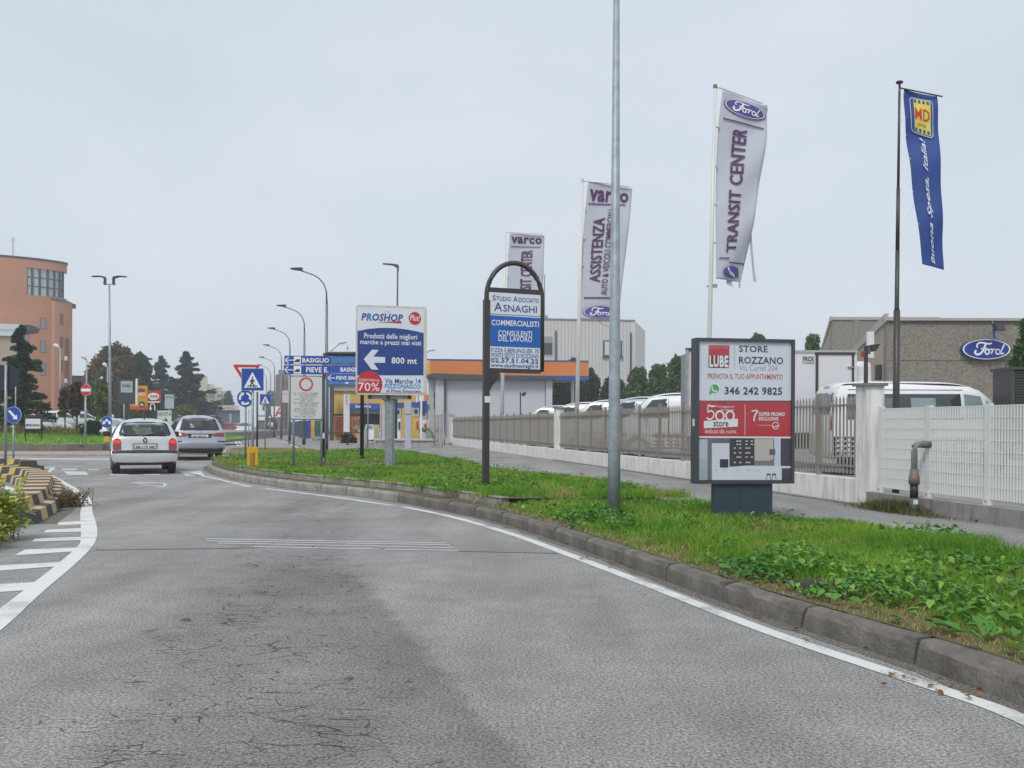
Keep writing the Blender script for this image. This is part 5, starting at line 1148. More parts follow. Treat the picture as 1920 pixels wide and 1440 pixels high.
VP = [(.10, .36), (.01, .42), (0, .6), (.0, .9), (.02, 1.2), (.06, 1.5), (.12, 1.75), (.2, 1.90), (.4, 1.97), (1.2, 2.0), (2.8, 1.99), (3.3, 1.93), (3.6, 1.82), (4.2, 1.30), (4.5, 1.12), (4.8, 1.0), (4.95, .8), (5.0, .55), (4.95, .36)]
VW = [(.36, .88), (.5, .96), (.8, .98), (1.15, .97), (1.3, .95), (1.6, .90), (1.8, .84), (1.92, .76), (1.97, .66), (2.0, .55)]
def vanmake(label, glassy=True, group=None):
    c = Car('van', label, 'van', VP, VW, .05, 1.0, 3.95, .34, wpaint, zs=.8, group=group)
    c.patch('windscreen', [(-.86, 1.24), (.86, 1.24), (.76, 1.86), (-.76, 1.86)], carglass2, 'front')
    for e in ('left', 'right'):
        c.patch('side_window', [(3.05, 1.25), (3.98, 1.25), (3.50, 1.80), (3.05, 1.84)], carglass, e); c.patch('door_line', [(3.0, .55), (3.015, .55), (3.015, 1.85), (3.0, 1.85)], plast, e); c.patch('door_line', [(1.75, .55), (1.765, .55), (1.765, 1.85), (1.75, 1.85)], plast, e)
        c.patch('side_moulding', [(1.4, .66), (3.5, .66), (3.5, .74), (1.4, .74)], plast, e)
    hl = [(.55, .88), (.93, .90), (.92, 1.05), (.70, 1.02)]
    for p_ in (hl, mirrored(hl)): c.patch('head_light', p_, lens, 'front', .012)
    c.patch('grille', [(-.55, .72), (.55, .72), (.55, .92), (-.55, .92)], plast, 'front', .012); c.patch('bumper', [(-.9, .4), (.9, .4), (.9, .62), (-.9, .62)], plast, 'front', .014)
    c.mirrors(3.7, 1.28, plast, .24); return c
gv = 'white vans parked side by side behind the railing'
v0 = vanmake('white van nearest the poster light box behind the railing', group=gv); v0.t.scale = (1.1, 1.16, 1.17)
vans = ((1236, 36, 84, 'white van nearest the poster light box behind the railing'), (1180, 40.5, 83, 'second white van from the poster light box, just right of the thick lamp post'), (1122, 45, 82, 'white van just left of the thick lamp post behind the railing'), (1074, 50, 80, 'white van beside the pole of the middle white flag'), (1026, 58, 78, 'farthest low white van left of the middle pillar'))
for k, (px_, Y_, r_, lab) in enumerate(vans):
    # px is where the roof begins to drop, 3.3 m ahead of the rear
    d_ = Vector((-math.sin(R(r_)), math.cos(R(r_)))); rear = Vector((XZ(px_, Y_), Y_)) - d_ * 3.25 * 1.16
    if k == 0: v0.t.location = (rear.x, rear.y, .145); v0.t.rotation_euler = (0, 0, R(r_)); v0.t['label'] = lab
    else: dup(v0.t, (rear.x, rear.y, .145), R(r_), lab)
# minibus behind the white grating fence
rwv = [(-.74, 1.28), (.74, 1.28), (.70, 1.76), (-.70, 1.76)]
mbus = Car('minibus', 'white minibus with long dark side windows behind the white pillar', 'minibus', VP, VW, .05, 1.0, 3.95, .34, wpaint, zs=.8)
mbus.patch('rear_window', rwv, glassm); mbus.patch('brake_light', [(-.2, 1.86), (.2, 1.86), (.2, 1.90), (-.2, 1.90)], lampred); mbus.patch('windscreen', [(-.84, 1.24), (.84, 1.24), (.76, 1.80), (-.76, 1.80)], glassm, 'front')
for e in ('left', 'right'):
    mbus.patch('side_window', [(.30, 1.18), (3.12, 1.18), (3.12, 1.75), (.38, 1.74)], carglass, e, .008)
    for a, b in ((.36, .95), (1.2, 1.62), (1.9, 2.5)): mbus.patch('glass_pane', [(a, 1.24), (b, 1.24), (b, 1.66), (a, 1.66)], carglass2 if a > 1.5 else glassm, e, .012)
    mbus.patch('side_window', [(3.2, 1.22), (3.72, 1.22), (3.6, 1.70), (3.2, 1.75)], carglass2, e, .008); mbus.patch('quarter_window', [(3.76, 1.22), (4.1, 1.22), (3.72, 1.62)], carglass2, e, .008)
    mbus.patch('roof_line', [(.4, 1.83), (3.2, 1.83), (3.2, 1.845), (.4, 1.845)], plast, e); mbus.patch('side_moulding', [(1.4, .72), (3.5, .72), (3.5, .80), (1.4, .80)], plast, e)
tlv = [(.84, .95), (.95, .95), (.93, 1.45), (.86, 1.45)]
for p_ in (tlv, mirrored(tlv)): mbus.patch('tail_light', p_, lampred, off=.02)
mbus.mirrors(3.7, 1.28, plast, .24)
# rear corner towards the camera at (1563, 19.5), body running right and slightly nearer
r_ = -90.5; mbus.t.scale = (1.02, .98, 1.09); d_ = Vector((-math.sin(R(r_)), math.cos(R(r_)))); n_ = Vector((d_.y, -d_.x)); corner = Vector((XZ(1562, 23.4), 23.4)); rear = corner - n_ * .97
mbus.t.location = (rear.x, rear.y, .2); mbus.t.rotation_euler = (0, 0, R(r_))
# box truck
B = Board('box_truck', 'white refrigerated box truck with brown framed side door behind the minibus', 'truck', 1450, 27.2, R(-2), .145)
tw = M('truck_white', (.66, .67, .70), .4, 0, .04, 1)
a, z0, c_, z1 = B.rect(1298, 659, 1607, 790); z1 = B.loc(1450, 658)[1]
MB().box(a, c_, 0, 2.2, 1.0, z1).build('box', tw, B.e, bevel=.02); MB().box(a - .012, a + .06, -.02, 2.22, .95, z1 + .02).build('rear_frame', steelback, B.e); MB().box(a - .012, c_ + .02, -.025, -.002, z1 - .05, z1 + .02).build('top_rail', M('rail_grey', (.4, .4, .4)), B.e)
db = M('door_brown', (.06, .04, .035), .6)
for nm, r in (('door_frame', (1529, 662, 1534, 745)), ('door_frame', (1597, 664, 1601, 745)), ('door_lintel', (1528, 660.5, 1603, 665))): B.box(nm, r, -.03, -.003, db)
B.box('door_latch', (1589, 687, 1602, 689.5), -.05, -.003, galv); B.box('decal', (1504, 667, 1527, 682), -.008, -.003, M('decal_grey', (.5, .5, .52))); B.text('FRCX', (1506, 669, 1526, 677), -.012, blackp, .03); B.text('11-2022', (1506, 678.5, 1526, 681.5), -.012, blackp)
MB().box(c_ + .02, c_ + .55, .35, 1.85, 2.2, z1 - .25).build('fridge_unit', tw, B.e, bevel=.15)
cabp = [(c_ + .05, .5), (c_ + .05, 2.45), (c_ + .9, 2.42), (c_ + 1.15, 2.25), (c_ + 1.65, 1.35), (c_ + 2.1, 1.15), (c_ + 2.2, .5)]; MB().prism(cabp, .15, 2.1).build('cab', tw, B.e, bevel=.12)
MB().prism([(c_ + .3, 1.4), (c_ + .3, 2.15), (c_ + .95, 2.12), (c_ + 1.4, 1.4)], .135, .152).build('cab_window', carglass, B.e); MB().box(a + .1, c_ + 2, .3, 1.9, .55, .98).build('chassis', plast, B.e)
for x in (a + 1.2, c_ + 1.4):
    for y in (.2, 1.85): MB().tube([(x, y - .12, .38), (x, y + .12, .38)], .38, 18).build('wheel', tyre_m, B.e)
# lorry rear seen left of the light box
B = Board('box_truck', 'dull white box lorry end showing just left of the poster light box', 'truck', 1330, 24.5, R(-11), .145)
a, z0, c_, z1 = B.rect(1287, 655, 1400, 790); MB().box(a, c_, 0, 2.6, .9, z1).build('box', M('dull_white', (.5, .5, .47), .5, 0, .08, 1, dirt=.3), B.e, bevel=.03); MB().box(a - .03, c_ + .03, -.03, .0, z1 - .03, z1 + .04).build('top_rail', darkm, B.e); MB().box(a - .02, a + .05, -.03, -.003, .9, z1).build('corner_post', galv, B.e)
MB().box(a + .1, c_ - .1, .1, 2.4, .5, .88).build('chassis', plast, B.e)
for x in (a + .5, c_ - .5): MB().tube([(x, .2, .38), (x, .5, .38)], .38, 16).build('wheel', tyre_m, B.e)

# ------------------------------------------------------------------ people far down the pavement
def person(px, Y, h, top, bottom, label, rot=0, stride=.18):
    t = thing('person', label, 'person', (XZ(px, Y), Y, .145), R(rot)); k = h / 1.75
    vs = [(0, 0, .95), (0, 0, 1.15), (0, 0, 1.38), (0, 0, 1.50), (0, -.01, 1.62), (0, 0, 1.70), (.09, 0, .92), (.10, stride, .50), (.10, stride * .9, .08), (.10, stride + .14, .03), (-.09, 0, .92), (-.10, -stride * .4, .50), (-.10, -stride * 1.4, .10), (-.10, -stride * 1.2, .03), (.19, 0, 1.40), (.24, -.08, 1.13), (.24, .05, .90), (-.19, 0, 1.40), (-.24, .10, 1.14), (-.24, .2, .93)]
    es = [(0, 1), (1, 2), (2, 3), (3, 4), (4, 5), (0, 6), (6, 7), (7, 8), (8, 9), (0, 10), (10, 11), (11, 12), (12, 13), (2, 14), (14, 15), (15, 16), (2, 17), (17, 18), (18, 19)]
    rad = [.15, .13, .15, .06, .10, .085, .10, .07, .045, .035, .10, .07, .045, .035, .065, .045, .03, .065, .045, .03]
    me = bpy.data.meshes.new('body'); me.from_pydata([(x * k, y * k, z * k) for x, y, z in vs], es, []); o = link(me, 'body', bottom, t); m_ = o.modifiers.new('skin', 'SKIN'); o.modifiers.new('sub', 'SUBSURF').levels = 1
    for i, r_ in enumerate(rad): me.skin_vertices[0].data[i].radius = (r_ * k, r_ * k * .8)
    me.skin_vertices[0].data[0].use_root = True
    MB().tube([(0, 0, .92 * k), (0, 0, 1.15 * k), (0, 0, 1.42 * k), (0, 0, 1.50 * k)], [.19 * k, .175 * k, .2 * k, .09 * k], 10).build('jacket', top, t, True); MB().tube([(0, .02, 1.62 * k), (0, .02, 1.72 * k), (0, .02, 1.76 * k)], [.105 * k, .10 * k, .04 * k], 8).build('hair', M('dark_hair', (.03, .02, .015), .8), t, True)
trou = M('dark_trousers', (.03, .035, .06), .9)
person(504, 122, 1.75, M('green_jacket', (.22, .25, .10), .9), trou, 'walker in an olive top with dark legs on the far pavement', 10); person(510, 118, 1.7, M('white_top', (.6, .6, .62), .9), trou, 'walker in a white top on the far pavement', 15); person(516, 112, 1.75, M('dark_coat', (.05, .05, .07), .9), trou, 'walker in a dark coat, nearest of the three on the far pavement', -10)

# the glazed front of the light box
for o in bpy.data.objects:
    if o.get('label', '').startswith('large graphite light box'):
        hs = [c for c in o.children if c.name.startswith('housing')][0]
        xs = [v.co.x for v in hs.data.vertices]; zs_ = [v.co.z for v in hs.data.vertices]
        MB().add([(min(xs), -.006, min(zs_)), (max(xs), -.006, min(zs_)), (max(xs), -.006, max(zs_)), (min(xs), -.006, max(zs_))], [(0, 1, 2, 3)]).build('glass_front', clearpane(), o)
# ------------------------------------------------------------------ foliage helpers
def leafcloud(blobs, n, size, flat=.0, shell=.55):
    """leaf-sized quads through the volume of a few uneven blobs"""
    w = np.array([b[3] * b[4] * b[5] for b in blobs]); w = w / w.sum(); k = rng.choice(len(blobs), n, p=w); b = np.array(blobs)[k]
    d = rng.normal(size=(n, 3)); d /= np.linalg.norm(d, axis=1)[:, None]; r = rng.uniform(shell, 1.0, n) ** .7
    lump = 1 + .22 * np.sin(d[:, 0] * 7 + k) * np.cos(d[:, 2] * 6 + 2 * k) + rng.normal(0, .07, n)
    c = b[:, :3] + d * b[:, 3:6] * (r * lump)[:, None]
    u = rng.normal(size=(n, 3)); u[:, 2] *= (1 - flat); u /= np.linalg.norm(u, axis=1)[:, None]; v = np.cross(u, rng.normal(size=(n, 3))); v /= np.linalg.norm(v, axis=1)[:, None]
    s = (size * rng.uniform(.6, 1.4, n))[:, None]
    V = np.stack([c - u * s, c + v * s * .5, c + u * s, c - v * s * .5], 1).reshape(-1, 3); T = np.arange(n * 4).reshape(-1, 4); return V, T
bark = M('bark', (.09, .07, .055), .9, 0, .3, 8, .4, 20)
def tree(name, label, px, Y, zb, top, wpx, lm, n=5000, leaf=.22, trunk=.25, group=None, seed=1, base=None, th=None, shell=.55, lean=0, nb=9):
    """crown filling the picture rows top..base about column px"""
    rr = random.Random(seed); X = XZ(px, Y); H = P(px, top, Y).z - zb; hb = (P(px, base, Y).z - zb) if base else H * .25; hw = wpx / 2 / F * Y
    t = thing(name, label, 'tree' if 'hedge' not in name else 'hedge', (X, Y, zb), 0, group); blobs = []
    for i in range(nb):
        f = (i + .5) / nb; z = hb + (H - hb) * f; prof = math.sin(math.pi * min(1, .18 + f * .82)) ** .6; rad = hw * rr.uniform(.38, .55) * (.5 + .5 * prof); a = rr.uniform(0, 6.28) + i * 2.4; o = (hw - rad) * rr.uniform(.4, 1) * prof
        rz = rad * rr.uniform(.6, .95); blobs.append((o * math.cos(a), o * math.sin(a), min(z, H - rz * .95), rad, rad, rz))
    blobs.append((0, 0, hb + (H - hb) * .5, hw * .6, hw * .6, (H - hb) * .42)); blobs.append((lean, 0, H - hw * .4, hw * .42, hw * .42, hw * .42))
    V, T = leafcloud(blobs, n, leaf, shell=shell); V[:, 2] = np.maximum(V[:, 2], .1); npmesh('crown', V, T, lm, t)
    m = MB(); m.tube([(0, 0, -.1), (0, 0, H * .3), (lean * .5, 0, H * .75)], [trunk, trunk * .75, trunk * .2], 8)
    for b in blobs[:6]: m.tube([(0, 0, H * .28), (b[0] * .6, b[1] * .6, b[2] * .8), (b[0], b[1], b[2])], [trunk * .4, trunk * .25, trunk * .08], 5)
    m.build('trunk', bark, t, True); return t
def conifer(name, label, px, Y, zb, top, wpx, lm, n=9000, leaf=.2, seed=1, base=None, open_=.0, droop=.25, group=None, px2=None):
    rr = np.random.default_rng(seed); X = XZ(px, Y); H = P(px, top, Y).z - zb; hb = (P(px, base, Y).z - zb) if base else .3; hw = wpx / 2 / F * Y
    t = thing(name, label, 'tree', (X, Y, zb), 0, group); nt = max(12, int((H - hb) / (.2 if hw < 2.2 else .42))); V, T, k = [], [], 0; m = MB().tube([(0, 0, -.1), (0, 0, H * .98)], [hw * .09 + .06, .02], 7)
    for i in range(nt):
        f = i / (nt - 1); z = hb + (H - hb) * (f ** .95); L = hw * (1 - f) ** .8 * 1.0 + .12; nbr = int(5 + 3 * (1 - f))
        for j in range(nbr):
            z = hb + (H - hb) * (f ** .95) + rr.normal(0, .035) * (H - hb) * (1 - f) ; a = rr.uniform(0, 6.283); ll = L * rr.choice([.5, .7, .85, 1., 1.25]); q = max(18, int(n / nt / nbr)); s = rr.uniform(.12, 1, q) ** .8; wid = .16 * ll * (1.2 - s)
            side = rr.normal(0, 1, q) * wid; x = np.cos(a) * s * ll - np.sin(a) * side; y = np.sin(a) * s * ll + np.cos(a) * side; zz = z - droop * ll * s * s + .22 * ll * s + rr.normal(0, .03 + .025 * ll, q)
            c = np.stack([x, y, np.minimum(zz, H)], 1); u = np.stack([np.cos(a) + rr.normal(0, .5, q), np.sin(a) + rr.normal(0, .5, q), rr.normal(-.1, .35, q)], 1); u /= np.linalg.norm(u, axis=1)[:, None]
            v = np.cross(u, rr.normal(size=(q, 3))); v /= np.linalg.norm(v, axis=1)[:, None]; sz = (leaf * rr.uniform(.6, 1.3, q))[:, None]
            V.append(np.stack([c - u * sz, c + v * sz * .35, c + u * sz, c - v * sz * .35], 1).reshape(-1, 3)); T.append(np.arange(q * 4).reshape(-1, 4) + k); k += q * 4
            if j % 2 == 0: m.tube([(0, 0, z), (math.cos(a) * ll * .8, math.sin(a) * ll * .8, z - droop * ll * .5)], [.03, .01], 4)
    npmesh('crown', np.concatenate(V), np.concatenate(T), lm, t); m.build('trunk', bark, t); return t
dkgreen = leafmat('dark_evergreen', (.012, .035, .014), (.030, .070, .022), (.06, .10, .03), .8, .1, .7)
spruce_m = leafmat('spruce_needles', (.014, .036, .018), (.035, .08, .034), (.07, .125, .05), 1.2, .08, .7)
blue_m = leafmat('blue_spruce', (.02, .042, .042), (.045, .08, .07), None, .5, .08, .7)
autumn = leafmat('autumn_leaf', (.06, .07, .025), (.14, .085, .035), (.22, .085, .035), .22, .2); olive = leafmat('olive_leaf', (.05, .07, .022), (.10, .12, .04), (.15, .16, .05), .35, .2)
brownl = leafmat('brown_leaf', (.045, .025, .02), (.08, .045, .03), (.13, .08, .04), 1., .15); midg = leafmat('mid_green', (.04, .085, .022), (.09, .16, .035), (.15, .22, .055), .5, .2)
limeg = leafmat('light_green', (.07, .11, .03), (.13, .18, .05), (.18, .22, .07), .5, .2)

# ------------------------------------------------------------------ central island and car park at the left
turf = leafmat('short_turf', (.07, .17, .02), (.14, .27, .035), (.22, .28, .08), .35, 0, .8)
wl0 = G(0, 844, .1); stonewall = M('old_kerb_wall', (.16, .15, .13), .95, 0, .25, 2, .4, 30, dirt=.4)
wp = [Vector((-60, 41.5)), Vector((-32, 43.2)), Vector((-24, 44.0)), Vector((-19.6, 44.3)), Vector((-18.7, 45.2)), Vector((-18.4, 47))]
wp = smoothpath(wp, 2); iw = tag(thing('island_kerb', None, None), kind='structure'); ws_ = resample(wp, 1.6)
for i in range(len(ws_) - 1):
    a, b = ws_[i], ws_[i + 1]; d = b - a; m_ = Matrix.Translation((a.x, a.y, 0)) @ Matrix.Rotation(math.atan2(d.y, d.x), 4, 'Z'); MB().box(.01, d.length - .01, 0, .3, .0, .36 + .01 * (i % 3)).build('wall_stone', stonewall, iw).matrix_world = m_
ap = smoothpath([Vector(p) for p in ((-75, 35.5), (-40, 37.5), (-22, 39.0), (-16, 39.6), (-12.8, 41.2), (-12.2, 44), (-13, 48))], 2)
polysheet('roundabout_apron', [tuple(p) for p in ap] + [(-20, 50), (-75, 50)], .06, apron_m, skirt=.08)
mv, mf = [], []; nx, ny = 60, 24
for j in range(ny + 1):
    for i in range(nx + 1):
        x = -70 + 52.2 * i / nx; y0 = np.interp(x, [p.x for p in wp], [p.y for p in wp]) + .12; y = y0 + (67 - y0) * j / ny
        rise = .34 + .62 * (1 - math.exp(-3. * j / ny)) * min(1, (-17.5 - x) / 4) + .05 * math.sin(x * .7 + y * .3); mv.append((x, y, max(rise, .1)))
for j in range(ny):
    for i in range(nx): mf.append((j * (nx + 1) + i, j * (nx + 1) + i + 1, (j + 1) * (nx + 1) + i + 1, (j + 1) * (nx + 1) + i))
tag(MB().add(mv, mf).build('grass_mound', turf, None, True), kind='structure')
X = rng.uniform(-45, -18.4, 26000); Y = rng.uniform(44.2, 66, 26000); y0 = np.interp(X, [p.x for p in wp], [p.y for p in wp]); k = Y > y0 + .35; X, Y = X[k], Y[k]; f_ = (Y - y0[k]) / (67 - y0[k]); z = .33 + .62 * (1 - np.exp(-3 * f_)) * np.minimum(1, (-17.5 - X) / 4)
v, t = blades(X, Y, z, rng.uniform(.06, .18, len(X)), np.full(len(X), .035), rng.uniform(.02, .1, len(X))); tag(npmesh('mound_grass', v, t, gm), kind='stuff')
k = (vnoise(X, Y, .35, 5) > .55) & (Y < 55); v, t = blades(X[k], Y[k], z[k], rng.uniform(.2, .55, k.sum()), np.full(k.sum(), .05), rng.uniform(.05, .3, k.sum())); tag(npmesh('dry_shrubs', v, t, leafmat('rusty_shrub', (.12, .09, .03), (.20, .14, .05), (.11, .13, .04), 1.)), kind='stuff')
polysheet('car_park', [(-100, 62), (-20, 62), (-21, 70), (-27, 120), (-100, 120)], .72, pave_m, skirt=.8)
# ------------------------------------------------------------------ left signs
B = Board('road_sign', 'dark back of an octagonal sign on a tall grey post at the left edge', 'road sign', 13, 23.6, R(-12), .0)
rpost(B, 14, 684, 868, 5, yo=-.05); a, z0, c_, z1 = B.rect(-16, 684, 36, 732); MB().prism([((a + c_) / 2 + (c_ - a) / 2 * 1.08 * math.cos(R(22.5 + 45 * k)), (z0 + z1) / 2 + (z1 - z0) / 2 * 1.08 * math.sin(R(22.5 + 45 * k))) for k in range(8)], .0, .02).build('sign_back', M('dark_sign_back', (.02, .022, .032), .6), B.e)
B = Board('road_sign', 'round blue keep-right arrow sign beside the tall post at the left edge', 'road sign', 24, 33, R(0), .0)
rpost(B, 24, 790, 862, 3.4, mat=galv); rpost(B, 28, 718, 790, 2.4); signdisc(B, (11, 762.5, 40.5, 793.5), -.02, bluep, whitep)
B.poly('arrow', [(16, 771), (19, 768.5), (30, 780), (32.5, 777.5), (33.5, 786.5), (24, 785.5), (26.5, 783)], -.03, whitep)
B = Board('road_sign', 'red and white no-entry disc on a grey post by the island wall', 'road sign', 161, 43.6, R(0), .06)
rpost(B, 159.5, 735, 843, 3.6); signdisc(B, (151.5, 720.5, 171.5, 742), -.02, redp, whitep); B.poly('white_bar', [(153, 728.8), (170, 728.8), (170, 734), (153, 734)], -.03, whitep)
B = Board('road_sign', 'round blue pass-either-side sign with yellow plate beside the double-armed lamp', 'road sign', 201, 41, R(0), .06)
rpost(B, 200.5, 790, 837, 3.0); signdisc(B, (190, 780, 211.5, 802.5), -.02, bluep, whitep); B.shape('arrow', fillpoly([(.12, .3), (.18, .62), (.26, .52), (.5, .78), (.74, .52), (.82, .62), (.88, .3), (.6, .34), (.68, .42), (.5, .6), (.32, .42), (.4, .34)]), (190, 780, 211.5, 802.5), -.03, whitep)
B.box('yellow_plate', (195, 808, 205, 828), -.03, .0, yel)
B = Board('supermarket_board', 'dark framed white supermarket name board on the grass mound', 'sign', 62, 47, R(0), .5)
frame(B, (45.5, 779, 79, 806), 2.6, -.03, .05, darkm); rpost(B, 46.5, 780, 824, 2.6, mat=darkm); rpost(B, 77, 780, 824, 2.6, mat=darkm); B.box('panel', (48, 785, 76, 804.5), -.02, .02, M('board_white', (.62, .66, .66), .5)); B.text('ESSELUNGA', (49, 795, 75, 799.5), -.03, navyp, .04)
# double-armed lamp
t = thing('street_lamp', 'tall grey lamp post with two upswept dark lamp heads at the left', 'street lamp', (XZ(207, 50), 50, .1)); tp = P(205, 533, 50); h_ = tp.z - .1; dx = tp.x - XZ(207, 50); s_ = 50 / F
MB().tube([(0, 0, 0), (dx * .4, 0, h_ * .45), (dx, 0, h_)], [3.1 * s_, 2.6 * s_, 1.5 * s_], 12).build('pole', galv, t, True); MB().beam((dx - 8.5 * s_, 0, h_), (dx + 8.5 * s_, 0, h_), .04).build('cross_arm', galv, t)
for sg in (-1, 1):
    MB().prism([(dx + sg * x * s_, h_ + y * s_) for x, y in ((7, -1), (9.5, -1), (9, 7), (9.5, 12), (13, 12), (18, 14), (32, 13.5), (32, 15), (18, 16), (8, 14), (7, 10))], -.12, .12).build('lamp_head', darkm, t)
# small white-headed lamps of the car park
wlamp = M('white_lamp_head', (.6, .62, .64), .4)
def plamp(px, top, bottom, Y, zb, hx, label, sg=-1, double=False):
    t = thing('street_lamp', label, 'street lamp', (XZ(px, Y), Y, zb)); H = P(px, top, Y).z - zb
    MB().tube([(0, 0, 0), (0, 0, H)], [.07, .05], 8).build('pole', galv, t, True)
    for s in ((-1, 1) if double else (sg,)):
        k = Y / F; MB().tube([(s * .05, 0, H - .02), (s * hx * .35 * k, 0, H + .15), (s * hx * .7 * k, 0, H + .24), (s * hx * k, 0, H + .2)], [.05, .14, .15, .05], 8).build('lamp_head', wlamp, t, True)
plamp(112.5, 654, 797, 68, .75, 14, 'grey lamp post with pale head in front of the terracotta building'); plamp(162, 674, 700, 75, .75, 11, 'lamp post with thin arm above the no-entry sign'); plamp(201, 688, 790, 80, .75, 10, 'lamp post with pale head just left of the double-armed lamp'); plamp(187, 713, 790, 95, .75, 6, 'small pale-headed lamp in front of the autumn trees', 1); plamp(232.5, 742, 790, 62, .3, 14, 'low lamp with two pale heads above the dark menu board', 1, True)

# ------------------------------------------------------------------ terracotta building
terra = M('terracotta_render', (.50, .235, .135), .85, 0, .10, .25, .1, 10); terra2 = M('terracotta_recess_shade', (.20, .09, .065), .8); slate = M('dark_roof_edge', (.045, .055, .065), .5)  # the darker terracotta carries the recess shade of the windows
tb = thing('office_building', 'terracotta curved office building with glazed top corner at the left', 'building', (XZ(-25, 138), 138, 0), R(28)); KY = .35; tb.scale = (1, KY, 1)   # an oval plan, its long side across the view
def arcwall(r, z0, z1, a0, a1, n=72, th=.5, cx=0, cy=0):
    m = MB(); pts = [(cx + r * math.sin(R(a0 + (a1 - a0) * i / n)), cy - r * math.cos(R(a0 + (a1 - a0) * i / n))) for i in range(n + 1)]; pin = [(cx + (r - th) * math.sin(R(a0 + (a1 - a0) * i / n)), cy - (r - th) * math.cos(R(a0 + (a1 - a0) * i / n))) for i in range(n + 1)]
    o_ = pts + pin[::-1]; m.prismz(o_, z0, z1); N_ = len(o_); top = m.f[0:2]; del m.f[0:2]
    for i in range(n): m.f += [(i, 2 * n + 1 - i, 2 * n - i, i + 1), (N_ + i, N_ + i + 1, N_ + 2 * n - i, N_ + 2 * n + 1 - i)]
    return m
RAD = 10.2
def cylhit(px, r, cx=0, cy=0):
    """where the line through a picture column meets the oval wall: angle in the plan, distance"""
    U = ray(px, 600)[0]; c_, s_ = math.cos(R(28)), math.sin(R(28)); X0, Y0 = -XZ(-25, 138), -138.0
    o = ((X0 * c_ + Y0 * s_) - cx, (-X0 * s_ + Y0 * c_) / KY - cy); d = ((U * c_ + s_), (-U * s_ + c_) / KY)
    A = d[0] ** 2 + d[1] ** 2; Bq = 2 * (o[0] * d[0] + o[1] * d[1]); Cq = o[0] ** 2 + o[1] ** 2 - r * r; D_ = max(0, Bq * Bq - 4 * A * Cq); t = (-Bq - math.sqrt(D_)) / (2 * A)
    return math.atan2(o[0] + t * d[0], -(o[1] + t * d[1])), t
zt_ = P(60, 483, cylhit(60, RAD)[1]).z; zg1 = P(80, 504.5, cylhit(80, RAD)[1]).z; zg0 = P(80, 555, cylhit(80, RAD)[1]).z; zl = P(134, 568, cylhit(132, RAD, .75)[1]).z
agl = math.degrees(cylhit(48, RAD - .3)[0])   # the glazing starts here round the drum
arcwall(RAD, 0, zg0, -98, 98).build('drum_wall', terra, tb); arcwall(RAD, zg0, zg1, -98, agl).build('drum_wall', terra, tb); arcwall(RAD + .02, zg1, zt_ - .3, -98, 98).build('parapet', terra, tb); arcwall(RAD + .15, zt_ - .3, zt_, -98, 98, th=1).build('roof_edge', slate, tb)
MB().prismz(ell(0, 0, RAD - .6, RAD - .6, 32), zt_ - .6, zt_ - .35).build('roof', slate, tb)
gl = arcwall(RAD - .55, zg0, zg1, agl - 3, 98, th=.05).build('glazing', glasslight, tb)
for i, pq in enumerate((49, 60, 74, 89, 101.5, 111.5, 117.5)):
    a = math.degrees(cylhit(pq, RAD - .3)[0])
    if True:
        x, y = (RAD - .3) * math.sin(R(a)), -(RAD - .3) * math.cos(R(a)); MB().tube([(x, y, zg0), (x, y, zg1)], .16, 4).build('mullion', slate, tb)
for f in (1 / 3, 2 / 3): arcwall(RAD - .4, zg0 + (zg1 - zg0) * f - .06, zg0 + (zg1 - zg0) * f + .06, agl, 98, th=.1).build('transom', slate, tb)
R2 = 10.2; oa = math.degrees(cylhit(102, R2, .75)[0]); arcwall(R2, 0, zl, oa, 105, cx=.75, cy=0).build('outer_wall', terra, tb)
m = MB(); n_ = 14
for i in range(n_):
    a, b = oa + (105 - oa) * i / n_, oa + (105 - oa) * (i + 1) / n_; q = lambda r, a, cx, cy: (cx + r * math.sin(R(a)), cy - r * math.cos(R(a)))
    m.add([(*q(R2 + .1, a, 0.75, 0), zl + .02), (*q(R2 + .1, b, 0.75, 0), zl + .02), (*q(RAD - .5, b, 0, 0), zg0 + .1), (*q(RAD - .5, a, 0, 0), zg0 + .1)], [(0, 1, 2, 3)])
m.build('ledge_roof', slate, tb, True); x, y = .75 + R2 + .1, .0; MB().box(x - .2, x + .35, y - .6, y + .2, zl - .7, zl - .05).build('rain_head', slate, tb)
def dwin(px, y0, y1, wpx, dark=False, r=RAD, cx=0, cy=0, name='window'):
    """window box on the curved wall, recess shade put into its dark colour"""
    a, Yh = cylhit(px, r, cx, cy); zz0, zz1 = P(px, y1, Yh).z, P(px, y0, Yh).z; hw = wpx / F * 130 / 2 / max(.4, math.cos(a))
    m_ = Matrix.Translation((cx + (r) * math.sin(a), cy - r * math.cos(a), 0)) @ Matrix.Rotation(a, 4, 'Z')
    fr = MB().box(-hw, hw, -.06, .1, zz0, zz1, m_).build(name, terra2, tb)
    if not dark: MB().box(-hw + .09, hw - .16, -.09, -.062, zz0 + .06, zz1 - .12, m_).build('pane', M('window_grey_blue', (.20, .25, .28), .15, 0, .1, .5, spec=.8), fr)
for y0, y1 in ((595.5, 616), (639, 661), (682, 704)): dwin(80.5, y0, y1, 11)
for y0, y1 in ((588, 609), (631, 652), (675, 697), (722, 745)): dwin(115, y0, y1, 6, True, R2, 0.75, 0)
dwin(125.5, 634, 762, 8, True, R2, 0.75, 0, 'stair_slot')
for y in (668, 710): dwin(124.5, y, y + 8, 4, True, R2 + .12, 0.75, 0, 'slot_light')
for o in tb.children:
    if o.name.startswith('slot_light'): o.data.materials[0] = whitep
dwin(50, 626, 648, 9)
MB().tube([(3.2, 0, zt_), (3.2, 0, zt_ + 3.1)], .06, 5).build('aerial_mast', galv, tb)
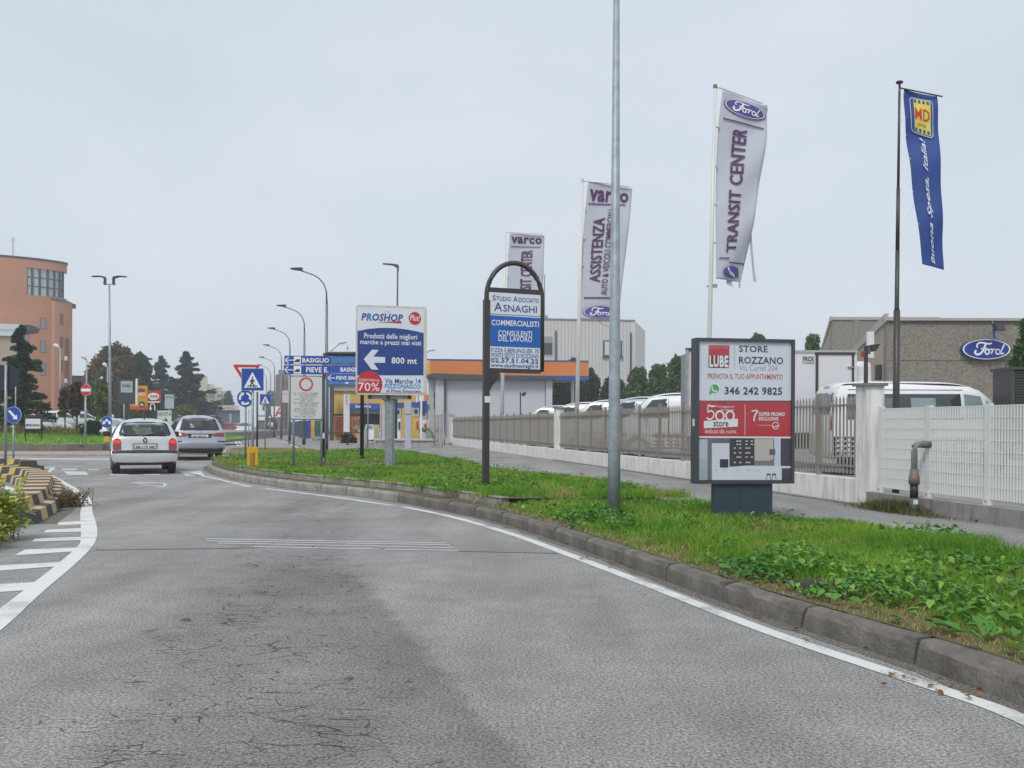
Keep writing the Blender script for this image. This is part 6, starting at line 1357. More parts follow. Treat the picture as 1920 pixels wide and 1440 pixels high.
for z_, w_ in ((2.9, .35), (2.6, .3), (1.6, .25)): MB().beam((3.2 - w_, 0, zt_ + z_), (3.2 + w_, 0, zt_ + z_), .05).build('aerial_rod', galv, tb)
B = Board('low_building', 'beige building wing with a pale parapet behind the conifer', 'building', 20, 112, R(28), 0)
B.box('wall', (-120, 627, 46, 800), .2, 14, M('beige_render', (.42, .32, .25), .85, 0, .08, .4)); B.box('parapet', (-122, 605, 46.5, 627.5), -.1, 14.2, M('pale_panel', (.6, .64, .64), .5)); B.box('parapet_line', (-122, 616, 46, 617), -.13, -.1, galv); B.poly('porch_roof', [(46, 609), (58, 610), (75, 617), (46, 621)], -.5, slate, y2=6)
B = Board('low_building', 'low terracotta building block behind the roadside sign boards', 'building', 240, 118, R(23), 0)
B.box('wall', (206, 760, 268, 806), 0, 12, terra); B.box('wall', (268, 758, 292, 806), -.05, 11.5, slate); B.box('window', (246, 778, 250, 796), -.05, 0, terra2); B.box('pane', (240, 780, 246, 800), -.05, 0, whitep)
B = Board('dark_building', 'dark blue-green clad building just right of the terracotta one', 'building', 150, 150, R(25), 0)
B.box('wall', (132, 706, 170, 800), 0, 12, M('teal_cladding', (.06, .11, .14), .5, 0, .1, .3)); B.box('roof_edge', (131, 704.5, 171, 707), -.2, 12.2, slate)
for x in (141, 150, 159): B.box('cladding_joint', (x, 708, x + .5, 798), -.06, 0, slate)

# ------------------------------------------------------------------ roadside boards behind the cars (left)
B = Board('restaurant_board', 'tall dark board with grey screen panel on two legs behind the cars', 'sign', 237, 58, R(8), .1)
B.box('panel', (220, 711, 254, 757.5), .0, .25, grafm); B.box('leg', (214.5, 712, 222, 808), .26, .5, darkm); B.box('leg', (234, 757, 242, 806), .02, .22, darkm); B.box('white_edge', (254, 710, 256.6, 760), .0, .25, whitep); B.box('grey_panel', (226.5, 714.5, 248.5, 736), -.02, 0, M('pale_grey_panel', (.36, .40, .45), .4)); B.text('POLINA', (230, 720.5, 245, 726), -.03, grafm, .02)
B = Board('shop_board', 'orange optician board with black lettering behind the dark board', 'sign', 260, 62, R(4), .1)
B.box('panel', (243, 723, 275.5, 768), .0, .2, M('orange_print', (.62, .26, .03), .5, 0, .08)); B.box('lower_strip', (243, 762, 275.5, 768), -.02, .0, M('orange_red', (.55, .09, .03))); B.text('ottica', (252, 727, 272, 735), -.02, blackp, .03); B.text('SANTI', (256, 736, 272, 742), -.02, whitep, .03); signdisc(B, (261, 752.5, 271.5, 763.5), -.03, blackp, darkm, 'round_badge'); B.text('da', (263.5, 755, 269.5, 761), -.045, whitep, .02)
B.box('post', (262, 768, 266, 806), .05, .15, darkm)
B = Board('shop_board', 'red board with white oval above a black U-turn arrow panel', 'sign', 288, 64, R(4), .1)
B.box('panel', (276.5, 732.5, 300, 754), .0, .2, redp); B.box('u_turn_panel', (276.5, 755, 300, 771), .0, .2, blackp); B.shape('white_oval', fillpoly(ell(.5, .5, .5, .5, 28)), (277.5, 736.5, 298.5, 750), -.02, whitep); B.text('Joyia', (280.5, 739.5, 295.5, 747), -.03, M('brown_print', (.2, .03, .04)), .03, .3); B.box('white_line', (277, 752.5, 299.5, 755), -.02, -.001, whitep)
B.shape('arrow', strokes([([(.82, .05), (.82, .6), (.7, .88), (.5, .95), (.32, .85), (.25, .6), (.25, .3)], .13)]), (278.5, 756, 293, 770.5), -.02, whitep); B.poly('arrow_head', [(279.5, 764.5), (285.5, 764.5), (282.3, 770.5)], -.022, whitep); B.box('post', (286, 771, 289, 806), .05, .15, darkm)
B = Board('shop_board', 'small pale grey board with two dark letters beyond the red one', 'sign', 317, 84, R(4), .1)
B.box('panel', (309, 739.5, 325.5, 766), .0, .2, M('pale_grey_panel', (.36, .40, .45))); B.text('C U', (311, 742.5, 323.5, 746.5), -.02, grafm, .02); B.box('post', (315, 766, 318, 806), .05, .15, galv)
B = Board('exit_board', 'white exit board lettered in black with a right-pointing arrow', 'sign', 308, 60, R(4), .1)
B.box('panel', (294.8, 770, 322, 797), .0, .12, M('board_white', (.62, .66, .66))); B.box('side_post', (321.8, 768, 325.5, 806), -.02, .16, slate); B.box('side_post', (291, 766, 294.6, 806), -.02, .16, slate); B.text('USCITA', (295.8, 772.8, 321, 779.5), -.01, grafm, .02)
B.shape('arrow', strokes([([(0, .5), (1, .5)], .22), ([(.5, 1), (1, .5), (.5, 0)], .22)]), (305, 784.5, 313.5, 791.5), -.01, blackp)
B = Board('shop_board', 'pinkish hoarding high above the dark shed far down the road', 'sign', 379, 190, R(0), 0); B.box('panel', (368, 749, 390, 764), 0, .4, M('pale_pink', (.42, .33, .38), .6)); B.box('post', (367, 747, 368.5, 790), 0, .3, galv)
# ------------------------------------------------------------------ far buildings ahead
hz = M('far_cream_wall', (.50, .46, .38), .9, 0, .05, .1)
B = Board('far_building', 'stepped cream block with rows of dark windows in the hazy distance', 'building', 400, 260, R(18), 0)
B.box('wall', (360, 705, 389, 800), 0, 20, hz); B.box('wall', (389.2, 720, 400, 800), .5, 20, hz); B.box('wall', (400.2, 726, 416, 800), 1, 20, hz); B.box('wall', (416.2, 733, 432, 800), 1.5, 20, hz)
for x in (379, 393, 407, 421): 
    f_ = B.box('window', (x, 739, x + 9, 745.5), -.2, .1, M('far_window', (.08, .10, .12), .3)); 
    for d_ in (3, 6): B.box('window_bar', (x + d_, 739, x + d_ + .7, 745.5), -.35, -.2, hz, f_)
B = Board('shed', 'long dark shed with a pale pink banner strip across its top far ahead', 'building', 425, 205, R(17), 0)
B.box('wall', (398, 768, 450, 806), 0, 15, M('dark_blue_shed', (.07, .09, .13), .6)); B.box('banner', (395, 760, 448, 769), -.5, 14, M('banner_pink', (.55, .45, .50), .6)); B.text('CENTRO COMMERCIALE', (403, 763, 440, 766.5), -.6, redp); B.box('door', (430, 776, 434, 792), -.2, 0, M('pale_door', (.3, .4, .38)))
B = Board('house', 'grey gabled house front left of the dark shed', 'building', 385, 200, R(18), 0); B.poly('wall', [(368, 766), (384, 757), (393, 768), (398, 790), (398, 806), (368, 806)], 0, M('grey_house', (.16, .14, .13), .9), y2=10)
B = Board('apartment_tower', 'brownish narrow apartment tower far down the street behind the lamps', 'building', 530, 230, R(14), 0)
B.box('wall', (517, 702, 528, 810), 0, 14, M('brown_tower', (.17, .13, .12), .9, 0, .1, .3)); B.box('wall', (528.2, 693, 541, 810), .6, 14, M('tan_tower', (.32, .23, .17), .9, 0, .1, .3)); B.box('balcony_stack', (522, 694, 527, 812), -1.2, 0, M('grey_tower', (.14, .13, .14), .9)); B.box('balcony_stack', (533, 700, 536, 790), -.8, 0, M('grey_tower', (.14, .13, .14)))
B = Board('hoarding', 'white and pink hoarding beside the far apartment tower', 'sign', 536, 150, R(0), .1); B.box('panel', (527, 732, 544, 755), 0, .3, M('pink_white', (.58, .48, .50), .6)); B.text('AUTO', (530, 737, 542, 741), -.02, M('grey_print', (.3, .3, .33))); B.box('post', (534, 755, 537, 812), .1, .3, brownm)
B = Board('hoarding', 'white hoarding with a red diagonal stroke over the roadside wall', 'sign', 524, 130, R(0), .1); B.box('panel', (508, 762, 527, 782), 0, .3, whitep); B.poly('red_stroke', [(515, 780), (524, 763), (527, 763), (519, 780)], -.02, redp); B.poly('red_stroke', [(520, 776), (527, 771), (527, 776)], -.02, redp); B.box('post', (512, 782, 514, 812), .1, .3, galv)
B = Board('low_shop', 'pale low shop with two white fascia boards behind the smaller crossing sign', 'building', 490, 170, R(15), .1); B.box('wall', (483, 770, 497, 812), 0, 8, M('dark_shopfront', (.10, .12, .14), .7)); B.box('fascia', (484, 770, 496.5, 779), -.2, 0, whitep); B.box('fascia', (484, 781, 496.5, 788), -.2, 0, whitep)
# painted wall of coloured panels beyond the lamps
B = Board('mural_wall', 'boundary wall of blue, green and yellow painted panels beside the far pavement', 'wall', 575, 66, R(-38), .14)
for x0, x1, y0, y1, col, nm in ((545, 552, 791, 816, (.12, .10, .10), 'a'), (552, 560, 790, 818, (.06, .08, .16), 'b'), (560, 567, 789, 821, (.05, .09, .09), 'c'), (567, 577, 788.5, 822, (.03, .05, .20), 'd'), (577, 583, 788, 822, (.02, .05, .30), 'e'), (583, 590, 788, 822, (.50, .30, .05), 'f'), (590, 602, 788, 821, (.03, .10, .09), 'g')):
    B.box('wall_panel', (x0, y0, x1 - .15, y1), 0, .15, M('mural_' + nm, col, .8, 0, .35, 2))
B = Board('stone_block', 'short pale concrete block lying at the foot of the painted wall', 'block', 592, 58, R(-20), .14); B.box('block', (585, 819, 600, 826), 0, .6, concrete, bevel=.05)

# ------------------------------------------------------------------ petrol station
orange = M('station_orange', (.62, .20, .035), .45, 0, .04, .5); sblue = M('station_blue', (.02, .08, .36), .45, 0, .04, .5); syel = M('station_yellow', (.62, .42, .09), .7, 0, .05, .6); greyr = M('light_grey_render', (.50, .50, .55), .8, 0, .04, .3, dirt=.08)
B = Board('canopy', 'petrol station canopy with orange and blue fascia above the grey kiosk', 'canopy', 950, 82, R(5), .14)
B.box('fascia', (806, 677, 1104, 703.5), 0, .4, orange); B.box('blue_strip', (800, 674.5, 1104, 677), -.03, .4, sblue); B.box('blue_strip', (806, 703.5, 1104, 711.5), -.02, .4, sblue); B.box('yellow_end', (800, 677, 806, 702), -.02, .35, M('fascia_yellow', (.7, .45, .06))); B.box('roof_slab', (803, 680, 1102, 705), .4, 11, white); a = B.rect(1085, 705, 1090, 800)
for x in (830, 1085): B.box('column', (x, 705, x + 5, 838), 4, 4.4, white)
B.box('lamp', (1098, 709, 1101, 716), 1, 1.2, galv)
B = Board('kiosk', 'light grey petrol kiosk with dark flat roof edge behind the railing', 'building', 833, 68, R(4), .14)
darkroof = M('dark_roof_sheet', (.06, .065, .07), .6, 0, .15, 3)
B.box('wall', (834, 712, 1022, 845), 0, 9, greyr); B.box('end_pier', (1023, 712, 1035, 845), -.15, 9, greyr); B.box('left_pier', (816, 708, 832, 845), -.2, 9, greyr); B.box('downpipe', (833, 709, 835.5, 812), -.25, -.1, brownm)
B.poly('roof_edge', [(800, 704), (812, 700.5), (1043, 708), (1043, 712.5), (833, 712), (800, 708)], -.6, darkroof, y2=9.5)
B.box('side_return', (803, 709, 815, 845), .1, 8, M('kiosk_side', (.40, .42, .42), .8)); B.box('doorway_pier', (792, 712, 799, 845), 1.5, 2, white)
for yy in (735, 752): B.box('wall_vent', (813.5, yy, 815.5, yy + 12), -.05, .08, grafm)
# car wash
B = Board('car_wash', 'yellow and blue car wash hall behind the tall white framed billboard', 'building', 690, 76, R(8), .14)
B.box('wall', (620, 722, 780, 842), .3, 14, syel); B.box('top_fascia', (612, 667, 768, 682), -.3, 14, M('pale_blue_fascia', (.03, .17, .45), .5)); B.box('grey_band', (612, 682, 768, 686), -.2, 14, M('band_grey', (.25, .29, .27))); B.box('mid_fascia', (612, 686, 768, 722), -.1, 14, M('pale_blue_fascia', (.03, .17, .45))); B.box('roof_line', (606, 663, 668, 666.8), -.4, 14.2, darkm)
B.box('beige_band', (622, 722, 700, 733), .1, .29, M('beige_band', (.40, .37, .32))); B.box('column', (619.5, 722, 627, 833), -1.2, -.6, grafm)
B.box('orange_panel', (627, 782, 643, 816), .1, .29, M('deep_orange', (.5, .12, .02), .6)); B.box('rail_strip', (620, 776, 643, 779), .0, .29, darkm); B.box('white_band', (627, 779, 643, 782), .08, .29, white)
B.box('awning', (650, 757, 713, 768), -1, .2, sblue); B.text('lavaggio', (667, 759.5, 696, 766.5), -1.03, whitep, .03); B.box('lintel', (655, 768, 713, 776), -.6, .25, M('lintel_grey', (.3, .3, .31)))
B.box('orange_poster', (655, 780, 677, 820), -.5, -.3, M('poster_orange', (.58, .26, .10), .6, 0, .1)); B.text('IN 48 ORE', (663, 786, 677, 800), -.52, blackp, .03); B.text('CAMBIO', (659, 804, 677, 811), -.52, M('purple_print', (.10, .022, .12)), .02)
B.box('opening_shade', (677, 774, 712, 828), -.4, .28, M('painted_interior_shade', (.012, .013, .02), .9)); B.box('pillar', (645, 740, 656, 822), -1.1, -.7, white); B.box('pillar', (712, 760, 722, 830), -1.1, -.5, M('pillar_pale', (.5, .47, .46)))  # solid block before the wall, shade of the hall's inside put into its colour
B.box('cctv_pole', (649, 724, 650.5, 760), -1.3, -1.25, galv); B.box('cctv_camera', (648.5, 717, 654, 721), -1.5, -1.2, white)
B = Board('dome_roof', 'low white domed roof with a small mast beyond the car wash', 'building', 652, 110, R(0), .1); B.poly('roof', [(628, 672), (632, 662), (645, 658), (652, 657), (660, 658.5), (672, 661), (678, 672)], 0, white, y2=8); B.box('wall', (630, 672, 690, 840), .3, 8, greyr); B.box('mast', (651.4, 645, 652, 657), 0, .1, galv); B.box('mast_ball', (650.4, 650, 653, 655), -.05, .15, galv)
B = Board('parked_pickup', 'white van nose showing in the dark car wash opening', 'van', 690, 66, R(0), .14); B.poly('body', [(679, 826), (679, 806), (684, 805), (686, 796), (699, 796), (701, 806), (701, 824)], 0, wpaint, y2=3); B.poly('windscreen', [(686, 804.5), (687.5, 797.5), (698, 797.5), (699.5, 804.5)], -.03, carglass2); B.box('plate', (683, 812, 690, 816), -.03, 0, whitep)
for x in (682, 697): B.box('tyre', (x - 2, 820, x + 2, 827), .05, .25, tyre_m)
# forecourt wall, rough pillars, totem, small things
rough = M('rough_old_concrete', (.36, .35, .34), .95, 0, .3, 1.5, .4, 20, dirt=.7)
B = Board('forecourt_wall', 'low stained concrete wall in front of the petrol forecourt', 'wall', 760, 52, R(2), .14)
B.box('wall', (704, 826, 817, 848.5), 0, .4, rough); B.box('coping', (702, 822.5, 817, 826), -.08, .5, M('pale_coping', (.5, .5, .48), .9, 0, .15, 2)); B.box('return_wall', (690, 828, 704, 847), .3, 2, rough); B.box('joint', (764, 826.5, 765, 848), -.01, 0, darkm)
B = Board('gate_pillars', 'pair of rough grey concrete posts with a dark gap between forecourt wall and railing', 'gate post', 825, 50.5, R(0), .14)
B.box('post', (816, 778, 822.5, 850), 0, .25, rough); B.box('post', (824.5, 777, 830, 850), 0, .25, rough); B.box('stub', (812, 778, 815.5, 800), .1, .3, rough); 
for y in (807, 825.5): B.box('hole', (819, y, 821, y + 2.5), -.012, 0, blackp)
B = Board('link_fence', 'thin grey wire gate between the rough posts and the railing end pillar', 'gate', 840, 57, R(0), .14); B.box('top_rail', (830, 776, 849, 778), 0, .05, galv)
for x in (834, 840, 845): B.box('picket', (x, 778, x + .8, 843), 0, .03, galv)
B.box('foot_wall', (831, 830, 849, 846), 0, .2, rough)
B = Board('price_totem', 'slim light grey petrol totem with rounded top below the tall billboard', 'sign', 765, 49, R(0), .14); B.box('panel', (759, 751, 770.5, 842), 0, .25, M('totem_grey', (.42, .43, .50), .5, 0, .04)); B.box('joint_line', (759, 776, 770.5, 777.2), -.01, .0, grafm); B.box('foot', (760.5, 842, 763.5, 849), .05, .2, bluep)
for i, (x, lab, y0, y1, hgt) in enumerate(((746, 'grey petrol pump with blue cap left of the slim totem', 757, 826, 0), (780, 'yellow and white petrol pump right of the slim totem', 756, 826, 0), (795, 'grey petrol pump nearest the kiosk side', 760, 826, 0))):
    B = Board('fuel_pump', lab, 'fuel pump', x, 64 + i * 2, R(0), .14); w = 5
    B.box('body', (x - w, y0 + 26, x + w, y1), 0, .6, white if i != 1 else syel); B.box('head', (x - w - 1, y0 + 8, x + w + 1, y0 + 25.5), -.05, .65, M('pump_grey', (.38, .38, .40))); B.box('cap', (x - w - 3, y0 - 2, x + w + 4, y0 + 7.5), -.1, .7, sblue); B.box('screen', (x - 3, y0 + 12, x + 3, y0 + 19), -.08, -.051, blackp); B.box('nozzle_red', (x + 1, y0 + 34, x + 4, y0 + 48), -.1, -.005, redp if i else blackp)
B = Board('station_sign', 'dark navy pump island sign with orange header beside the thin white pole', 'sign', 795, 60, R(0), .14); B.box('panel', (786, 752, 801, 775), 0, .3, navyp); B.box('header', (795, 740, 803, 752), 0, .3, orange); B.box('leg', (788.5, 742, 792, 826), -.2, -.1, white)
B = Board('gate_pier', 'short pale concrete gate pier right of the black frame leg', 'gate post', 675, 50, R(0), .14); B.box('pier', (670, 800, 676.5, 846), 0, .6, rough); B.box('pier', (678, 804, 687, 846), .1, .6, rough); B.box('cap', (669, 798, 677, 800.3), -.06, .66, concrete)
B = Board('thin_post', 'thin grey post with a small box in front of the forecourt wall', 'post', 714, 42, R(0), .14); B.box('post', (713.6, 760, 715.8, 852), 0, .06, galv); B.box('meter_box', (711, 812, 714, 815), -.05, .05, white)
t = thing('bracket_lamp', 'old wall lamp shade on a curved arm leaning left from the rough posts', 'lamp', (XZ(812, 49.5), 49.5, .14)); z_ = lambda y: P(812, y, 49.5).z - .14; xx = lambda x: XZ(x, 49.5) - XZ(812, 49.5)
MB().tube([(xx(814), 0, z_(826)), (xx(810), 0, z_(812)), (xx(804), 0, z_(805)), (xx(799), 0, z_(803))], .04, 6).build('arm', M('old_green_metal', (.12, .13, .1), .7), t); MB().tube([(xx(791), 0, z_(803)), (xx(796), 0, z_(806)), (xx(797), 0, z_(811))], [.05, .14, .03], 8).build('shade', M('old_green_metal', (.12, .13, .1)), t)
t = thing('camera_post', 'short black post with tilted camera behind the railing', 'camera', (XZ(975.5, 60), 60, .14)); z_ = lambda y: P(975, y, 60).z - .14
MB().box(-.04, .04, -.04, .04, 0, z_(735)).build('post', darkm, t); MB().beam((.1, 0, z_(742)), (.32, 0, z_(736)), .09, .2).build('camera', darkm, t)
B = Board('entry_post', 'black post with small red light and tilted floodlight behind the white pillar', 'post', 1625, 15.6, R(0), .14); B.box('post', (1621.5, 648, 1627.5, 760), 0, .05, brownm); B.box('red_light', (1616.5, 659, 1620.5, 669), -.02, .04, M('red_box', (.4, .02, .03), .5)); B.box('bracket', (1627.5, 652, 1632, 664), -.01, .03, M('old_green_metal', (.12, .13, .1)))
B.poly('floodlight', [(1631, 647), (1648, 645), (1645, 652), (1639, 659), (1632, 659)], -.05, darkm, y2=.08)
# street lamps in the station with heads showing
for px_, Y_, top_, sg, lab in ((616, 95, 643, 1, 'thin curved lamp arm reaching right above the blue plates'), (784, 105, 657, 1, 'small lamp head above the canopy beside the billboard')):
    t = thing('street_lamp', lab, 'street lamp', (XZ(px_, Y_), Y_, .14)); H = P(px_, top_, Y_).z - .14; k = Y_ / F
    MB().tube([(0, 0, 0), (0, 0, H - 1.4), (.2, 0, H - .8), (.6, 0, H - .45), (20 * k, 0, H - .1)], .05, 6).build('pole', galv, t, True); e_ = 20 * k; MB().beam((e_ - .1, 0, H - .08), (e_ + .65, 0, H + .05), .22, .12).build('lamp_head', galv, t)
t = thing('street_lamp', 'dark lamp with a flat swept head rising behind the tall white framed billboard', 'street lamp', (XZ(742, 60), 60, .14)); H = P(744, 500, 60).z - .14; dx = XZ(744.3, 60) - XZ(742, 60); k = 60 / F
MB().tube([(0, 0, 0), (dx, 0, H)], [3 * k, 1.3 * k], 10).build('pole', grafm, t, True)
MB().prism([(dx + x * k, H + y * k) for x, y in ((1.6, -8), (2, 2), (.6, 3.6), (-10, 5), (-28, 6), (-28, 4.4), (-12, 2.8), (-5, .2), (-3, -2), (-1, -2), (-.8, -8))], -.15, .15).build('lamp_head', grafm, t)

# ------------------------------------------------------------------ clad apartment block
clad = M('ribbed_cladding', (.54, .525, .51), .7, 0, .04, .4)
B = Board('apartment_block', 'pale ribbed-clad block with aerial rising behind the petrol canopy', 'building', 1100, 118, R(6), .1)
yT = 600.5; B.box('wall', (990, yT, 1190, 830), 0, 13, clad); a0, _, a1, z1 = B.rect(990, yT, 1190, 830)
ribs = None; n_ = int((a1 - a0) / .42)
r0 = MB().box(-.02, .02, -.035, -.001, 2, z1 - .05).build('rib', M('rib_joint', (.33, .32, .31), .8), B.e); r0.location = (a0 + .2, 0, 0)
for i in range(1, n_): o = r0.copy(); C.objects.link(o); o.location = (a0 + .2 + i * .42, 0, 0)
B.box('roof_trim', (989, 598, 1191, yT), -.1, 13, M('grey_trim', (.2, .2, .21)))
wn_ = B.box('window', (1018, 629, 1037, 667), -.08, .02, clad); B.box('pane', (1019.5, 631, 1035.5, 643), -.1, -.081, M('shutter_grey', (.28, .27, .26), .7), wn_); B.box('pane', (1019.5, 643, 1035.5, 665.5), -.1, -.081, M('dark_pane', (.05, .055, .06), .3), wn_)
wn_ = B.box('window', (1131, 638.5, 1166, 669), -.08, .02, darkm); B.box('pane', (1133.5, 640.5, 1147, 666), -.12, -.081, glasslight, wn_); B.box('pane', (1149, 640.5, 1163, 666), -.12, -.081, glasslight, wn_); B.box('sill', (1129, 668.5, 1168, 670.5), -.3, -.09, darkm, wn_)
for x, y0 in ((1040.5, 620), (1181, 624)): B.box('downpipe', (x, y0, x + 2.4, 760), -.25, -.1, brownm)
# receding right side
c1 = B.loc(1190, 700)[0]; sidem = M('ribbed_cladding_lit_side', (.64, .62, .59), .7)  # same cladding, the side's brighter light put into a paler colour
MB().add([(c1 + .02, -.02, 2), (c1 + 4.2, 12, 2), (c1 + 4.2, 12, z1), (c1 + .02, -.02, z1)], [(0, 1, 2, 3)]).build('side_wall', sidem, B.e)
xa, za = B.loc(1027, 597); MB().tube([(xa, 3, za - .5), (xa, 3, za + 5.7)], .08, 5).build('aerial_mast', galv, B.e)
for z_, w_ in ((5.6, .55), (3.1, .35), (1.4, .6)): MB().beam((xa - w_, 3, za + z_), (xa + w_ * .5, 3, za + z_ + .1), .05).build('aerial_rod', galv, B.e)
MB().tube([(xa, 2.6, za + .3), (xa, 2.75, za + .3)], [.45, .2], 14).build('satellite_dish', galv, B.e)
# ------------------------------------------------------------------ dealership
agg = bpy.data.materials.new('exposed_aggregate'); agg.use_nodes = True; n, l = agg.node_tree.nodes, agg.node_tree.links; b = n['Principled BSDF']; tc = n.new('ShaderNodeTexCoord')
vo = n.new('ShaderNodeTexVoronoi'); vo.inputs['Scale'].default_value = 9; l.new(tc.outputs['Object'], vo.inputs['Vector']); nz = n.new('ShaderNodeTexNoise'); nz.inputs['Scale'].default_value = 14; nz.inputs['Detail'].default_value = 6; nz.inputs['Roughness'].default_value = .8; l.new(tc.outputs['Object'], nz.inputs['Vector'])
rp = n.new('ShaderNodeValToRGB'); rp.color_ramp.elements[0].position = .36; rp.color_ramp.elements[0].color = (.09, .08, .064, 1); rp.color_ramp.elements[1].position = .66; rp.color_ramp.elements[1].color = (.40, .365, .31, 1); l.new(nz.outputs['Fac'], rp.inputs[0])
mx = n.new('ShaderNodeMixRGB'); mx.inputs[0].default_value = .25; l.new(rp.outputs[0], mx.inputs[1]); sv = n.new('ShaderNodeMixRGB'); sv.inputs[1].default_value = (.1, .1, .09, 1); sv.inputs[2].default_value = (.4, .36, .3, 1); l.new(vo.outputs['Color'], sv.inputs[0]); l.new(sv.outputs[0], mx.inputs[2]); l.new(mx.outputs[0], b.inputs['Base Color']); b.inputs['Roughness'].default_value = .95
bp = n.new('ShaderNodeBump'); bp.inputs['Distance'].default_value = .05; bp.inputs['Strength'].default_value = .7; l.new(nz.outputs['Fac'], bp.inputs['Height']); l.new(bp.outputs[0], b.inputs['Normal'])
trim = M('roof_trim_metal', (.42, .38, .36), .5, .2, .1)
B = Board('dealership', 'rough aggregate-walled car dealership with blue oval sign at the right', 'building', 1662, 38, R(-2), .12)
B.box('wall', (1662, 601, 1990, 830), 0, .35, agg); B.box('roof_trim', (1660, 596.5, 1992, 602), -.08, .4, trim); B.box('trim_lip', (1660, 601.5, 1992, 603.5), -.1, -.079, darkm)
zz = B.loc(1700, 676)[1]; a0, _, a1, z1 = B.rect(1662, 600, 1990, 830); 
for z_ in (zz, zz - 1.9): MB().box(a0, a1, -.006, -.0005, z_ - .012, z_ + .012).build('panel_joint', M('joint_dark', (.08, .07, .06)), B.e)
# long side wall receding to the left-back: from the front corner to picture column 1575
farp = Matrix.Rotation(R(2), 4, 'Z') @ (Vector((XZ(1577, 66), 66, 0)) - B.e.location); lx_ = farp.x; ly_ = farp.y; zf = P(1662, 601, 38).z - .12
sw = MB().add([(0, .0, 0), (lx_, ly_, 0), (lx_, ly_, zf), (0, 0, zf), (.3, .05, 0), (lx_ + .3, ly_, 0), (lx_ + .3, ly_, zf), (.3, .05, zf)], [(0, 3, 2, 1), (4, 5, 6, 7), (3, 7, 6, 2), (0, 1, 5, 4)]).build('side_wall', M('side_render', (.44, .38, .28), .9, 0, .12, 2, .2, 30), B.e)
MB().beam((-.03, -.05, zf + .1), (lx_ - .03, ly_, zf + .1), .14, .34).build('roof_trim', trim, B.e)
B.box('wall_sign', (1640, 618, 1652, 668), .8, 1.0, whitep); B.box('dark_window', (1648, 683, 1659, 712), .3, .5, darkm)
cxr = (1799, 636.5, 1891, 675); ov = ell(.5, .5, .5, .5, 48); a, z0, c_, z1 = B.rect(*cxr); MB().prism([(a + x * (c_ - a), z0 + y * (z1 - z0)) for x, y in ov], -.22, -.05).build('oval_sign', M('oval_navy', (.012, .03, .16), .35, 0, .1), B.e)
fb = M('oval_blue', (.012, .035, .26), .25, 0, .15, 1); B.shape('oval_face', fillpoly(ov), (1800.5, 638, 1889.5, 673.5), -.225, fb); B.shape('oval_rim', ring(.5, .5, .455, .485, 1, 48), (1799, 636.5, 1891, 675), -.23, whitep); B.shape('oval_lettering', ([(.5 + x * .5, .5 + y / .42 * .5) for x, y in SCRIPT[0]], SCRIPT[1]), (1805, 636.5, 1896, 675), -.235, whitep)
B.box('sign_lamp_pole', (1850, 603, 1851, 640), -.5, -.45, galv); B.poly('sign_lamp', [(1846, 611), (1862, 612), (1866, 624), (1850, 622)], -.9, grafm, y2=-.6); B.poly('sign_lamp_arm', [(1850, 620), (1854, 622), (1854, 638), (1852, 638)], -.55, sblue, y2=-.5)
xa, za = B.loc(1697, 597); MB().tube([(xa, 6, za - .2), (xa, 6, za + .62)], .02, 5).build('aerial_mast', galv, B.e); MB().beam((xa - .12, 6, za + .58), (xa + .2, 6, za + .52), .03).build('aerial_rod', galv, B.e)
B = Board('warehouse', 'second aggregate-walled hall with pale side behind the dealership', 'building', 1560, 66, R(-1), .12)
B.box('wall', (1560, 600, 1760, 800), 0, .4, agg); B.box('roof_trim', (1558, 594.5, 1762, 600), -.08, .4, trim); farp = Matrix.Rotation(R(1), 4, 'Z') @ (Vector((XZ(1537, 98), 98, 0)) - B.e.location); zf = P(1560, 600, 66).z - .12
MB().add([(-.02, 0, 0), (farp.x, farp.y, 0), (farp.x, farp.y, zf), (-.02, 0, zf)], [(0, 3, 2, 1)]).build('side_wall', M('side_render', (.33, .29, .22)), B.e); MB().beam((-.1, -.05, zf + .1), (farp.x, farp.y, zf + .1), .14, .3).build('roof_trim', trim, B.e)
# dark louvred cabinet and conifer at the right edge
B = Board('louvred_cabinet', 'dark green louvred cabinet at the right edge under the conifer', 'cabinet', 1910, 22, R(0), .14); B.box('frame', (1894, 690, 1975, 830), .06, .8, darkm); B.box('corner', (1894, 691, 1901, 830), -.05, .055, M('dark_green_metal', (.05, .06, .05), .6)); B.box('top', (1893, 688, 1976, 693), -.08, .9, M('dark_green_metal', (.05, .06, .05)))
for k in range(13): B.box('louvre', (1903, 696 + k * 5, 1972, 699 + k * 5), -.03, .055, M('dark_green_metal', (.05, .06, .05)))

# ------------------------------------------------------------------ trees and bushes
conifer('conifer', 'tall dark spruce in front of the terracotta building at the left', 40, 56, .6, 612, 92, spruce_m, 26000, .13, 3, 782)
conifer('conifer', 'dark spruce cut by the left edge behind the octagonal sign back', -28, 60, .6, 660, 100, spruce_m, 14000, .14, 5, 790)
tree('broadleaf_tree', 'large autumn tree turning rusty brown behind the double-armed lamp', 216, 112, .5, 648, 122, autumn, 22000, .26, .4, seed=3, base=800, group=None, nb=12)
tree('broadleaf_tree', 'dark green broad tree just right of the rusty autumn tree', 260, 118, .5, 664, 78, dkgreen, 15000, .26, .4, seed=8, base=800, nb=12)
tree('small_tree', 'thin tree with dark brown leaves between the parked cars and the no-entry sign', 144, 53, .8, 716, 44, brownl, 3600, .11, .07, seed=5, base=775, shell=.2); tree('small_tree', 'small thin brown-leaved tree left of the no-entry sign', 122, 57, .8, 728, 34, brownl, 1500, .11, .05, seed=12, base=778, shell=.1)
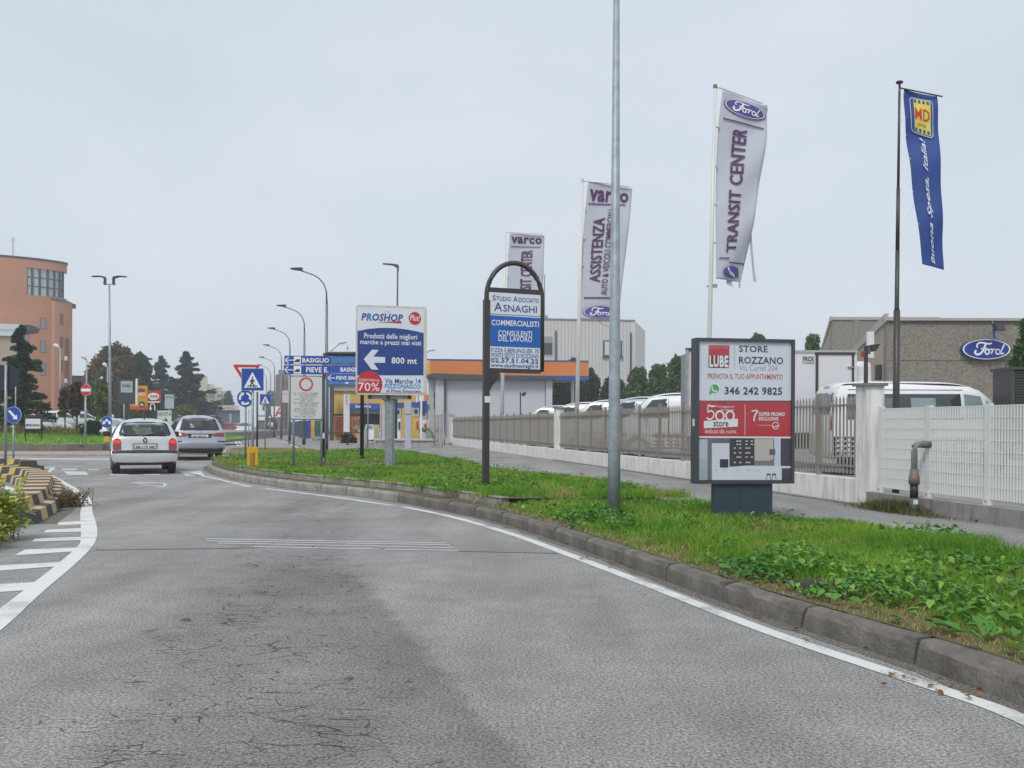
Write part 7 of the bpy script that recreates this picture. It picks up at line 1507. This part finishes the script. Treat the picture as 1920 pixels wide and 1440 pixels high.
tree('small_tree', 'yellow-green small tree behind the double-armed lamp post', 190, 66, .7, 712, 44, limeg, 5000, .13, .08, seed=6, base=790, shell=.2); tree('small_tree', 'brownish small tree between the no-entry sign and the yellow-green tree', 174, 72, .7, 722, 30, brownl, 2200, .13, .07, seed=16, base=785, shell=.2); tree('small_tree', 'small sparse green tree under the dark restaurant board', 232, 70, .3, 748, 36, olive, 2500, .14, .07, seed=26, base=792, shell=.3)
conifer('cedar', 'blue-green cedar with twin tip right of the autumn trees', 302, 142, .2, 670, 92, blue_m, 16000, .32, 7, 800); conifer('cedar', 'tallest blue-green cedar, ragged branches, above the cars', 348, 135, .2, 662, 124, blue_m, 20000, .34, 9, 800, droop=.1)
conifer('cedar', 'small distant spruce in front of the stepped cream block', 428, 215, .1, 735, 34, blue_m, 5000, .5, 11, 800); tree('broadleaf_tree', 'hazy pale tree mass between the two cedars and the far house', 372, 160, .1, 735, 50, midg, 4000, .5, .3, seed=31, base=805)
tree('broadleaf_tree', 'yellow-green bushy growth behind the exit board', 348, 108, .1, 762, 66, limeg, 9000, .22, .2, seed=41, base=806); tree('broadleaf_tree', 'far dark bushes below the stepped cream block', 412, 225, .1, 752, 52, midg, 3000, .6, .3, seed=43, base=806)
tree('broadleaf_tree', 'far green tree beyond the receding street lamps', 508, 260, .1, 735, 40, midg, 3000, .6, .3, seed=44, base=806)
tree('clipped_hedge', 'clipped dark round hedge on the mound beside the blue pass-either-side sign', 172, 51, .45, 790, 42, dkgreen, 7000, .09, .1, seed=51, base=820, shell=.7); tree('clipped_hedge', 'dark low hedge behind the supermarket board', 64, 52, .6, 792, 44, dkgreen, 5000, .10, .1, seed=52, base=812, shell=.6)
for i, (px_, Y_, top_, w_, lab) in enumerate(((1052, 96, 700, 60, 'dark evergreen just under the right end of the orange canopy'), (1100, 92, 690, 60, 'dark evergreen left of the thick lamp post behind the vans'), (1150, 90, 706, 60, 'dark evergreen directly behind the thick lamp post'), (1196, 88, 690, 62, 'rounded green tree right of the thick lamp post'), (1236, 84, 684, 56, 'green tree behind the white vans, second from the lorry end'), (1272, 80, 668, 60, 'tallest green tree beside the dull lorry end'))):
    tree('hedge_tree', lab, px_, Y_, .1, top_, w_ + 10, dkgreen if i < 3 else midg, 9000, .17, .2, group='dark trees behind the vans', seed=60 + i, base=800)
tree('hedge_tree', 'green tree top sticking up just above the poster light box', 1420, 70, .1, 627, 62, midg, 6000, .16, .2, seed=71, base=780); tree('hedge_tree', 'green tree top left of the dealership halls', 1524, 74, .1, 628, 56, midg, 6000, .16, .2, seed=72, base=780)
tree('hedge_tree', 'small tree top peeping over the orange canopy', 1076, 112, .1, 672, 40, midg, 3000, .22, .2, seed=73, base=760)
tree('conifer', 'bright green conifer cut by the right edge beside the blue oval sign', 1972, 27, .14, 535, 168, leafmat('thuja', (.02, .07, .018), (.06, .16, .03), (.10, .22, .045), 2, .2), 46000, .055, .12, seed=13, base=798, nb=16)
tree('shrub', 'purple-leaved shrub in front of the orange poster', 652, 58, .14, 812, 44, leafmat('purple_leaf', (.05, .025, .03), (.09, .05, .03), (.13, .12, .03), 2.), 2600, .08, .04, seed=81, base=842, shell=.2)
# second splitter island with a rough stone kerb
ip = [G(*p).to_2d() for p in ((420, 849), (430, 855), (470, 856.5), (530, 857), (590, 856), (618, 853.5), (624, 850), (560, 847), (470, 845), (432, 845.5))]
pts = ip + [ip[0]]; isl = tag(thing('island_kerb', None, None), kind='structure'); st = resample(pts, .9)
st = [Vector((-12.45, 43.1)), Vector((-11.8, 42.0)), Vector((-10.9, 41.4)), Vector((-10, 41.1)), Vector((-9.2, 41.0)), Vector((-8.6, 41.3)), Vector((-8.3, 42.2)), Vector((-9.6, 46)), Vector((-13.2, 46.5)), Vector((-12.45, 43.1))]
st = resample(smoothpath(st, 1), .8); polysheet('island_grass', [tuple(p) for p in st], .13, soil)
for i in range(len(st) - 1):
    a, b = st[i], st[i + 1]; d = b - a; o = MB().box(.01, max(.05, d.length - .01), -.1, .1, 0, .17 + .03 * ((i * 7) % 3) / 2).build('kerbstone', kstone_l, isl); o.matrix_world = Matrix.Translation((a.x, a.y, 0)) @ Matrix.Rotation(math.atan2(d.y, d.x), 4, 'Z')
X, Y = scatter(st, 420, 0, 99); v, t = blades(X, Y, np.full(len(X), .13), rng.uniform(.04, .15, len(X)), np.full(len(X), .03), rng.uniform(.02, .1, len(X))); tag(npmesh('island_weeds', v, t, straw), kind='stuff')

# ------------------------------------------------------------------ haze
hz_ = MB().box(-710, 710, -210, 910, -1.2, 31).build('haze', None); mm = bpy.data.materials.new('haze_air'); mm.use_nodes = True; n = mm.node_tree.nodes; n.remove(n['Principled BSDF']); pv = n.new('ShaderNodeVolumePrincipled'); pv.inputs['Density'].default_value = HAZE; pv.inputs['Color'].default_value = (.92, .95, 1, 1); pv.inputs['Anisotropy'].default_value = .2
mm.node_tree.links.new(pv.outputs[0], n['Material Output'].inputs['Volume']); hz_.data.materials.append(mm); tag(hz_, kind='stuff')
